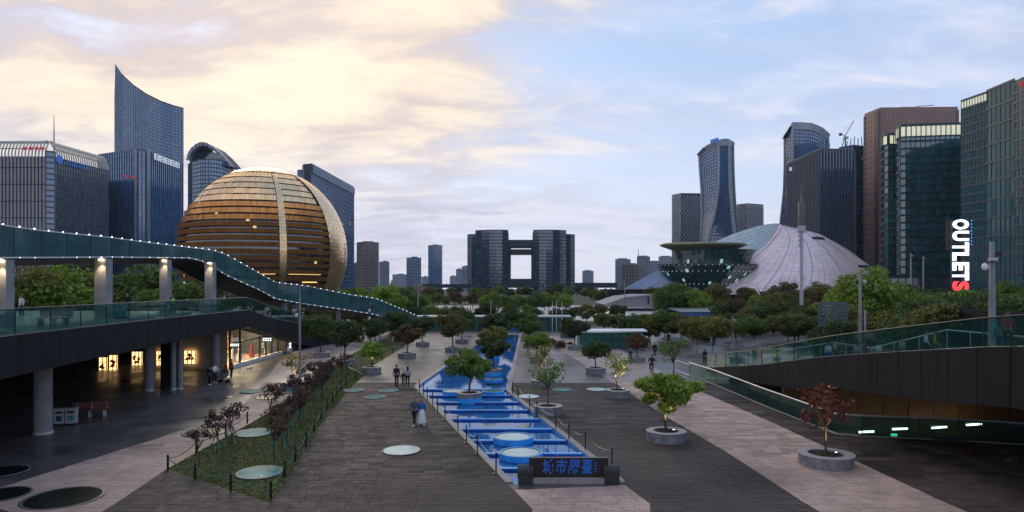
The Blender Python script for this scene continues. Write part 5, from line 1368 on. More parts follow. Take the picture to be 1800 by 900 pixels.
def byz(P, z):
    zs = [p.z for p in P]; return Vector((interp(zs, [p.x for p in P], z), interp(zs, [p.y for p in P], z), z))
zlo, zhi = 5., min(Ez[-1].z, Rz_[-1].z)
def fS(u, v):
    z = lerp(zlo, zhi, v); a, b = byz(Ez, max(z, Ez[0].z)), byz(Rz_, max(z, Rz_[0].z)); q = a.lerp(b, u); bul = 30*(1-v)**.9+.8
    q.y -= bul*4*u*(1-u)*(.75+.25*(1-u)); q.z = z; return q
mb = MB(); nU, nV = 26, 26
pts = [[fS(i/nU, j/nV) for j in range(nV+1)] for i in range(nU+1)]
for i in range(nU):
    for j in range(nV):
        a, b, c, d = pts[i][j], pts[i+1][j], pts[i+1][j+1], pts[i][j+1]; m_ = (a+b+c+d)/4
        o = [R_(-.04, .04) for _ in range(2)]
        n_ = (b-a).cross(d-a); n_ = n_.normalized() if n_.length > 1e-6 else Vector((0, -1, 0))
        sh = [m_+(q-m_)*.972+n_*(.12+o[k % 2]) for k, q in enumerate((a, b, c, d))]; mb.quad(*sh)
mb.build('shell_panels', 'shell_panel', th, kind='stuff')
mb = MB()
for i in range(nU):
    for j in range(nV): mb.quad(pts[i][j], pts[i+1][j], pts[i+1][j+1], pts[i][j+1])
for j in range(nV):
    a, b = pts[0][j], pts[0][j+1]; c, d = pts[nU][j], pts[nU][j+1]
    mb.quad(c, d, (d.x-4, d.y+35, d.z*.75), (c.x-4, c.y+35, c.z*.75))
mb.build('shell_back', 'mull_dark', th, True)
for i in range(0, nU+1, 5): MB().tube([p+Vector((0, -.2, .1)) for p in pts[i]], .09, 4).build('shell_seam', 'mull_grey', th)
MB().tube([p+Vector((-.2, -.3, .2)) for p in pts[0]], .55, 5).build('shell_edge', 'shell_panel', th)
for u0, u1, v, hgt in [(.68, .95, .17, 1.3), (.80, .98, .40, 1.2), (.85, .99, .25, 1.0), (.30, .62, .035, 1.6), (.55, .80, .80, 1.3)]:
    m2 = MB(); K = 8
    for k in range(K):
        a, b = fS(lerp(u0, u1, k/K), v), fS(lerp(u0, u1, (k+1)/K), v); m2.bar(a+Vector((0, .1, 0)), b+Vector((0, .1, 0)), (0, -1, .3), hgt, .75)
    m2.build('louvre_slot', 'shell_slot', th)
# glass crescent between crest and shell edge
CR = [(1247, 430, 318), (1262, 423, 318), (1285, 413, 317), (1304, 406, 316), (1330, 398, 314), (1350, 394.5, 312), (1366, 393, 310), (1373, 396, 308)]
LW = [(1252, 452, 300), (1275, 452, 298), (1300, 452, 297), (1322, 452, 296), (1340, 440, 298), (1354, 426, 301), (1366, 410, 304), (1373, 397, 308)]
cA_, cB_ = [w3(*p) for p in CR], [w3(*p) for p in LW]
def fc(u, v):
    k = u*7; i = min(6, int(k)); g = k-i; a = cB_[i].lerp(cB_[i+1], g); b = cA_[i].lerp(cA_[i+1], g); return a.lerp(b, v)
pm, mm = MB(), MB(); grid_skin(pm, mm, fc, 28, 7, .12, .14, flat=False, tilt=.03); pm.build('crescent_panes', 'shell_glass', th, kind='stuff'); mm.build('crescent_bars', 'mull_pale', th, kind='stuff')
# green glass bowl with dotted rings and the disc above it
bc = Vector((X(1243, 292), 292, 0)); s1 = 292/F
def ring(rpx, py, sh=0.): return (rpx*s1, Z(py, 292), sh*s1)
prof = [ring(52, 512, -6), ring(60, 500, -4), ring(72, 485, -2), ring(86, 468, 0)]
def fbowl(prof, sy=.62):
    def f(u, v):
        k = v*(len(prof)-1); i = min(len(prof)-2, int(k)); g = k-i
        r = lerp(prof[i][0], prof[i+1][0], g); z = lerp(prof[i][1], prof[i+1][1], g); dx = lerp(prof[i][2], prof[i+1][2], g)
        a = rad(lerp(-100, 100, u)); return (bc.x+dx+math.sin(a)*r, bc.y-math.cos(a)*r*sy, z)
    return f
pm, mm = MB(), MB(); grid_skin(pm, mm, fbowl(prof), 44, 9, .12, .12, flat=False, hz=3, tilt=.1); pm.build('bowl_panes', 'theatre_glass', th, kind='stuff'); mm.build('bowl_bars', 'mull_teal', th, kind='stuff')
prof2 = [ring(62, 466, 10), ring(64, 452, 12), ring(70, 440, 14)]
pm, mm = MB(), MB(); grid_skin(pm, mm, fbowl(prof2), 40, 3, .12, .14, flat=False, tilt=.1); pm.build('drum_panes', 'theatre_glass', th, kind='stuff'); mm.build('drum_bars', 'mull_teal', th, kind='stuff')
MB().lathe([(0, 0), (70*s1, .0), (88*s1, .5), (88*s1, 1.2), (60*s1, 1.4)], (bc.x, bc.y, Z(468, 292)-.4), 48, 1, .62).build('terrace', 'mull_teal', th)
dz_ = Z(438, 292)
MB().lathe([(0, -1.0), (50*s1, -.9), (74*s1, 1.2), (76*s1, 1.9), (70*s1, 2.4), (0, 2.8)], (bc.x-8*s1, bc.y-1, dz_), 56, 1, .62).build('disc_roof', 'disc_metal', th, True)
# dots of light round the bowl
for j, (r, z, dx) in enumerate([prof[3], (lerp(prof[2][0], prof[3][0], .4), lerp(prof[2][1], prof[3][1], .4), -1*s1), prof[1]]):
    for k in range(24):
        a = rad(-88+176*k/23); MB().box((bc.x+dx+math.sin(a)*(r+.3), bc.y-math.cos(a)*(r+.3)*.62, z+.2), (.28, .28, .28)).build('bowl_lamp', 'white_sign', th)
# blue pyramid
py_ = [w3(1096, 508, 300), w3(1196, 508, 285), w3(1162, 472, 296)]
mb = MB(); mm = MB()
def fp_(u, v): a = py_[0].lerp(py_[2], v); b = py_[1].lerp(py_[2], v); return a.lerp(b, u*.999)
grid_skin(mb, mm, fp_, 14, 9, .1, .12, flat=False); mb.build('pyramid_panes', 'pyramid_glass', th, kind='stuff'); mm.build('pyramid_bars', 'mull_pale', th, kind='stuff')
MB().add([py_[0], py_[2], w3(1150, 506, 330)], [(0, 1, 2)]).add([py_[2], py_[1], w3(1190, 506, 330)], [(0, 1, 2)]).build('pyramid_side', 'pyramid_glass', th)
MB().prism([(X(1070, 285), 290), (X(1200, 280), 278), (X(1560, 330), 300), (X(1560, 360), 360), (X(1070, 330), 340)], 0, Z(509, 285)).build('podium', 'dark_panel', th)
# sloping terrace steps left of the theatre
tr_ = thing('theatre_terrace', 'dark sloping terrace with a pale lit edge left of the theatre', 'terrace', (X(1120, 230), 230, 0))
tp = [(X(a, 230), Z(b, 230)) for a, b in [(1062, 535), (1100, 522), (1135, 518), (1200, 519), (1200, 540), (1062, 540)]]
MB().add([(x, 230, z) for x, z in tp]+[(x, 262, z) for x, z in tp], [(0, 1, 2, 3, 4, 5), (11, 10, 9, 8, 7, 6), (0, 6, 7, 1), (1, 7, 8, 2), (2, 8, 9, 3)]).build('sloping_wall', 'concrete', tr_)
MB().tube([(X(a, 229.5), 229.4, Z(b, 229.5)) for a, b in [(1062, 536), (1100, 523), (1137, 519.5)]], .35, 4).build('lit_edge', 'curb_stone', tr_)
for k in range(6): MB().box((X(1140+10*k, 229), 229.2, Z(527, 229)), (.4, .5, 2.6)).build('pier', 'dark_panel', tr_)

# ------------------------------------------------------------------ OUTLETS sign tower
Ds = 125.
os_ = thing('vertical_sign', 'tall vertical OUTLETS sign with white letters and a red last letter', 'sign', (X(1685, Ds), Ds, 0))
LET = [('O', 386, 404), ('U', 406, 424), ('T', 426, 443), ('L', 444, 459), ('E', 461, 476), ('T', 477, 493), ('S', 494, 512)]
lx0, lx1 = X(1671, Ds), X(1699, Ds)
TURN = Matrix(((0, 1, 0, 0), (0, 0, -1, 0), (-1, 0, 0, 0), (0, 0, 0, 1)))
for ch, ya, yb in LET:
    w = (yb-ya)/F*Ds; h = lx1-lx0
    o = text_mesh('letter', ch, 1., .12, 'sign_red' if ch == 'S' else 'sign_white', Matrix.Identity(4), None, .035)
    me = o.data; co = np.array([v.co[:] for v in me.vertices]); mn, mx = co.min(0), co.max(0); c_ = (mn+mx)/2
    mwt = Matrix.Translation(((lx0+lx1)/2, Ds-.6, Z((ya+yb)/2, Ds))) @ TURN @ Matrix.Diagonal((w*.98/(mx[0]-mn[0]), h/(mx[1]-mn[1]), 1, 1)) @ Matrix.Translation((-c_[0], -c_[1], 0))
    me.transform(mwt); me.transform(Matrix.Translation(-os_.location)); o.parent = os_
for px in (1667.5, 1705):
    MB().box((X(px, Ds), Ds+.1, (Z(386, Ds)+Z(440, Ds))/2 if px < 1680 else (Z(384, Ds)+Z(435, Ds))/2), (.5, .7, 5.6)).build('side_panel', 'black_metal', os_)
for px in (1674, 1696): MB().box((X(px, Ds), Ds+.3, Z(386, Ds)/2), (.3, .3, Z(386, Ds))).build('mast', 'dark_metal', os_)
for k in range(7): MB().box((X(1685, Ds), Ds+.3, Z(390+19*k, Ds)), (2.4, .2, .15)).build('cross_bar', 'dark_metal', os_)
for k in range(8): MB().box((X(1705.5, Ds)+.05, Ds-.28, Z(388+6*k, Ds)), (.16, .08, .3)).build('blue_lamp', 'sign_blue', os_)

# ------------------------------------------------------------------ trees
def leaf_cloud(seed, n, rx, rz, cz, leaf, lobes, lr=.42, flat=.8, hole=0.):
    """crown as thousands of leaf faces gathered in clumps; returns mesh and clump centres"""
    g = np.random.default_rng(seed); C = []
    while len(C) < lobes:
        d = g.normal(size=3); d /= np.linalg.norm(d); r = g.uniform(.2, 1.)**.5*.80
        c = np.array([d[0]*r*rx, d[1]*r*rx, cz+d[2]*r*rz])
        C.append(c)
    C = np.array(C); LR = g.uniform(lr*.6, lr*1.15, lobes)*rx
    k = g.integers(0, lobes, n); d = g.normal(size=(n, 3)); d /= np.linalg.norm(d, axis=1)[:, None]
    r = g.uniform(.35, 1., n)**.6
    P = C[k]+d*(r*LR[k])[:, None]*np.array([1, 1, flat])
    nr = d*.6+g.normal(size=(n, 3))*.6+np.array([0, 0, .35]); nr /= np.linalg.norm(nr, axis=1)[:, None]
    t = np.cross(nr, g.normal(size=(n, 3))); t /= np.linalg.norm(t, axis=1)[:, None]; b = np.cross(nr, t)
    s = (leaf*g.uniform(.6, 1.35, n))[:, None]
    V = np.stack([P-t*s*.5, P+b*s*.28, P+t*s*.5, P-b*s*.28], 1).reshape(-1, 3)
    me = bpy.data.meshes.new('crown'); me.vertices.add(4*n); me.vertices.foreach_set('co', V.ravel().astype(np.float32))
    me.loops.add(4*n); me.loops.foreach_set('vertex_index', np.arange(4*n, dtype=np.int32))
    me.polygons.add(n); me.polygons.foreach_set('loop_start', np.arange(0, 4*n, 4, dtype=np.int32)); me.polygons.foreach_set('loop_total', np.full(n, 4, dtype=np.int32))
    me.update(); me.validate()
    return me, C
def tree_kind(seed, H, rx, rz, n, leaf, lobes, tr, fork=.4, lr=.42, flat=.8, lean=.1):
    cz = H-rz; me, C = leaf_cloud(seed, n, rx, rz, cz, leaf, lobes, lr, flat)
    me.materials.append(M['leaf_green'])
    g = random.Random(seed); mb = MB(); f = Vector((g.uniform(-lean, lean), g.uniform(-lean, lean), H*fork))
    mb.tube([(0, 0, -.1), (f.x*.3+g.uniform(-.04, .04), f.y*.3, H*fork*.5), f], [tr, tr*.8, tr*.68], 7)
    for c in C[:min(len(C), 11)]:
        c = Vector(c); m_ = f.lerp(c, .5)+Vector((g.uniform(-.1, .1), g.uniform(-.1, .1), .08*H*g.uniform(0, .6)))
        mb.tube([f-Vector((0, 0, .05)), m_, c], [tr*.5, tr*.3, tr*.1], 5, False)
    tm = bpy.data.meshes.new('trunk'); tm.from_pydata(mb.v, [], mb.f); tm.materials.append(M['bark']); tm.update()
    return me, tm
KIND = {}
for k in range(5): KIND['maple%d' % k] = tree_kind(40+k, 3.0, 1.75, 1.05, 4600, .22, 26+2*k, .075, .32, .30, .62, .15)
for k in range(3): KIND['sparse%d' % k] = tree_kind(60+k, 2.9, 1.15, 1.05, 620, .17, 14, .05, .38, .45, .8, .15)
for k in range(4): KIND['sapling%d' % k] = tree_kind(70+k, 1.9, .72, .54, 480, .12, 13, .03, .40, .36, .7, .12)
for k in range(4): KIND['plaza%d' % k] = tree_kind(80+k, 5.2, 2.9, 1.75, 7500, .30, 28, .12, .30, .33, .85, .2)
for k in range(6): KIND['park%d' % k] = tree_kind(100+k, 10., 4.6, 3.9, 9500, .47, 28, .22, .34, .36, .85, .4)
KIND['bare0'] = tree_kind(131, 9., 4.2, 3.8, 300, .25, 40, .2, .3, .3, .9, .3)
def tree(kind, p, s, leaf, label, name='tree', group=None, rz=None, cat='tree', sz=1., trunk='bark'):
    me, tm = KIND[kind]
    t = thing(name, label, cat, p, group); t.rotation_euler = (0, 0, R_(0, 6.28) if rz is None else rz); t.scale = (s, s, s*sz)
    c = link('crown', me, None, t); c.material_slots[0].link = 'OBJECT'; c.material_slots[0].material = M[leaf]
    w = link('trunk', tm, None, t)
    if trunk != 'bark': w.material_slots[0].link = 'OBJECT'; w.material_slots[0].material = M[trunk]
    return t
# round stone planters with their trees
rim_proto = {}
chip = []
def planter(px, py, rpx, label, h=.55, water=False):
    p = G(px, py, h); r = rpx/F*p.y
    t = thing('planter', label, 'planter', p, 'round stone planters')
    z0 = -.35 if water else -.05
    MB().lathe([(r*.97, z0), (r, h*.93), (r, h*.97)], p, 32).build('bowl', 'planter_stone', t)
    if water: MB().lathe([(r*.985, z0), (r*1.003, h*.4)], p, 32).build('blue_band', 'pool_blue', t)
    MB().lathe([(r*1.02, h*.96), (r*1.03, h*1.02), (r*.66, h*1.04), (r*.64, h*.9)], p, 32).build('rim', 'planter_rim', t)
    s = MB(); s.lathe([(r*.66, h*.92), (r*.5, h*.97), (0, h*.99)], p, 24)
    for k in range(160):
        a, q = R_(0, 6.28), R_(0, .6)*r; s.box((p.x+q*math.cos(a), p.y+q*math.sin(a), p.z+h*.99+R_(-.02, .03)), (R_(.04, .11), R_(.03, .05), .03), R_(0, 3))
    s.build('mulch', 'mulch', t, kind='stuff')
    return p+Vector((0, 0, h*.95)), t
def uplight(p, e, label, dx=.35, dy=-.3):
    t = thing('spot_lamp', label, 'lamp', p+Vector((dx, dy, 0)), 'small uplights in the planters')
    q = t.location
    MB().lathe([(.05, 0), (.07, .12), (.075, .16)], q, 10).build('housing', 'dark_metal', t); MB().lathe([(.06, .15), (0, .155)], q, 10).build('lens', 'white_lamp', t)
    l = bpy.data.lights.new('uplight', 'SPOT'); lo = bpy.data.objects.new('uplight', l); COL.objects.link(lo); lo.parent = t; lo.location = (0, 0, .2)
    l.energy = e*26; l.color = (1, .70, .28); l.spot_size = rad(60); l.spot_blend = .7; l.shadow_soft_size = .04
    lo.rotation_euler = (Vector((-dx, -dy, 1.5))).to_track_quat('-Z', 'Y').to_euler()
PL = [ # px, py of rim, rim radius px, tree kind, crown height px, leaf, what
 (1171, 757, 34, 'maple0', 110, 'leaf_bright', 'large leafy green maple lit from below in the nearest grey planter', 32),
 (1452, 797, 46, 'sparse0', 128, 'leaf_red', 'small red-leaved maple in the planter nearest the right deck', 10),
 (963, 713, 25, 'sparse1', 82, 'leaf_green', 'thin green maple in the planter just right of the cascade', 0),
 (1086, 685, 22, 'sparse2', 70, 'leaf_bright', 'slender light green maple in the third planter from the right deck', 18),
 (1047, 646, 18, 'maple1', 50, 'leaf_dark', 'spreading dark green maple in the middle planter right of the pool', 0),
 (1184, 662, 20, 'sparse1', 72, 'leaf_green', 'upright forked maple in front of the metal barrier', 0),
 (1120, 627, 14, 'maple2', 42, 'leaf_brown', 'brownish small tree in the planter near the cyclist', 0),
 (950, 668, 16, 'sparse0', 66, 'leaf_olive', 'nearly bare olive tree in the planter beside the pool kerb', 10),
 (944, 627, 12, 'maple3', 45, 'leaf_bright', 'light green tree in the planter at the right pool kerb', 0),
 (1010, 607, 13, 'plaza0', 50, 'leaf_dark', 'dark dense tree in the planter by the red shrubs', 0),
 (930, 603, 11, 'maple4', 45, 'leaf_green', 'green tree at the right pool kerb farther back', 0),
 (825, 690, 22, 'maple1', 80, 'leaf_green', 'dense green maple standing in the pool above the cascade', 0),
 (517, 671, 20, 'sparse2', 54, 'leaf_olive', 'sparse yellowish tree in the planter beside the lamp pole', 12),
 (653, 645, 17, 'maple2', 44, 'leaf_bright', 'bright green bushy tree in the planter beside the family', 8),
 (606, 632, 16, 'plaza1', 72, 'leaf_dark', 'dark green tree in the planter at the head of the saplings', 0),
 (563, 619, 17, 'plaza2', 68, 'leaf_dark', 'dark broad tree in the planter near the shop wall', 0),
 (715, 620, 16, 'maple3', 50, 'leaf_brown', 'brownish broad tree in the planter on the left plaza edge', 0),
 (743, 601, 12, 'plaza3', 45, 'leaf_dark', 'dark round tree in the planter behind the brownish tree', 0),
 (796, 610, 14, 'plaza0', 62, 'leaf_olive', 'olive tree in the planter left of the pool', 0),
 (812, 596, 12, 'plaza1', 52, 'leaf_dark', 'dark tree in the planter at the far left of the pool', 0),
 (868, 648, 14, 'maple0', 60, 'leaf_dark', 'second tree standing in the pool behind the dense maple', 0),
 (866, 620, 12, 'maple4', 48, 'leaf_olive', 'third tree standing in the pool farther back', 0),
 (872, 603, 11, 'maple2', 52, 'leaf_dark', 'farthest tree standing in the pool', 0),
]
for k, (px, py, rr, kd, hp, lf, lab, lamp) in enumerate(PL):
    water = 'pool ' in lab and 'standing in' in lab or 'standing in the pool' in lab
    p, t = planter(px, py, rr, ('round blue-banded' if water else 'round grey') + ' stone planter holding the ' + lab.split(' in the')[0].split(' standing')[0].split(' at the')[0].split(' in front')[0], .55, water)
    if 'farther back' in lab or 'third' in lab or 'second' in lab or 'farthest' in lab: t['label'] = t['label']+(' beside the pool kerb' if 'kerb' in lab else ' in the pool')
    H = {'m': 3.0, 's': 2.9, 'p': 5.2}[kd[0]]; want = hp/F*p.y*1.04
    tree(kd, p-Vector((0, 0, .05)), want/H, lf, lab, 'planter_tree', 'trees in the planters')
    if lamp: uplight(p, lamp, 'small uplight at the foot of the '+lab.split(' in the')[0])
# staked saplings in the grass
SP = [(350.5, 816.5, 1.0, 0), (380.7, 797, 1.25, 1), (408, 781, 1.3, 1), (482, 811, 1.3, 1), (496, 790, 1.35, 1), (506, 772, 1.3, 1), (517.6, 754, 1.2, 1), (526.5, 747, 1.3, 1), (533.6, 736.5, 1.25, 1), (548, 715, 1.25, 1),
      (553, 704.5, 1.2, 1), (565.6, 701, 1.3, 1), (574.5, 686.7, 1.3, 1), (475, 740, 1.3, 1), (486, 727.6, 1.2, 1), (514, 702.7, 1.1, 1), (520, 715, 1.1, 1), (540, 690, 1.2, 1), (558, 680, 1.2, 1), (599.4, 665, 1.15, 1), (610, 660, 1.15, 1), (585, 672, 1.2, 1)]
ordn = ['first', 'second', 'third', 'fourth', 'fifth', 'sixth', 'seventh', 'eighth', 'ninth', 'tenth', 'eleventh', 'twelfth', 'thirteenth', 'fourteenth', 'fifteenth', 'sixteenth', 'seventeenth', 'eighteenth', 'nineteenth', 'twentieth', 'twenty-first', 'twenty-second']
order = sorted(range(len(SP)), key=lambda i: -SP[i][1]); rank = {i: k for k, i in enumerate(order)}
for i, (px, py, s, st) in enumerate(SP):
    p = G(px, py)
    t = tree('sapling%d' % (i % 4), p, s, 'leaf_wine', f'dark red sapling in the grass, {ordn[rank[i]]} from the near corner' + (', on green stakes' if st else ', unstaked'), 'sapling', 'red saplings in the grass')
    if st:
        a0 = R_(0, 2)
        for k in range(3):
            a = a0+k*2.094; MB().tube([(math.cos(a)*.42, math.sin(a)*.42, 0), (math.cos(a)*.02, math.sin(a)*.02, .75)], .022, 5).build('stake', 'green_stake', None).parent = t
# trees along the right and middle ground: (px, ground py, crown top py, kind, leaf, label)
MID = [(1140, 600, 548, 'plaza1', 'leaf_olive', 'olive tree with limed trunk left of the blue canopy'), (1112, 603, 552, 'plaza2', 'leaf_dark', 'dark tree behind the glass house'), (1168, 604, 546, 'plaza3', 'leaf_green', 'green tree in front of the blue canopy corner'),
       (1200, 606, 553, 'plaza0', 'leaf_olive', 'olive tree with limed trunk before the blue canopy'), (1225, 617, 556, 'plaza2', 'leaf_olive', 'tree in the dark planter right of the barrier'), (1255, 620, 553, 'plaza1', 'leaf_olive', 'slim olive tree by the blue flag'),
       (1294, 608, 560, 'plaza3', 'leaf_green', 'green tree behind the right lamp pole'), (1327, 606, 556, 'plaza0', 'leaf_green', 'green tree with lit trunk above the right deck'), (1360, 600, 552, 'plaza2', 'leaf_olive', 'olive tree left of the grey screen'),
       (1403, 602, 548, 'plaza1', 'leaf_green', 'green tree in front of the grey screen'), (1090, 590, 552, 'plaza3', 'leaf_dark', 'dark tree left of the glass house'), (1062, 588, 548, 'plaza1', 'leaf_green', 'green tree by the pale plaza'),
       (690, 600, 545, 'plaza2', 'leaf_dark', 'dark tree below the end of the ramp'), (660, 608, 556, 'plaza0', 'leaf_dark', 'dark tree beside the camera pole'), (905, 590, 545, 'plaza3', 'leaf_dark', 'dark tree at the far end of the pool'),
       (930, 585, 548, 'plaza2', 'leaf_green', 'green tree right of the pool end'), (820, 588, 550, 'plaza1', 'leaf_green', 'green tree left of the pool end'), (1180, 590, 549, 'plaza2', 'leaf_dark', 'dark tree under the blue canopy edge'), (1240, 596, 552, 'plaza0', 'leaf_dark', 'dark tree right of the blue canopy')]
for px, py, yt, kd, lf, lab in MID:
    p = G(px, py); H = CAMZ+(HY-yt)/F*p.y
    t = tree(kd, p, H/5.2, lf, lab, 'plaza_tree', 'trees round the middle plaza')
    MB().lathe([(.125, 0), (.118, .95)], (0, 0, 0), 8).build('limed_trunk_band', 'lime_bark').parent = t
# park trees: bands of (px range, distance, crown top y range, leaf mix, label)
def wood(n, px0, px1, D0, D1, y0, y1, leaves, label, grp, seed, zbase=-.1):
    g = random.Random(seed)
    for k in range(n):
        px = lerp(px0, px1, (k+g.uniform(.1, .9))/n); D = g.uniform(D0, D1); yt = g.uniform(y0, y1)
        H = max(3.5, Z(yt, D)-zbase); lf = leaves[g.randrange(len(leaves))]
        s = H/10.; tree('park%d' % g.randrange(6), (X(px, D), D, zbase), s*g.uniform(1.0, 1.25), lf, {'leaf_green': 'green', 'leaf_bright': 'bright green', 'leaf_dark': 'dark green', 'leaf_olive': 'olive', 'leaf_brown': 'brown-leaved', 'leaf_blossom': 'pale blossoming'}[lf]+' '+label, 'park_tree', grp, g.uniform(0, 6.28), sz=g.uniform(.82, 1.))
gr = ['leaf_green', 'leaf_bright', 'leaf_dark', 'leaf_olive', 'leaf_green']
wood(13, -20, 330, 72, 100, 478, 500, gr, 'tree beyond the left deck, seen below the ramp', 'trees beyond the left deck', 1)
wood(8, 250, 450, 96, 125, 506, 524, ['leaf_brown', 'leaf_dark', 'leaf_olive'], 'tree between the lit columns and the ramp', 'trees behind the ramp columns', 2)
wood(10, 470, 660, 118, 150, 520, 536, ['leaf_green', 'leaf_dark', 'leaf_olive'], 'tree under the descending ramp', 'trees under the ramp', 3)
wood(16, 470, 740, 170, 260, 500, 516, ['leaf_green', 'leaf_bright', 'leaf_dark', 'leaf_bright'], 'tree at the foot of the gold sphere', 'trees by the gold sphere', 4)
wood(9, 610, 740, 150, 190, 510, 524, gr, 'tree right of the ramp before the small towers', 'trees right of the ramp', 5)
wood(14, 730, 860, 240, 330, 506, 522, ['leaf_olive', 'leaf_green', 'leaf_brown'], 'tree left of the gate building axis', 'trees before the gate building', 6)
wood(12, 850, 1000, 190, 250, 510, 522, ['leaf_green', 'leaf_bright', 'leaf_olive', 'leaf_dark'], 'tree on the pale plaza before the gate building', 'trees on the pale plaza', 7)
wood(24, 720, 1120, 420, 620, 501, 508, ['leaf_dark', 'leaf_green', 'leaf_olive'], 'tree in the far row at the gate building', 'far trees at the gate building', 8)
wood(17, 745, 1110, 138, 185, 534, 545, ['leaf_dark', 'leaf_green', 'leaf_olive', 'leaf_dark'], 'low tree behind the pool pavilion', 'trees behind the pool pavilion', 19)
wood(15, 1085, 1440, 92, 118, 552, 561, ['leaf_dark', 'leaf_green', 'leaf_olive'], 'low tree in the grove by the blue canopy', 'grove by the blue canopy', 20)
wood(8, 640, 760, 128, 150, 532, 546, ['leaf_dark', 'leaf_green'], 'low tree below the end of the ramp', 'trees below the ramp end', 21)
wood(3, 722, 752, 330, 345, 503, 508, ['leaf_blossom'], 'tree among the far trees', 'blossoming trees', 9)
wood(3, 1160, 1235, 150, 175, 502, 512, ['leaf_green', 'leaf_bright'], 'rounded tree before the green bowl', 'trees before the green bowl', 10)
wood(12, 1230, 1420, 130, 190, 516, 530, ['leaf_olive', 'leaf_brown', 'leaf_green', 'leaf_dark'], 'tree in front of the theatre shell', 'trees before the theatre', 11)
wood(7, 1300, 1480, 100, 125, 520, 540, ['leaf_olive', 'leaf_green', 'leaf_dark'], 'tree above the right deck rail', 'trees above the right deck', 12)
wood(6, 1470, 1590, 88, 120, 488, 512, ['leaf_bright', 'leaf_green', 'leaf_dark'], 'tree right of the twin lamp pole', 'trees left of the vertical sign', 13)
wood(14, 1560, 1830, 70, 118, 490, 520, ['leaf_dark', 'leaf_green', 'leaf_dark', 'leaf_green'], 'tree round the vertical sign', 'trees round the vertical sign', 14)
wood(12, 1440, 1830, 62, 80, 535, 560, ['leaf_dark', 'leaf_olive', 'leaf_green'], 'low tree right behind the deck rail', 'low trees behind the right deck', 15)
wood(10, 1040, 1130, 330, 420, 505, 513, ['leaf_dark', 'leaf_green'], 'tree left of the theatre pyramid', 'trees left of the theatre', 16)
wood(22, 1130, 1830, 210, 280, 498, 508, ['leaf_dark', 'leaf_olive', 'leaf_green'], 'tree along the foot of the right towers', 'trees at the foot of the right towers', 17)
wood(20, -60, 480, 140, 250, 496, 508, ['leaf_dark', 'leaf_olive', 'leaf_green'], 'tree along the foot of the left towers', 'trees at the foot of the left towers', 18)
for px, yt in ((1390, 470), (1345, 490), (1425, 492)):
    D = 200; tree('bare0', (X(px, D), D, 0), (Z(yt, D))/9., 'leaf_brown', ['bare brown tree left of the tall mast before the shell', 'small bare tree at the left of the shell foot', 'small bare tree right of the tall mast'][[1390, 1345, 1425].index(px)], 'bare_tree', 'bare trees before the theatre', sz=.95)

# ------------------------------------------------------------------ people
def skin_mesh(verts, edges, radii, sub=1):
    me = bpy.data.meshes.new('tmp'); me.from_pydata(verts, edges, []); o = bpy.data.objects.new('tmp_skin', me); COL.objects.link(o)
    o.modifiers.new('skin', 'SKIN'); ms = o.modifiers.new('sub', 'SUBSURF'); ms.levels = sub; ms.render_levels = sub
    for v, r in zip(me.skin_vertices[0].data, radii): v.radius = (r, r) if not isinstance(r, tuple) else r
    me.skin_vertices[0].data[0].use_root = True
    dg = bpy.context.evaluated_depsgraph_get(); out = bpy.data.meshes.new_from_object(o.evaluated_get(dg))
    bpy.data.objects.remove(o); bpy.data.meshes.remove(me)
    out.polygons.foreach_set('use_smooth', [True]*len(out.polygons)); out.materials.clear(); return out
POSES = {'stand': (.04, .04, 0, 0), 'walk': (.24, .20, 0, 0), 'stroll': (.16, .12, 0, 0), 'hold': (.08, .05, 1, 0), 'reach': (.06, .04, 0, 1), 'ride': (.05, .0, 0, 2)}
cache = {}
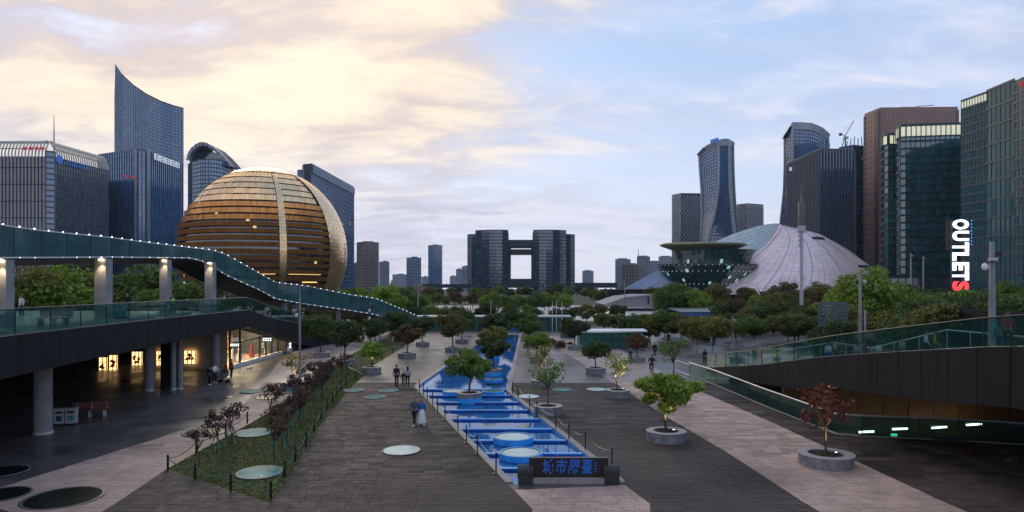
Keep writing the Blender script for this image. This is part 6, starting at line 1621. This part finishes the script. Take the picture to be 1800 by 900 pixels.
def body_meshes(pose):
    if pose in cache: return cache[pose]
    st, sw, hold, reach = POSES[pose]
    V = [(0, 0, .94), (0, .01, 1.12), (0, .0, 1.30), (0, -.01, 1.43), (0, -.02, 1.50), (0, -.03, 1.58), (0, -.025, 1.66), (0, -.01, 1.71)]
    Rr_ = [(.15, .11), (.135, .10), (.165, .11), (.075, .07), (.055, .055), (.078, .09), (.082, .098), (.045, .05)]
    Ed = [(0, 1), (1, 2), (2, 3), (3, 4), (4, 5), (5, 6), (6, 7)]
    legs = []; arms = []
    for s in (-1, 1):
        y = s*st; n = len(V); bent = .16 if pose == 'ride' and s > 0 else 0
        V += [(s*.095, 0, .86), (s*.105, -y*.45-.03-bent*1.6, .49+bent), (s*.105, -y+.03-bent, .09+bent), (s*.115, -y-.12-bent, .045+bent)]; Rr_ += [.088, .06, .042, .038]; Ed += [(0, n), (n, n+1), (n+1, n+2), (n+2, n+3)]; legs.append(list(range(n, n+4)))
        n = len(V); a = -s*sw
        el = (s*.235, -a*.5+.02, 1.13); wr = (s*.225, -a-.05, .88); hd = (s*.215, -a*1.1-.07, .80)
        if hold and s > 0: el, wr, hd = (s*.24, -.05, 1.14), (s*.30, -.12, .93), (s*.33, -.14, .86)
        if reach == 1: el, wr, hd = (s*.24, -.08, 1.13), (s*.17, -.30, 1.13), (s*.13, -.38, 1.13)
        if reach == 2: el, wr, hd = (s*.24, -.17, 1.17), (s*.22, -.38, 1.06), (s*.21, -.44, 1.03)
        V += [(s*.175, 0, 1.39), el, wr, hd]; Rr_ += [.062, .044, .033, (.036, .02)]; Ed += [(2, n), (n, n+1), (n+1, n+2), (n+2, n+3)]; arms.append(list(range(n, n+4)))
    body = skin_mesh(V, Ed, Rr_)
    # fingers and face pieces join the body mesh
    mb = MB()
    for A in arms:
        w, h = Vector(V[A[2]]), Vector(V[A[3]]); d = (h-w).normalized(); side = d.cross(Vector((1, 0, 0))).normalized()
        for k, L in enumerate((.065, .078, .082, .074)):
            o = h+side*(.024-.016*k)-d*.01; mb.tube([o, o+d*L*.55, o+d*L*.85+Vector((0, -.02, .0))], [.0095, .0085, .006], 5)
        o = w.lerp(h, .55)+side*.03; mb.tube([o, o+side*.03+d*.03, o+side*.035+d*.06], [.011, .01, .007], 5)
    mb.tube([(0, -.105, 1.625), (0, -.135, 1.60), (0, -.108, 1.585)], [.008, .016, .01], 5)
    for s in (-1, 1): mb.tube([(s*.083, -.02, 1.585), (s*.094, -.012, 1.615), (s*.086, -.02, 1.645)], [.01, .016, .01], 5)
    bm = bmesh.new(); bm.from_mesh(body); b2 = bpy.data.meshes.new('t2'); b2.from_pydata(mb.v, [], mb.f); bm.from_mesh(b2); bm.to_mesh(body); bm.free(); bpy.data.meshes.remove(b2)
    body.materials.append(M['skin'])
    up = [1, 0, 2, 3]; m = {v: i for i, v in enumerate(up)}; Vt = [V[i] for i in up]; Rt = [(.155, .118), (.165, .125), (.182, .125), (.085, .08)]; Et = [(0, 1), (0, 2), (2, 3)]
    for A in arms:
        n = len(Vt); Vt += [V[A[0]], V[A[1]], V[A[2]]]; Rt += [.078, .06, .048]; Et += [(2, n), (n, n+1), (n+1, n+2)]
    top = skin_mesh(Vt, Et, Rt)
    Vl = [V[0]]; Rl = [(.162, .12)]; El = []
    for A in legs:
        n = len(Vl); Vl += [V[A[0]], V[A[1]], V[A[2]]]; Rl += [.102, .076, .062]; El += [(0, n), (n, n+1), (n+1, n+2)]
    trou = skin_mesh(Vl, El, Rl)
    sh = MB()
    for A in legs:
        a, t_ = Vector(V[A[2]]), Vector(V[A[3]]); sh.tube([(a.x, a.y+.06, a.z-.045), (a.x, a.y, a.z-.03), (t_.x, t_.y, t_.z), (t_.x, t_.y-.04, t_.z-.005)], [.035, .055, .048, .02], 7)
    ft = bpy.data.meshes.new('shoes'); ft.from_pydata(sh.v, [], sh.f)
    hm_ = MB(); pr = []
    for i in range(7):
        th_ = rad(-12+102*i/6)
        for k in range(14):
            a = k*math.tau/14; r = .096*math.cos(th_)*(1.12 if math.sin(a) > 0 else 1.0); f = 1 if math.sin(a) > -.55 or i > 3 else .6
            pr.append((r*math.cos(a)*f, -.012+r*1.1*math.sin(a)*f, 1.645+.094*math.sin(th_)))
    fs = [(i*14+k, i*14+(k+1) % 14, (i+1)*14+(k+1) % 14, (i+1)*14+k) for i in range(6) for k in range(14)]
    hr_ = bpy.data.meshes.new('hair'); hr_.from_pydata(pr, [], fs)
    lh = MB(); lh.lathe([(.03, 1.30), (.085, 1.36), (.10, 1.5), (.1, 1.62), (.08, 1.70)], (0, .045, 0), 12, 1, .75)
    lhm = bpy.data.meshes.new('long_hair'); lhm.from_pydata(lh.v, [], lh.f)
    sk = MB(); sk.lathe([(.30, .16), (.285, .4), (.22, .75), (.17, .98), (.15, 1.04)], (0, 0, 0), 18, 1, .8)
    skm = bpy.data.meshes.new('skirt'); skm.from_pydata(sk.v, [], sk.f)
    for q in (ft, hr_, lhm, skm): q.polygons.foreach_set('use_smooth', [True]*len(q.polygons))
    cache[pose] = (body, top, trou, ft, hr_, lhm, skm); return cache[pose]
def person(p, h, face, pose, top, low, label, long=False, skirt=False, shoes='cloth_white', group=None, bag=None):
    b, tm, tr_m, ft, hr_, lh, sk = body_meshes(pose)
    t = thing('person', label, 'person', p, group, face); s = h/1.74; t.scale = (s, s, s)
    def add(nm, me, m):
        o = bpy.data.objects.new(nm, me); COL.objects.link(o); o.parent = t
        if not me.materials: me.materials.append(M['skin'])
        o.material_slots[0].link = 'OBJECT'; o.material_slots[0].material = M[m]; return o
    add('body', b, 'skin'); add('jacket' if not long else 'top', tm, 'cloth_'+top); add('skirt' if skirt else 'trousers', sk if skirt else tr_m, 'cloth_'+low); add('shoes', ft, shoes); add('hair', hr_, 'hair')
    if long: add('long_hair', lh, 'hair')
    if bag:
        o = MB().lathe([(.12, .9), (.17, 1.0), (.16, 1.25), (.10, 1.36)], (0, .16, 0), 10, 1, .6, cap=True).build('backpack', 'cloth_'+bag, None, True); o.parent = t
    return t
AW, TO, LF, RT = rad(180), 0., rad(-90), rad(90)      # walking away, towards the camera, to the left, to the right
person(G(728.5, 748.5), 1.76, rad(-25), 'walk', 'denim', 'black', 'man in denim jacket strolling beside a woman left of the cascade')
person(G(741, 747.5), 1.64, rad(18), 'stroll', 'blue', 'white', 'woman with long hair in blue top and white skirt left of the cascade', True, True)
person(G(697, 679), 1.76, rad(172), 'hold', 'black', 'black', 'tall man in black walking hand in hand with a child', shoes='cloth_black')
person(G(709, 679), 1.22, AW, 'stroll', 'black', 'denim', 'small child in dark clothes between two adults', shoes='cloth_grey')
person(G(716.5, 678.5), 1.62, rad(190), 'stroll', 'lilac', 'black', 'woman in pale lilac top walking with the child', True, shoes='cloth_black')
# group with pram under the deck
pp = [G(368, 677), G(377, 674), G(386, 670), G(392, 668)]
person(pp[0], 1.6, rad(150), 'stand', 'black', 'black', 'person in black standing beside the pram group')
person(pp[1], 1.7, rad(70), 'reach', 'white', 'black', 'person in white shirt pushing a pram by the shop', bag='orange')
person(pp[2]+Vector((.2, .8, 0)), 1.68, rad(120), 'stand', 'red', 'black', 'left person in red at the shop window')
person(pp[3]+Vector((.2, 1.2, 0)), 1.7, rad(140), 'stand', 'red', 'black', 'right person in red at the shop window')
q = G(394, 672); pm_ = thing('pram', 'grey pram standing in front of the shop', 'pram', q)
MB().lathe([(.12, .45), (.26, .55), (.3, .75), (.28, .82)], q, 14, 1.3, .8).build('carrier', 'cloth_grey', pm_, True)
MB().lathe([(.3, .82), (.27, 1.0), (.12, 1.1), (0, 1.12)], q+Vector((.12, 0, 0)), 14, .8, .8).build('hood', 'cloth_black', pm_, True)
for dx in (-.3, .3):
    for dy in (-.22, .22):
        w = MB().tube([q+Vector((dx, dy-.02, .13)), q+Vector((dx, dy+.02, .13))], .13, 12).build('wheel', 'black_metal', pm_); MB().tube([q+Vector((dx, dy, .14)), q+Vector((dx*.4, dy, .5))], .015, 5).build('strut', 'pale_steel', pm_)
MB().tube([q+Vector((-.3, -.2, .7)), q+Vector((-.62, -.2, 1.0)), q+Vector((-.62, .2, 1.0)), q+Vector((-.3, .2, .7))], .018, 5).build('handle', 'pale_steel', pm_)
q = G(437, 652); dg_ = thing('dog', 'small white dog standing on the dark paving by the shop', 'dog', q)
me = skin_mesh([(0, 0, .26), (.22, 0, .27), (.30, 0, .36), (.40, 0, .36), (-.14, 0, .27), (-.22, 0, .36), (-.1, .06, .15), (-.08, .06, .02), (-.1, -.06, .15), (-.08, -.06, .02), (.2, .06, .13), (.21, .06, .02), (.2, -.06, .13), (.21, -.06, .02)],
               [(0, 1), (1, 2), (2, 3), (0, 4), (4, 5), (4, 6), (6, 7), (4, 8), (8, 9), (1, 10), (10, 11), (1, 12), (12, 13)], [.08, .085, .06, .035, .075, .02, .035, .02, .035, .02, .03, .02, .03, .02])
me.materials.append(M['cloth_white']); link('body', me, None, dg_); MB().tube([q+Vector((.28, .0, .44)), q+Vector((.25, 0, .40))], .03, 5).build('ear', 'cloth_beige', dg_)
# on the left deck
def deck_l(px, D): return Vector((X(px, D), D, 5.8))
person(deck_l(38, 49), 1.68, LF, 'stand', 'white', 'navy', 'person in pale shirt far left on the deck behind the bench')
person(deck_l(224, 54), 1.78, rad(30), 'walk', 'black', 'black', 'person in black carrying a white bag beside the deck bins')
person(deck_l(304, 52.5), 1.74, rad(200), 'stand', 'black', 'black', 'guard in dark uniform with bright green vest at the deck rail', bag='green')
person(deck_l(352, 66), 1.7, rad(120), 'stand', 'black', 'navy', 'person in black between the last deck columns')
person(deck_l(394, 66), 1.6, rad(100), 'stand', 'lilac', 'denim', 'woman in pale top at the bend of the deck rail', True)
person(deck_l(402, 65), 1.74, rad(100), 'reach', 'navy', 'black', 'man raising his arms at the bend of the deck rail')
# plaza, right side
person(G(1151, 628), 1.74, TO, 'stand', 'black', 'black', 'guard in black with a red bag by the glass house wall', bag='red')
person(G(1108, 640), 1.7, rad(30), 'stroll', 'navy', 'black', 'person in white and navy behind the slender maple')
person(G(1175, 606), 1.72, AW, 'stand', 'black', 'black', 'person in black under the trees by the blue canopy')
q = G(1145, 657); bk = thing('bicycle', 'yellow bicycle ridden across the pink path', 'bicycle', q)
def wheel(cy):
    c = q+Vector((0, cy, .33)); pts = [c+Vector((0, .31*math.cos(a*math.tau/18), .31*math.sin(a*math.tau/18))) for a in range(19)]
    w = MB().tube(pts, .025, 5).build('wheel', 'black_metal', bk)
    for a in range(6): MB().tube([c, c+Vector((0, .3*math.cos(a*1.05), .3*math.sin(a*1.05)))], .006, 3).build('spoke', 'pale_steel', w)
wheel(-.5); wheel(.5)
for a, b in [((0, -.5, .33), (0, -.12, .82)), ((0, -.12, .35), (0, -.2, .85)), ((0, -.12, .35), (0, .38, .80)), ((0, -.5, .33), (0, -.12, .35)), ((0, .38, .95), (0, .5, .33)), ((0, -.18, .78), (0, .38, .78))]:
    MB().tube([q+Vector(a), q+Vector(b)], .022, 5).build('frame_tube', 'cloth_yellow', bk)
MB().tube([q+Vector((-.25, .34, 1.02)), q+Vector((0, .38, .97)), q+Vector((.25, .34, 1.02))], .015, 5).build('handlebar', 'black_metal', bk)
MB().lathe([(.03, 0), (.10, .02), (.09, .06), (.02, .07)], q+Vector((0, -.2, .86)), 8, .8, 1.3).build('saddle', 'black_metal', bk)
person(q+Vector((0, -.16, .10)), 1.72, AW, 'ride', 'black', 'black', 'rider in black on the yellow bicycle')
# right deck
def deck_r(px, D):
    return Vector((X(px, D), D, interp([q[1] for q in RD.p], [q[2] for q in RD.p], D)))
for px, D, h, f, po, tp_, lo_, lab, bg in [
    (1239, 68, 1.7, AW, 'stand', 'black', 'black', 'person in black at the low end of the right deck', None), (1257, 67, 1.3, AW, 'stand', 'lilac', 'grey', 'child in pale lilac at the low end of the right deck', None),
    (1300, 62, 1.5, TO, 'stand', 'beige', 'teal', 'person in beige near the deck end beside the teal walker', None), (1336, 58, 1.74, TO, 'walk', 'black', 'black', 'walker in black with a teal backpack on the right deck', 'teal'),
    (1362, 60, 1.7, AW, 'stand', 'green', 'black', 'person in dark green top beside the walker on the deck', None), (1456, 50, 1.62, AW, 'stand', 'white', 'blue', 'person in pale shirt sitting low behind the right glass rail', None),
    (1507, 49, 1.66, AW, 'stroll', 'lilac', 'black', 'woman in lilac at the twin lamp pole on the deck', None), (1517, 50, 1.7, AW, 'stroll', 'black', 'black', 'person in black right of the twin lamp pole', None),
    (1545, 46, 1.3, AW, 'stand', 'white', 'grey', 'child in white on the right deck', None), (1586, 44, 1.4, TO, 'stand', 'beige', 'navy', 'person in beige in the middle of the right deck', None),
    (1628, 41, 1.6, rad(60), 'stroll', 'white', 'black', 'person in white beside a yellow-clad walker on the deck', None), (1645, 41.5, 1.62, rad(60), 'stroll', 'yellow', 'navy', 'person in yellow jacket on the right deck', None),
    (1772, 31, 1.75, rad(150), 'stand', 'red', 'black', 'person in dark red nearest the right edge on the deck', None), (1757, 32, 1.5, rad(150), 'stand', 'teal', 'denim', 'person in teal beside the one in dark red', None)]:
    p = deck_r(px, D); p.z -= .01; person(p, h, f, po, tp_, lo_, lab, lo_ == 'denim' or tp_ == 'lilac', bag=bg, group='people on the right deck')
# distant crowd: one mesh each
def crowd():
    mb = MB(); mb.tube([(-.08, -.1, 0), (-.09, -.04, .45), (-.07, 0, .85)], [.05, .065, .09], 6); mb.tube([(.08, .12, 0), (.09, .02, .45), (.07, 0, .85)], [.05, .065, .09], 6)
    mb.tube([(0, 0, .82), (0, 0, 1.1), (0, 0, 1.38), (0, 0, 1.48)], [.15, .15, .19, .06], 8)
    for s in (-1, 1): mb.tube([(s*.19, 0, 1.38), (s*.24, .03*s, 1.12), (s*.22, -.06, .85)], [.06, .05, .035], 5)
    mb.tube([(0, 0, 1.45), (0, -.01, 1.54), (0, -.01, 1.64), (0, 0, 1.72)], [.05, .09, .10, .04], 8)
    me = bpy.data.meshes.new('person'); me.from_pydata(mb.v, [], mb.f); me.polygons.foreach_set('use_smooth', [True]*len(me.polygons)); me.materials.append(M['cloth_black']); return me
cm = crowd(); g = random.Random(5)
for k in range(74):
    if k < 40: px, py = g.uniform(750, 900), g.uniform(541, 553)
    elif k < 60: px, py = g.uniform(1000, 1100), g.uniform(548, 566)
    else: px, py = g.uniform(700, 1010), g.uniform(556, 563)
    p = G(px, py); o = link('person', cm, None, None, p); o.rotation_euler = (0, 0, g.uniform(0, 6.28)); s = g.uniform(.85, 1.02); o.scale = (s, s, s)
    c = g.choice(['black', 'navy', 'grey', 'black', 'white', 'red', 'blue', 'beige']); o.material_slots[0].link = 'OBJECT'; o.material_slots[0].material = M['cloth_'+c]
    tag(o, f'tiny distant walker in {c} on the pale plaza '+('left of the axis' if k < 40 else 'near the theatre' if k < 60 else 'behind the pool'), 'person', 'distant crowd on the pale plaza')

# ------------------------------------------------------------------ poles, lamps, flags
def pole(px, py, ytop, r, label, dz=0., D=None, fit='camera', m='pole_grey', zb=None):
    p = G(px, py) if D is None else Vector((X(px, D), D, zb if zb is not None else 0))
    h = Z(ytop, p.y)-p.z
    t = thing('lamp_pole', label, 'pole', p, 'grey poles')
    MB().lathe([(r*1.8, 0), (r*1.8, .06), (r*1.15, .1), (r*1.1, h*.5), (r*.8, h), (0, h+.02)], p, 10).build('shaft', m, t, True)
    top = p+Vector((0, 0, h))
    if fit == 'camera':
        for k, (dx, dz_) in enumerate([(-.34, -.9), (.34, -.85), (-.2, -1.25), (.28, -1.1)]):
            a = MB().tube([top+Vector((0, 0, dz_)), top+Vector((dx, -.05, dz_))], .025, 5).build('arm', m, t)
            if k == 2: MB().lathe([(0, -.16), (.1, -.12), (.13, 0), (.1, .1), (.05, .14)], top+Vector((dx, -.1, dz_)), 12).build('dome_camera', 'white_paint', a, True)
            else: MB().box(top+Vector((dx, -.18, dz_)), (.14, .36, .13), R_(-.6, .6)).build('spot_head', 'dark_metal' if k else 'pale_steel', a)
        MB().lathe([(.06, 0), (.05, .9), (.02, 1.0)], top-Vector((0, 0, .1)), 8).build('antenna', m, t)
    if fit == 'boxes':
        for k in range(5): MB().box(top+Vector((.1*(-1)**k, -.16, -.5-.55*k)), (.22, .16, .34)).build('equipment_box', 'white_paint' if k % 2 else 'dark_metal', t)
        for s in (-1, 1): MB().box(top+Vector((s*.35, -.1, -.15)), (.3, .3, .12), s*.5).build('spot_head', 'dark_metal', t)
    if fit == 'spots':
        for s in (-1, 1): MB().lathe([(0, -.17), (.09, -.15), (.12, .05), (.06, .15)], top+Vector((s*.28, -.1, -.55)), 10).build('spot_head', 'pale_steel' if s > 0 else 'dark_metal', t, True)
        MB().tube([top+Vector((-.3, 0, -.5)), top+Vector((.3, 0, -.5))], .03, 5).build('cross_arm', m, t)
    if fit == 'dome':
        a = MB().tube([top+Vector((0, 0, -1.0)), top+Vector((-.42, -.1, -1.0))], .035, 5).build('arm', m, t)
        MB().lathe([(0, -.2), (.12, -.15), (.15, -.02), (.12, .1), (.05, .16)], top+Vector((-.42, -.1, -1.2)), 14).build('dome_camera', 'white_paint', a, True)
        MB().box(top+Vector((.3, -.2, -.6)), (.4, .26, .2), .5).build('camera_head', 'dark_metal', t); MB().box(top+Vector((-.1, -.2, -.85)), (.3, .5, .14), -.4).build('camera_head', 'pale_steel', t)
    return t
pole(527, 702, 524, .085, 'tall grey camera pole standing in the sapling lawn')
pole(651, 607, 532, .10, 'pole with stacked equipment boxes by the ramp', fit='boxes')
pole(1288, 612, 556, .09, 'grey pole with one floodlight by the right deck end', fit='spots')
pole(1512, 0, 482, .10, 'pole with twin spotlights behind the right deck rail', D=49, zb=2.5, fit='spots')
pole(1521, 0, 545, .07, 'short pole with a bright lamp beside the twin spotlight pole', D=52, zb=2., fit='none')
pole(1744, 0, 425, .13, 'thick grey pole with dome cameras near the right edge', D=33, zb=4.8, fit='dome')
pole(1601, 0, 445, .14, 'slim pole at the right end of the theatre shell', D=140, zb=0, fit='spots')
pole(1623, 0, 450, .14, 'slim floodlight pole before the teal block', D=140, zb=0, fit='spots')
pole(735, 575, 512, .13, 'slim pole at the left of the middle plaza', fit='spots')
pole(863, 580, 528, .1, 'thin pole at the pool end', fit='none')
pole(1098, 0, 493, .12, 'thin pole left of the theatre bowl', D=180, zb=0, fit='none')
q = Vector((X(1409, 130), 130, 0)); ms = thing('antenna_mast', 'tall mast with a thick cylindrical head and spike before the theatre', 'mast', q)
zt = Z(404, 130); MB().lathe([(.36, 0), (.32, zt-1), (.3, zt)], q, 14).build('shaft', 'pale_steel', ms, True); MB().lathe([(.72, zt-.4), (.75, zt-.2), (.75, zt+.7), (.6, zt+.75)], q, 16).build('collar', 'pale_steel', ms)
mat('mast_head', (.10, .095, .09), .6, 0, .1)
MB().lathe([(.62, zt+.75), (.62, zt+5.2), (.3, zt+5.4), (.25, zt+6.3), (.08, zt+6.5), (.05, zt+8.8), (0, zt+8.9)], q, 16).build('head', 'mast_head', ms, True)
for k in range(3): MB().box(q+Vector((-.6, -.3, zt-1.2-k*.9)), (.3, .3, .5)).build('radio_box', 'pale_steel', ms)
for k, px in enumerate((971, 978, 988)):
    p = G(px, 584); h = Z(532, p.y)
    t = thing('flagpole', f'bare steel flagpole right of the pool end, {["left", "middle", "right"][k]} of three', 'flagpole', p, 'three flagpoles')
    MB().lathe([(.09, 0), (.06, h), (0, h+.05)], p, 8).build('shaft', 'pale_steel', t, True); MB().lathe([(0, h+.0), (.1, h+.08), (0, h+.18)], p, 8).build('ball', 'pale_steel', t)
p = G(1253, 616); t = thing('banner_post', 'dark post with a small blue and white flag by the olive tree', 'banner', p)
MB().lathe([(.06, 0), (.05, 3.6)], p, 8).build('post', 'dark_metal', t); MB().box(p+Vector((.0, -.06, 3.1)), (.5, .05, 1.2)).build('flag', 'cloth_blue', t); MB().box(p+Vector((.0, -.09, 2.8)), (.3, .03, .4)).build('emblem', 'white_paint', t)

# ------------------------------------------------------------------ middle ground buildings
gh = thing('glass_house', 'low glass house with a flat white roof right of the pool', 'pavilion', (X(1070, 90), 90, 0))
x0, x1 = X(1020, 88), X(1128, 92)
MB().prism([(x0-.4, 87.5), (x1+.3, 89.5), (x1+.6, 94), (x0-.2, 93)], 2.15, 2.32).build('roof', 'white_paint', gh)
for k in range(9):
    x = lerp(x0, x1, k/8); y = lerp(88, 90, k/8); MB().box((x, y, 1.07), (.08, .08, 2.14)).build('post', 'dark_metal', gh)
    if k < 8:
        xb = lerp(x0, x1, (k+1)/8); yb = lerp(88, 90, (k+1)/8); wall_piece((x+.06, y), (xb-.06, yb), .1, 2.1, .1, 2.1, .03, 1).build('glass_pane', 'rail_glass', gh)
        MB().bar((x, y-.03, 1.1), (xb, yb-.03, 1.1), (0, -1, 0), .05, .05).build('rail', 'dark_metal', gh)
MB().prism([(x0, 88.3), (x1, 90.3), (x1, 93.5), (x0, 92.5)], 0, .08).build('floor', 'slab_deck', gh)
MB().box(((x0+x1)/2, 92.6, 1.05), (x1-x0, .1, 2.05)).build('rear_glass', 'rail_glass', gh)
ST = thing('blue_canopy', 'station canopy with a ribbed grey-green roof on a blue portal frame', 'canopy', (X(1240, 150), 150, 0))
mat('blue_frame', (.06, .14, .34), .5, 0, .1); mat('roof_green', (.15, .20, .18), .5, .2, .15, .5)
xa, xb = X(1196, 140), X(1313, 140); zr = Z(549, 140)
mb = MB(); 
for k in range(22):
    a = lerp(X(1155, 172), X(1313, 172), k/22); b = lerp(X(1155, 172), X(1313, 172), (k+1)/22-.006); c, d = lerp(xa, xb, k/22), lerp(xa, xb, (k+1)/22-.006)
    MB().add([(c, 139, zr), (d, 139, zr), (b, 172, zr+.5), (a, 172, zr+.5), (c, 139, zr+.15), (d, 139, zr+.15), (b, 172, zr+.65), (a, 172, zr+.65)], [(3, 2, 1, 0), (4, 5, 6, 7), (0, 1, 5, 4), (1, 2, 6, 5), (2, 3, 7, 6), (3, 0, 4, 7)]).build('roof_sheet', 'roof_green', ST)
MB().box(((xa+xb)/2, 139.4, zr-.55), (xb-xa, .6, 1.0)).build('front_beam', 'blue_frame', ST)
for x in (xa+.5, xb-.5): MB().box((x, 139.45, (zr-1.06)/2), (1., .7, zr-1.06)).build('portal_leg', 'blue_frame', ST)
MB().box(((xa+xb)/2, 160, zr/2-.2), (xb-xa-1, .4, zr-.5)).build('rear_wall', 'dark_panel', ST)
MB().box((xa+3.5, 141.5, zr-1.9), (2.2, .3, 1.3)).build('notice_board', 'wall_beige', ST)
gw = thing('glass_pavilion', 'long low dark glass pavilion closing the far end of the pool', 'pavilion', (X(850, 126), 126, 0))
x0, x1 = X(735, 126), X(1000, 126); N_ = 22; zt = Z(558, 126)
MB().box(((x0+x1)/2, 128.6, zt+.12), (x1-x0+1, 5.6, .22)).build('roof', 'pale_steel', gw)
MB().box(((x0+x1)/2, 130.9, zt/2), (x1-x0, .3, zt)).build('rear_wall', 'dark_panel', gw)
for k in range(N_+1):
    x = lerp(x0, x1, k/N_); MB().box((x, 126, zt/2), (.12, .16, zt)).build('post', 'dark_metal', gw)
    if k < N_: MB().box((lerp(x0, x1, (k+.5)/N_), 126.05, zt/2), ((x1-x0)/N_-.16, .04, zt-.1)).build('glass_pane', 'ramp_glass', gw)
o = thing('light_box', 'small glowing cyan panel at the pool end', 'display', (X(882, 122), 122, 0)); MB().box((X(882, 122), 122, .75), (.65, .2, 1.4)).build('lit_face', 'sign_cyan', o); MB().box((X(882, 122), 122.16, .75), (.75, .1, 1.5)).build('case', 'dark_metal', o)
o = thing('blue_tent', 'small blue wedge-shaped tent at the pool end', 'tent', (X(902, 122), 122, 0)); x = X(902, 122)
MB().add([(x-.8, 121.5, 0), (x+.8, 121.5, 0), (x+.8, 121.5, 1.5), (x-.8, 123, 0), (x+.8, 123, 0), (x+.8, 123, 1.5)], [(0, 1, 2), (5, 4, 3), (0, 2, 5, 3), (1, 4, 5, 2), (0, 3, 4, 1)]).build('canvas', 'cloth_blue', o); MB().tube([(x+.8, 121.5, 0), (x+.8, 121.5, 1.8)], .04, 5).build('tent_pole', 'pale_steel', o)
sc2 = thing('display_screen', 'pale tilted display screen among the far trees right of the axis', 'screen', (X(998, 160), 160, 0)); x = X(998, 160); z = Z(556, 160)
MB().box((x, 160, z), (2.1, .15, 1.2), .15).build('screen_face', 'white_sign', sc2); MB().box((x, 160.2, z/2), (.2, .2, z)).build('stand', 'dark_metal', sc2)
gs = thing('grey_screen', 'grey louvred screen panel standing among the trees behind the right deck', 'screen', (X(1464, 75), 75, 0)); x0, x1 = X(1440, 75), X(1490, 75)
for k in range(9): MB().box(((x0+x1)/2, 75, Z(585-6.4*k, 75)), (x1-x0, .12, .28)).build('louvre', 'mull_grey', gs)
for x in (x0, (x0+x1)/2, x1): MB().box((x, 75.1, Z(532, 75)/2), (.14, .14, Z(532, 75))).build('post', 'mull_grey', gs)
# shrubs
for k, (px, py, w, h, lf, lab) in enumerate([(983, 611, 2.6, .9, 'leaf_red', 'clipped dark red shrub left of the glass house'), (968, 604, 1.6, .8, 'leaf_red', 'small dark red shrub by the kerb'), (1003, 610, 1.0, .7, 'leaf_dark', 'green shrub beside the red shrub'), (1240, 600, 1.6, .8, 'leaf_dark', 'green shrub in the dark planter'), (1765, 812, 1.2, .5, 'leaf_dark', 'low leafy plant in the bed at the right edge'), (1700, 803, .8, .35, 'leaf_wine', 'low dark plant in the bed beside the balustrade')]):
    p = G(px, py); me, _ = leaf_cloud(200+k, 1500, w*.5, h*.5, h*.5, .16, 14, .45, .7); me.materials.append(M[lf]); t = thing('shrub', lab, 'shrub', p); link('foliage', me, None, t); MB().tube([p, p+Vector((0, 0, h*.5))], .04, 5).build('stem', 'bark', t)
tp_ = thing('timber_kiosk', 'small timber and glass kiosk at the right of the pool end', 'kiosk', (X(998, 108), 108, 0)); x = X(998, 108)
MB().box((x, 108, .5), (2.4, 1.6, 1.0)).build('glass_base', 'ramp_glass', tp_); MB().box((x, 108, 1.45), (2.5, 1.7, .85)).build('timber_box', 'timber_wall', tp_); MB().box((x, 108, 1.93), (2.7, 1.9, .1)).build('roof', 'dark_metal', tp_)

# ------------------------------------------------------------------ air
hz = MB(); hz.box((0, 1400, 130), (6400, 3400, 274)).build('haze', None)
hz = bpy.data.objects['haze']; hz['kind'] = 'stuff'
hm2 = bpy.data.materials.new('haze'); hm2.use_nodes = True; nt = hm2.node_tree; nt.nodes.clear()
pv = nt.nodes.new('ShaderNodeVolumePrincipled'); pv.inputs['Color'].default_value = (.72, .82, 1, 1); pv.inputs['Density'].default_value = .00005; pv.inputs['Anisotropy'].default_value = .2
oo = nt.nodes.new('ShaderNodeOutputMaterial'); nt.links.new(pv.outputs[0], oo.inputs['Volume']); hz.data.materials.append(hm2)

# ------------------------------------------------------------------ FINAL LABEL PASS: things alike get their place in the row
ORD = ['first', 'second', 'third', 'fourth', 'fifth', 'sixth', 'seventh', 'eighth', 'ninth', 'tenth', 'eleventh', 'twelfth', 'thirteenth', 'fourteenth', 'fifteenth', 'sixteenth', 'seventeenth', 'eighteenth', 'nineteenth', 'twentieth']
same = {}
for o in S.objects:
    if o.parent is None and o.get('label'): same.setdefault(o['label'], []).append(o)
for lab, L in same.items():
    if len(L) < 2: continue
    L.sort(key=lambda o: o.location.x/max(o.location.y, 1))
    n = len(L)
    for i, o in enumerate(L):
        w = 'leftmost' if i == 0 else 'rightmost' if i == n-1 else (ORD[i]+' from left' if i <= n//2 else ORD[n-1-i]+' from right')
        o['label'] = lab+', '+w
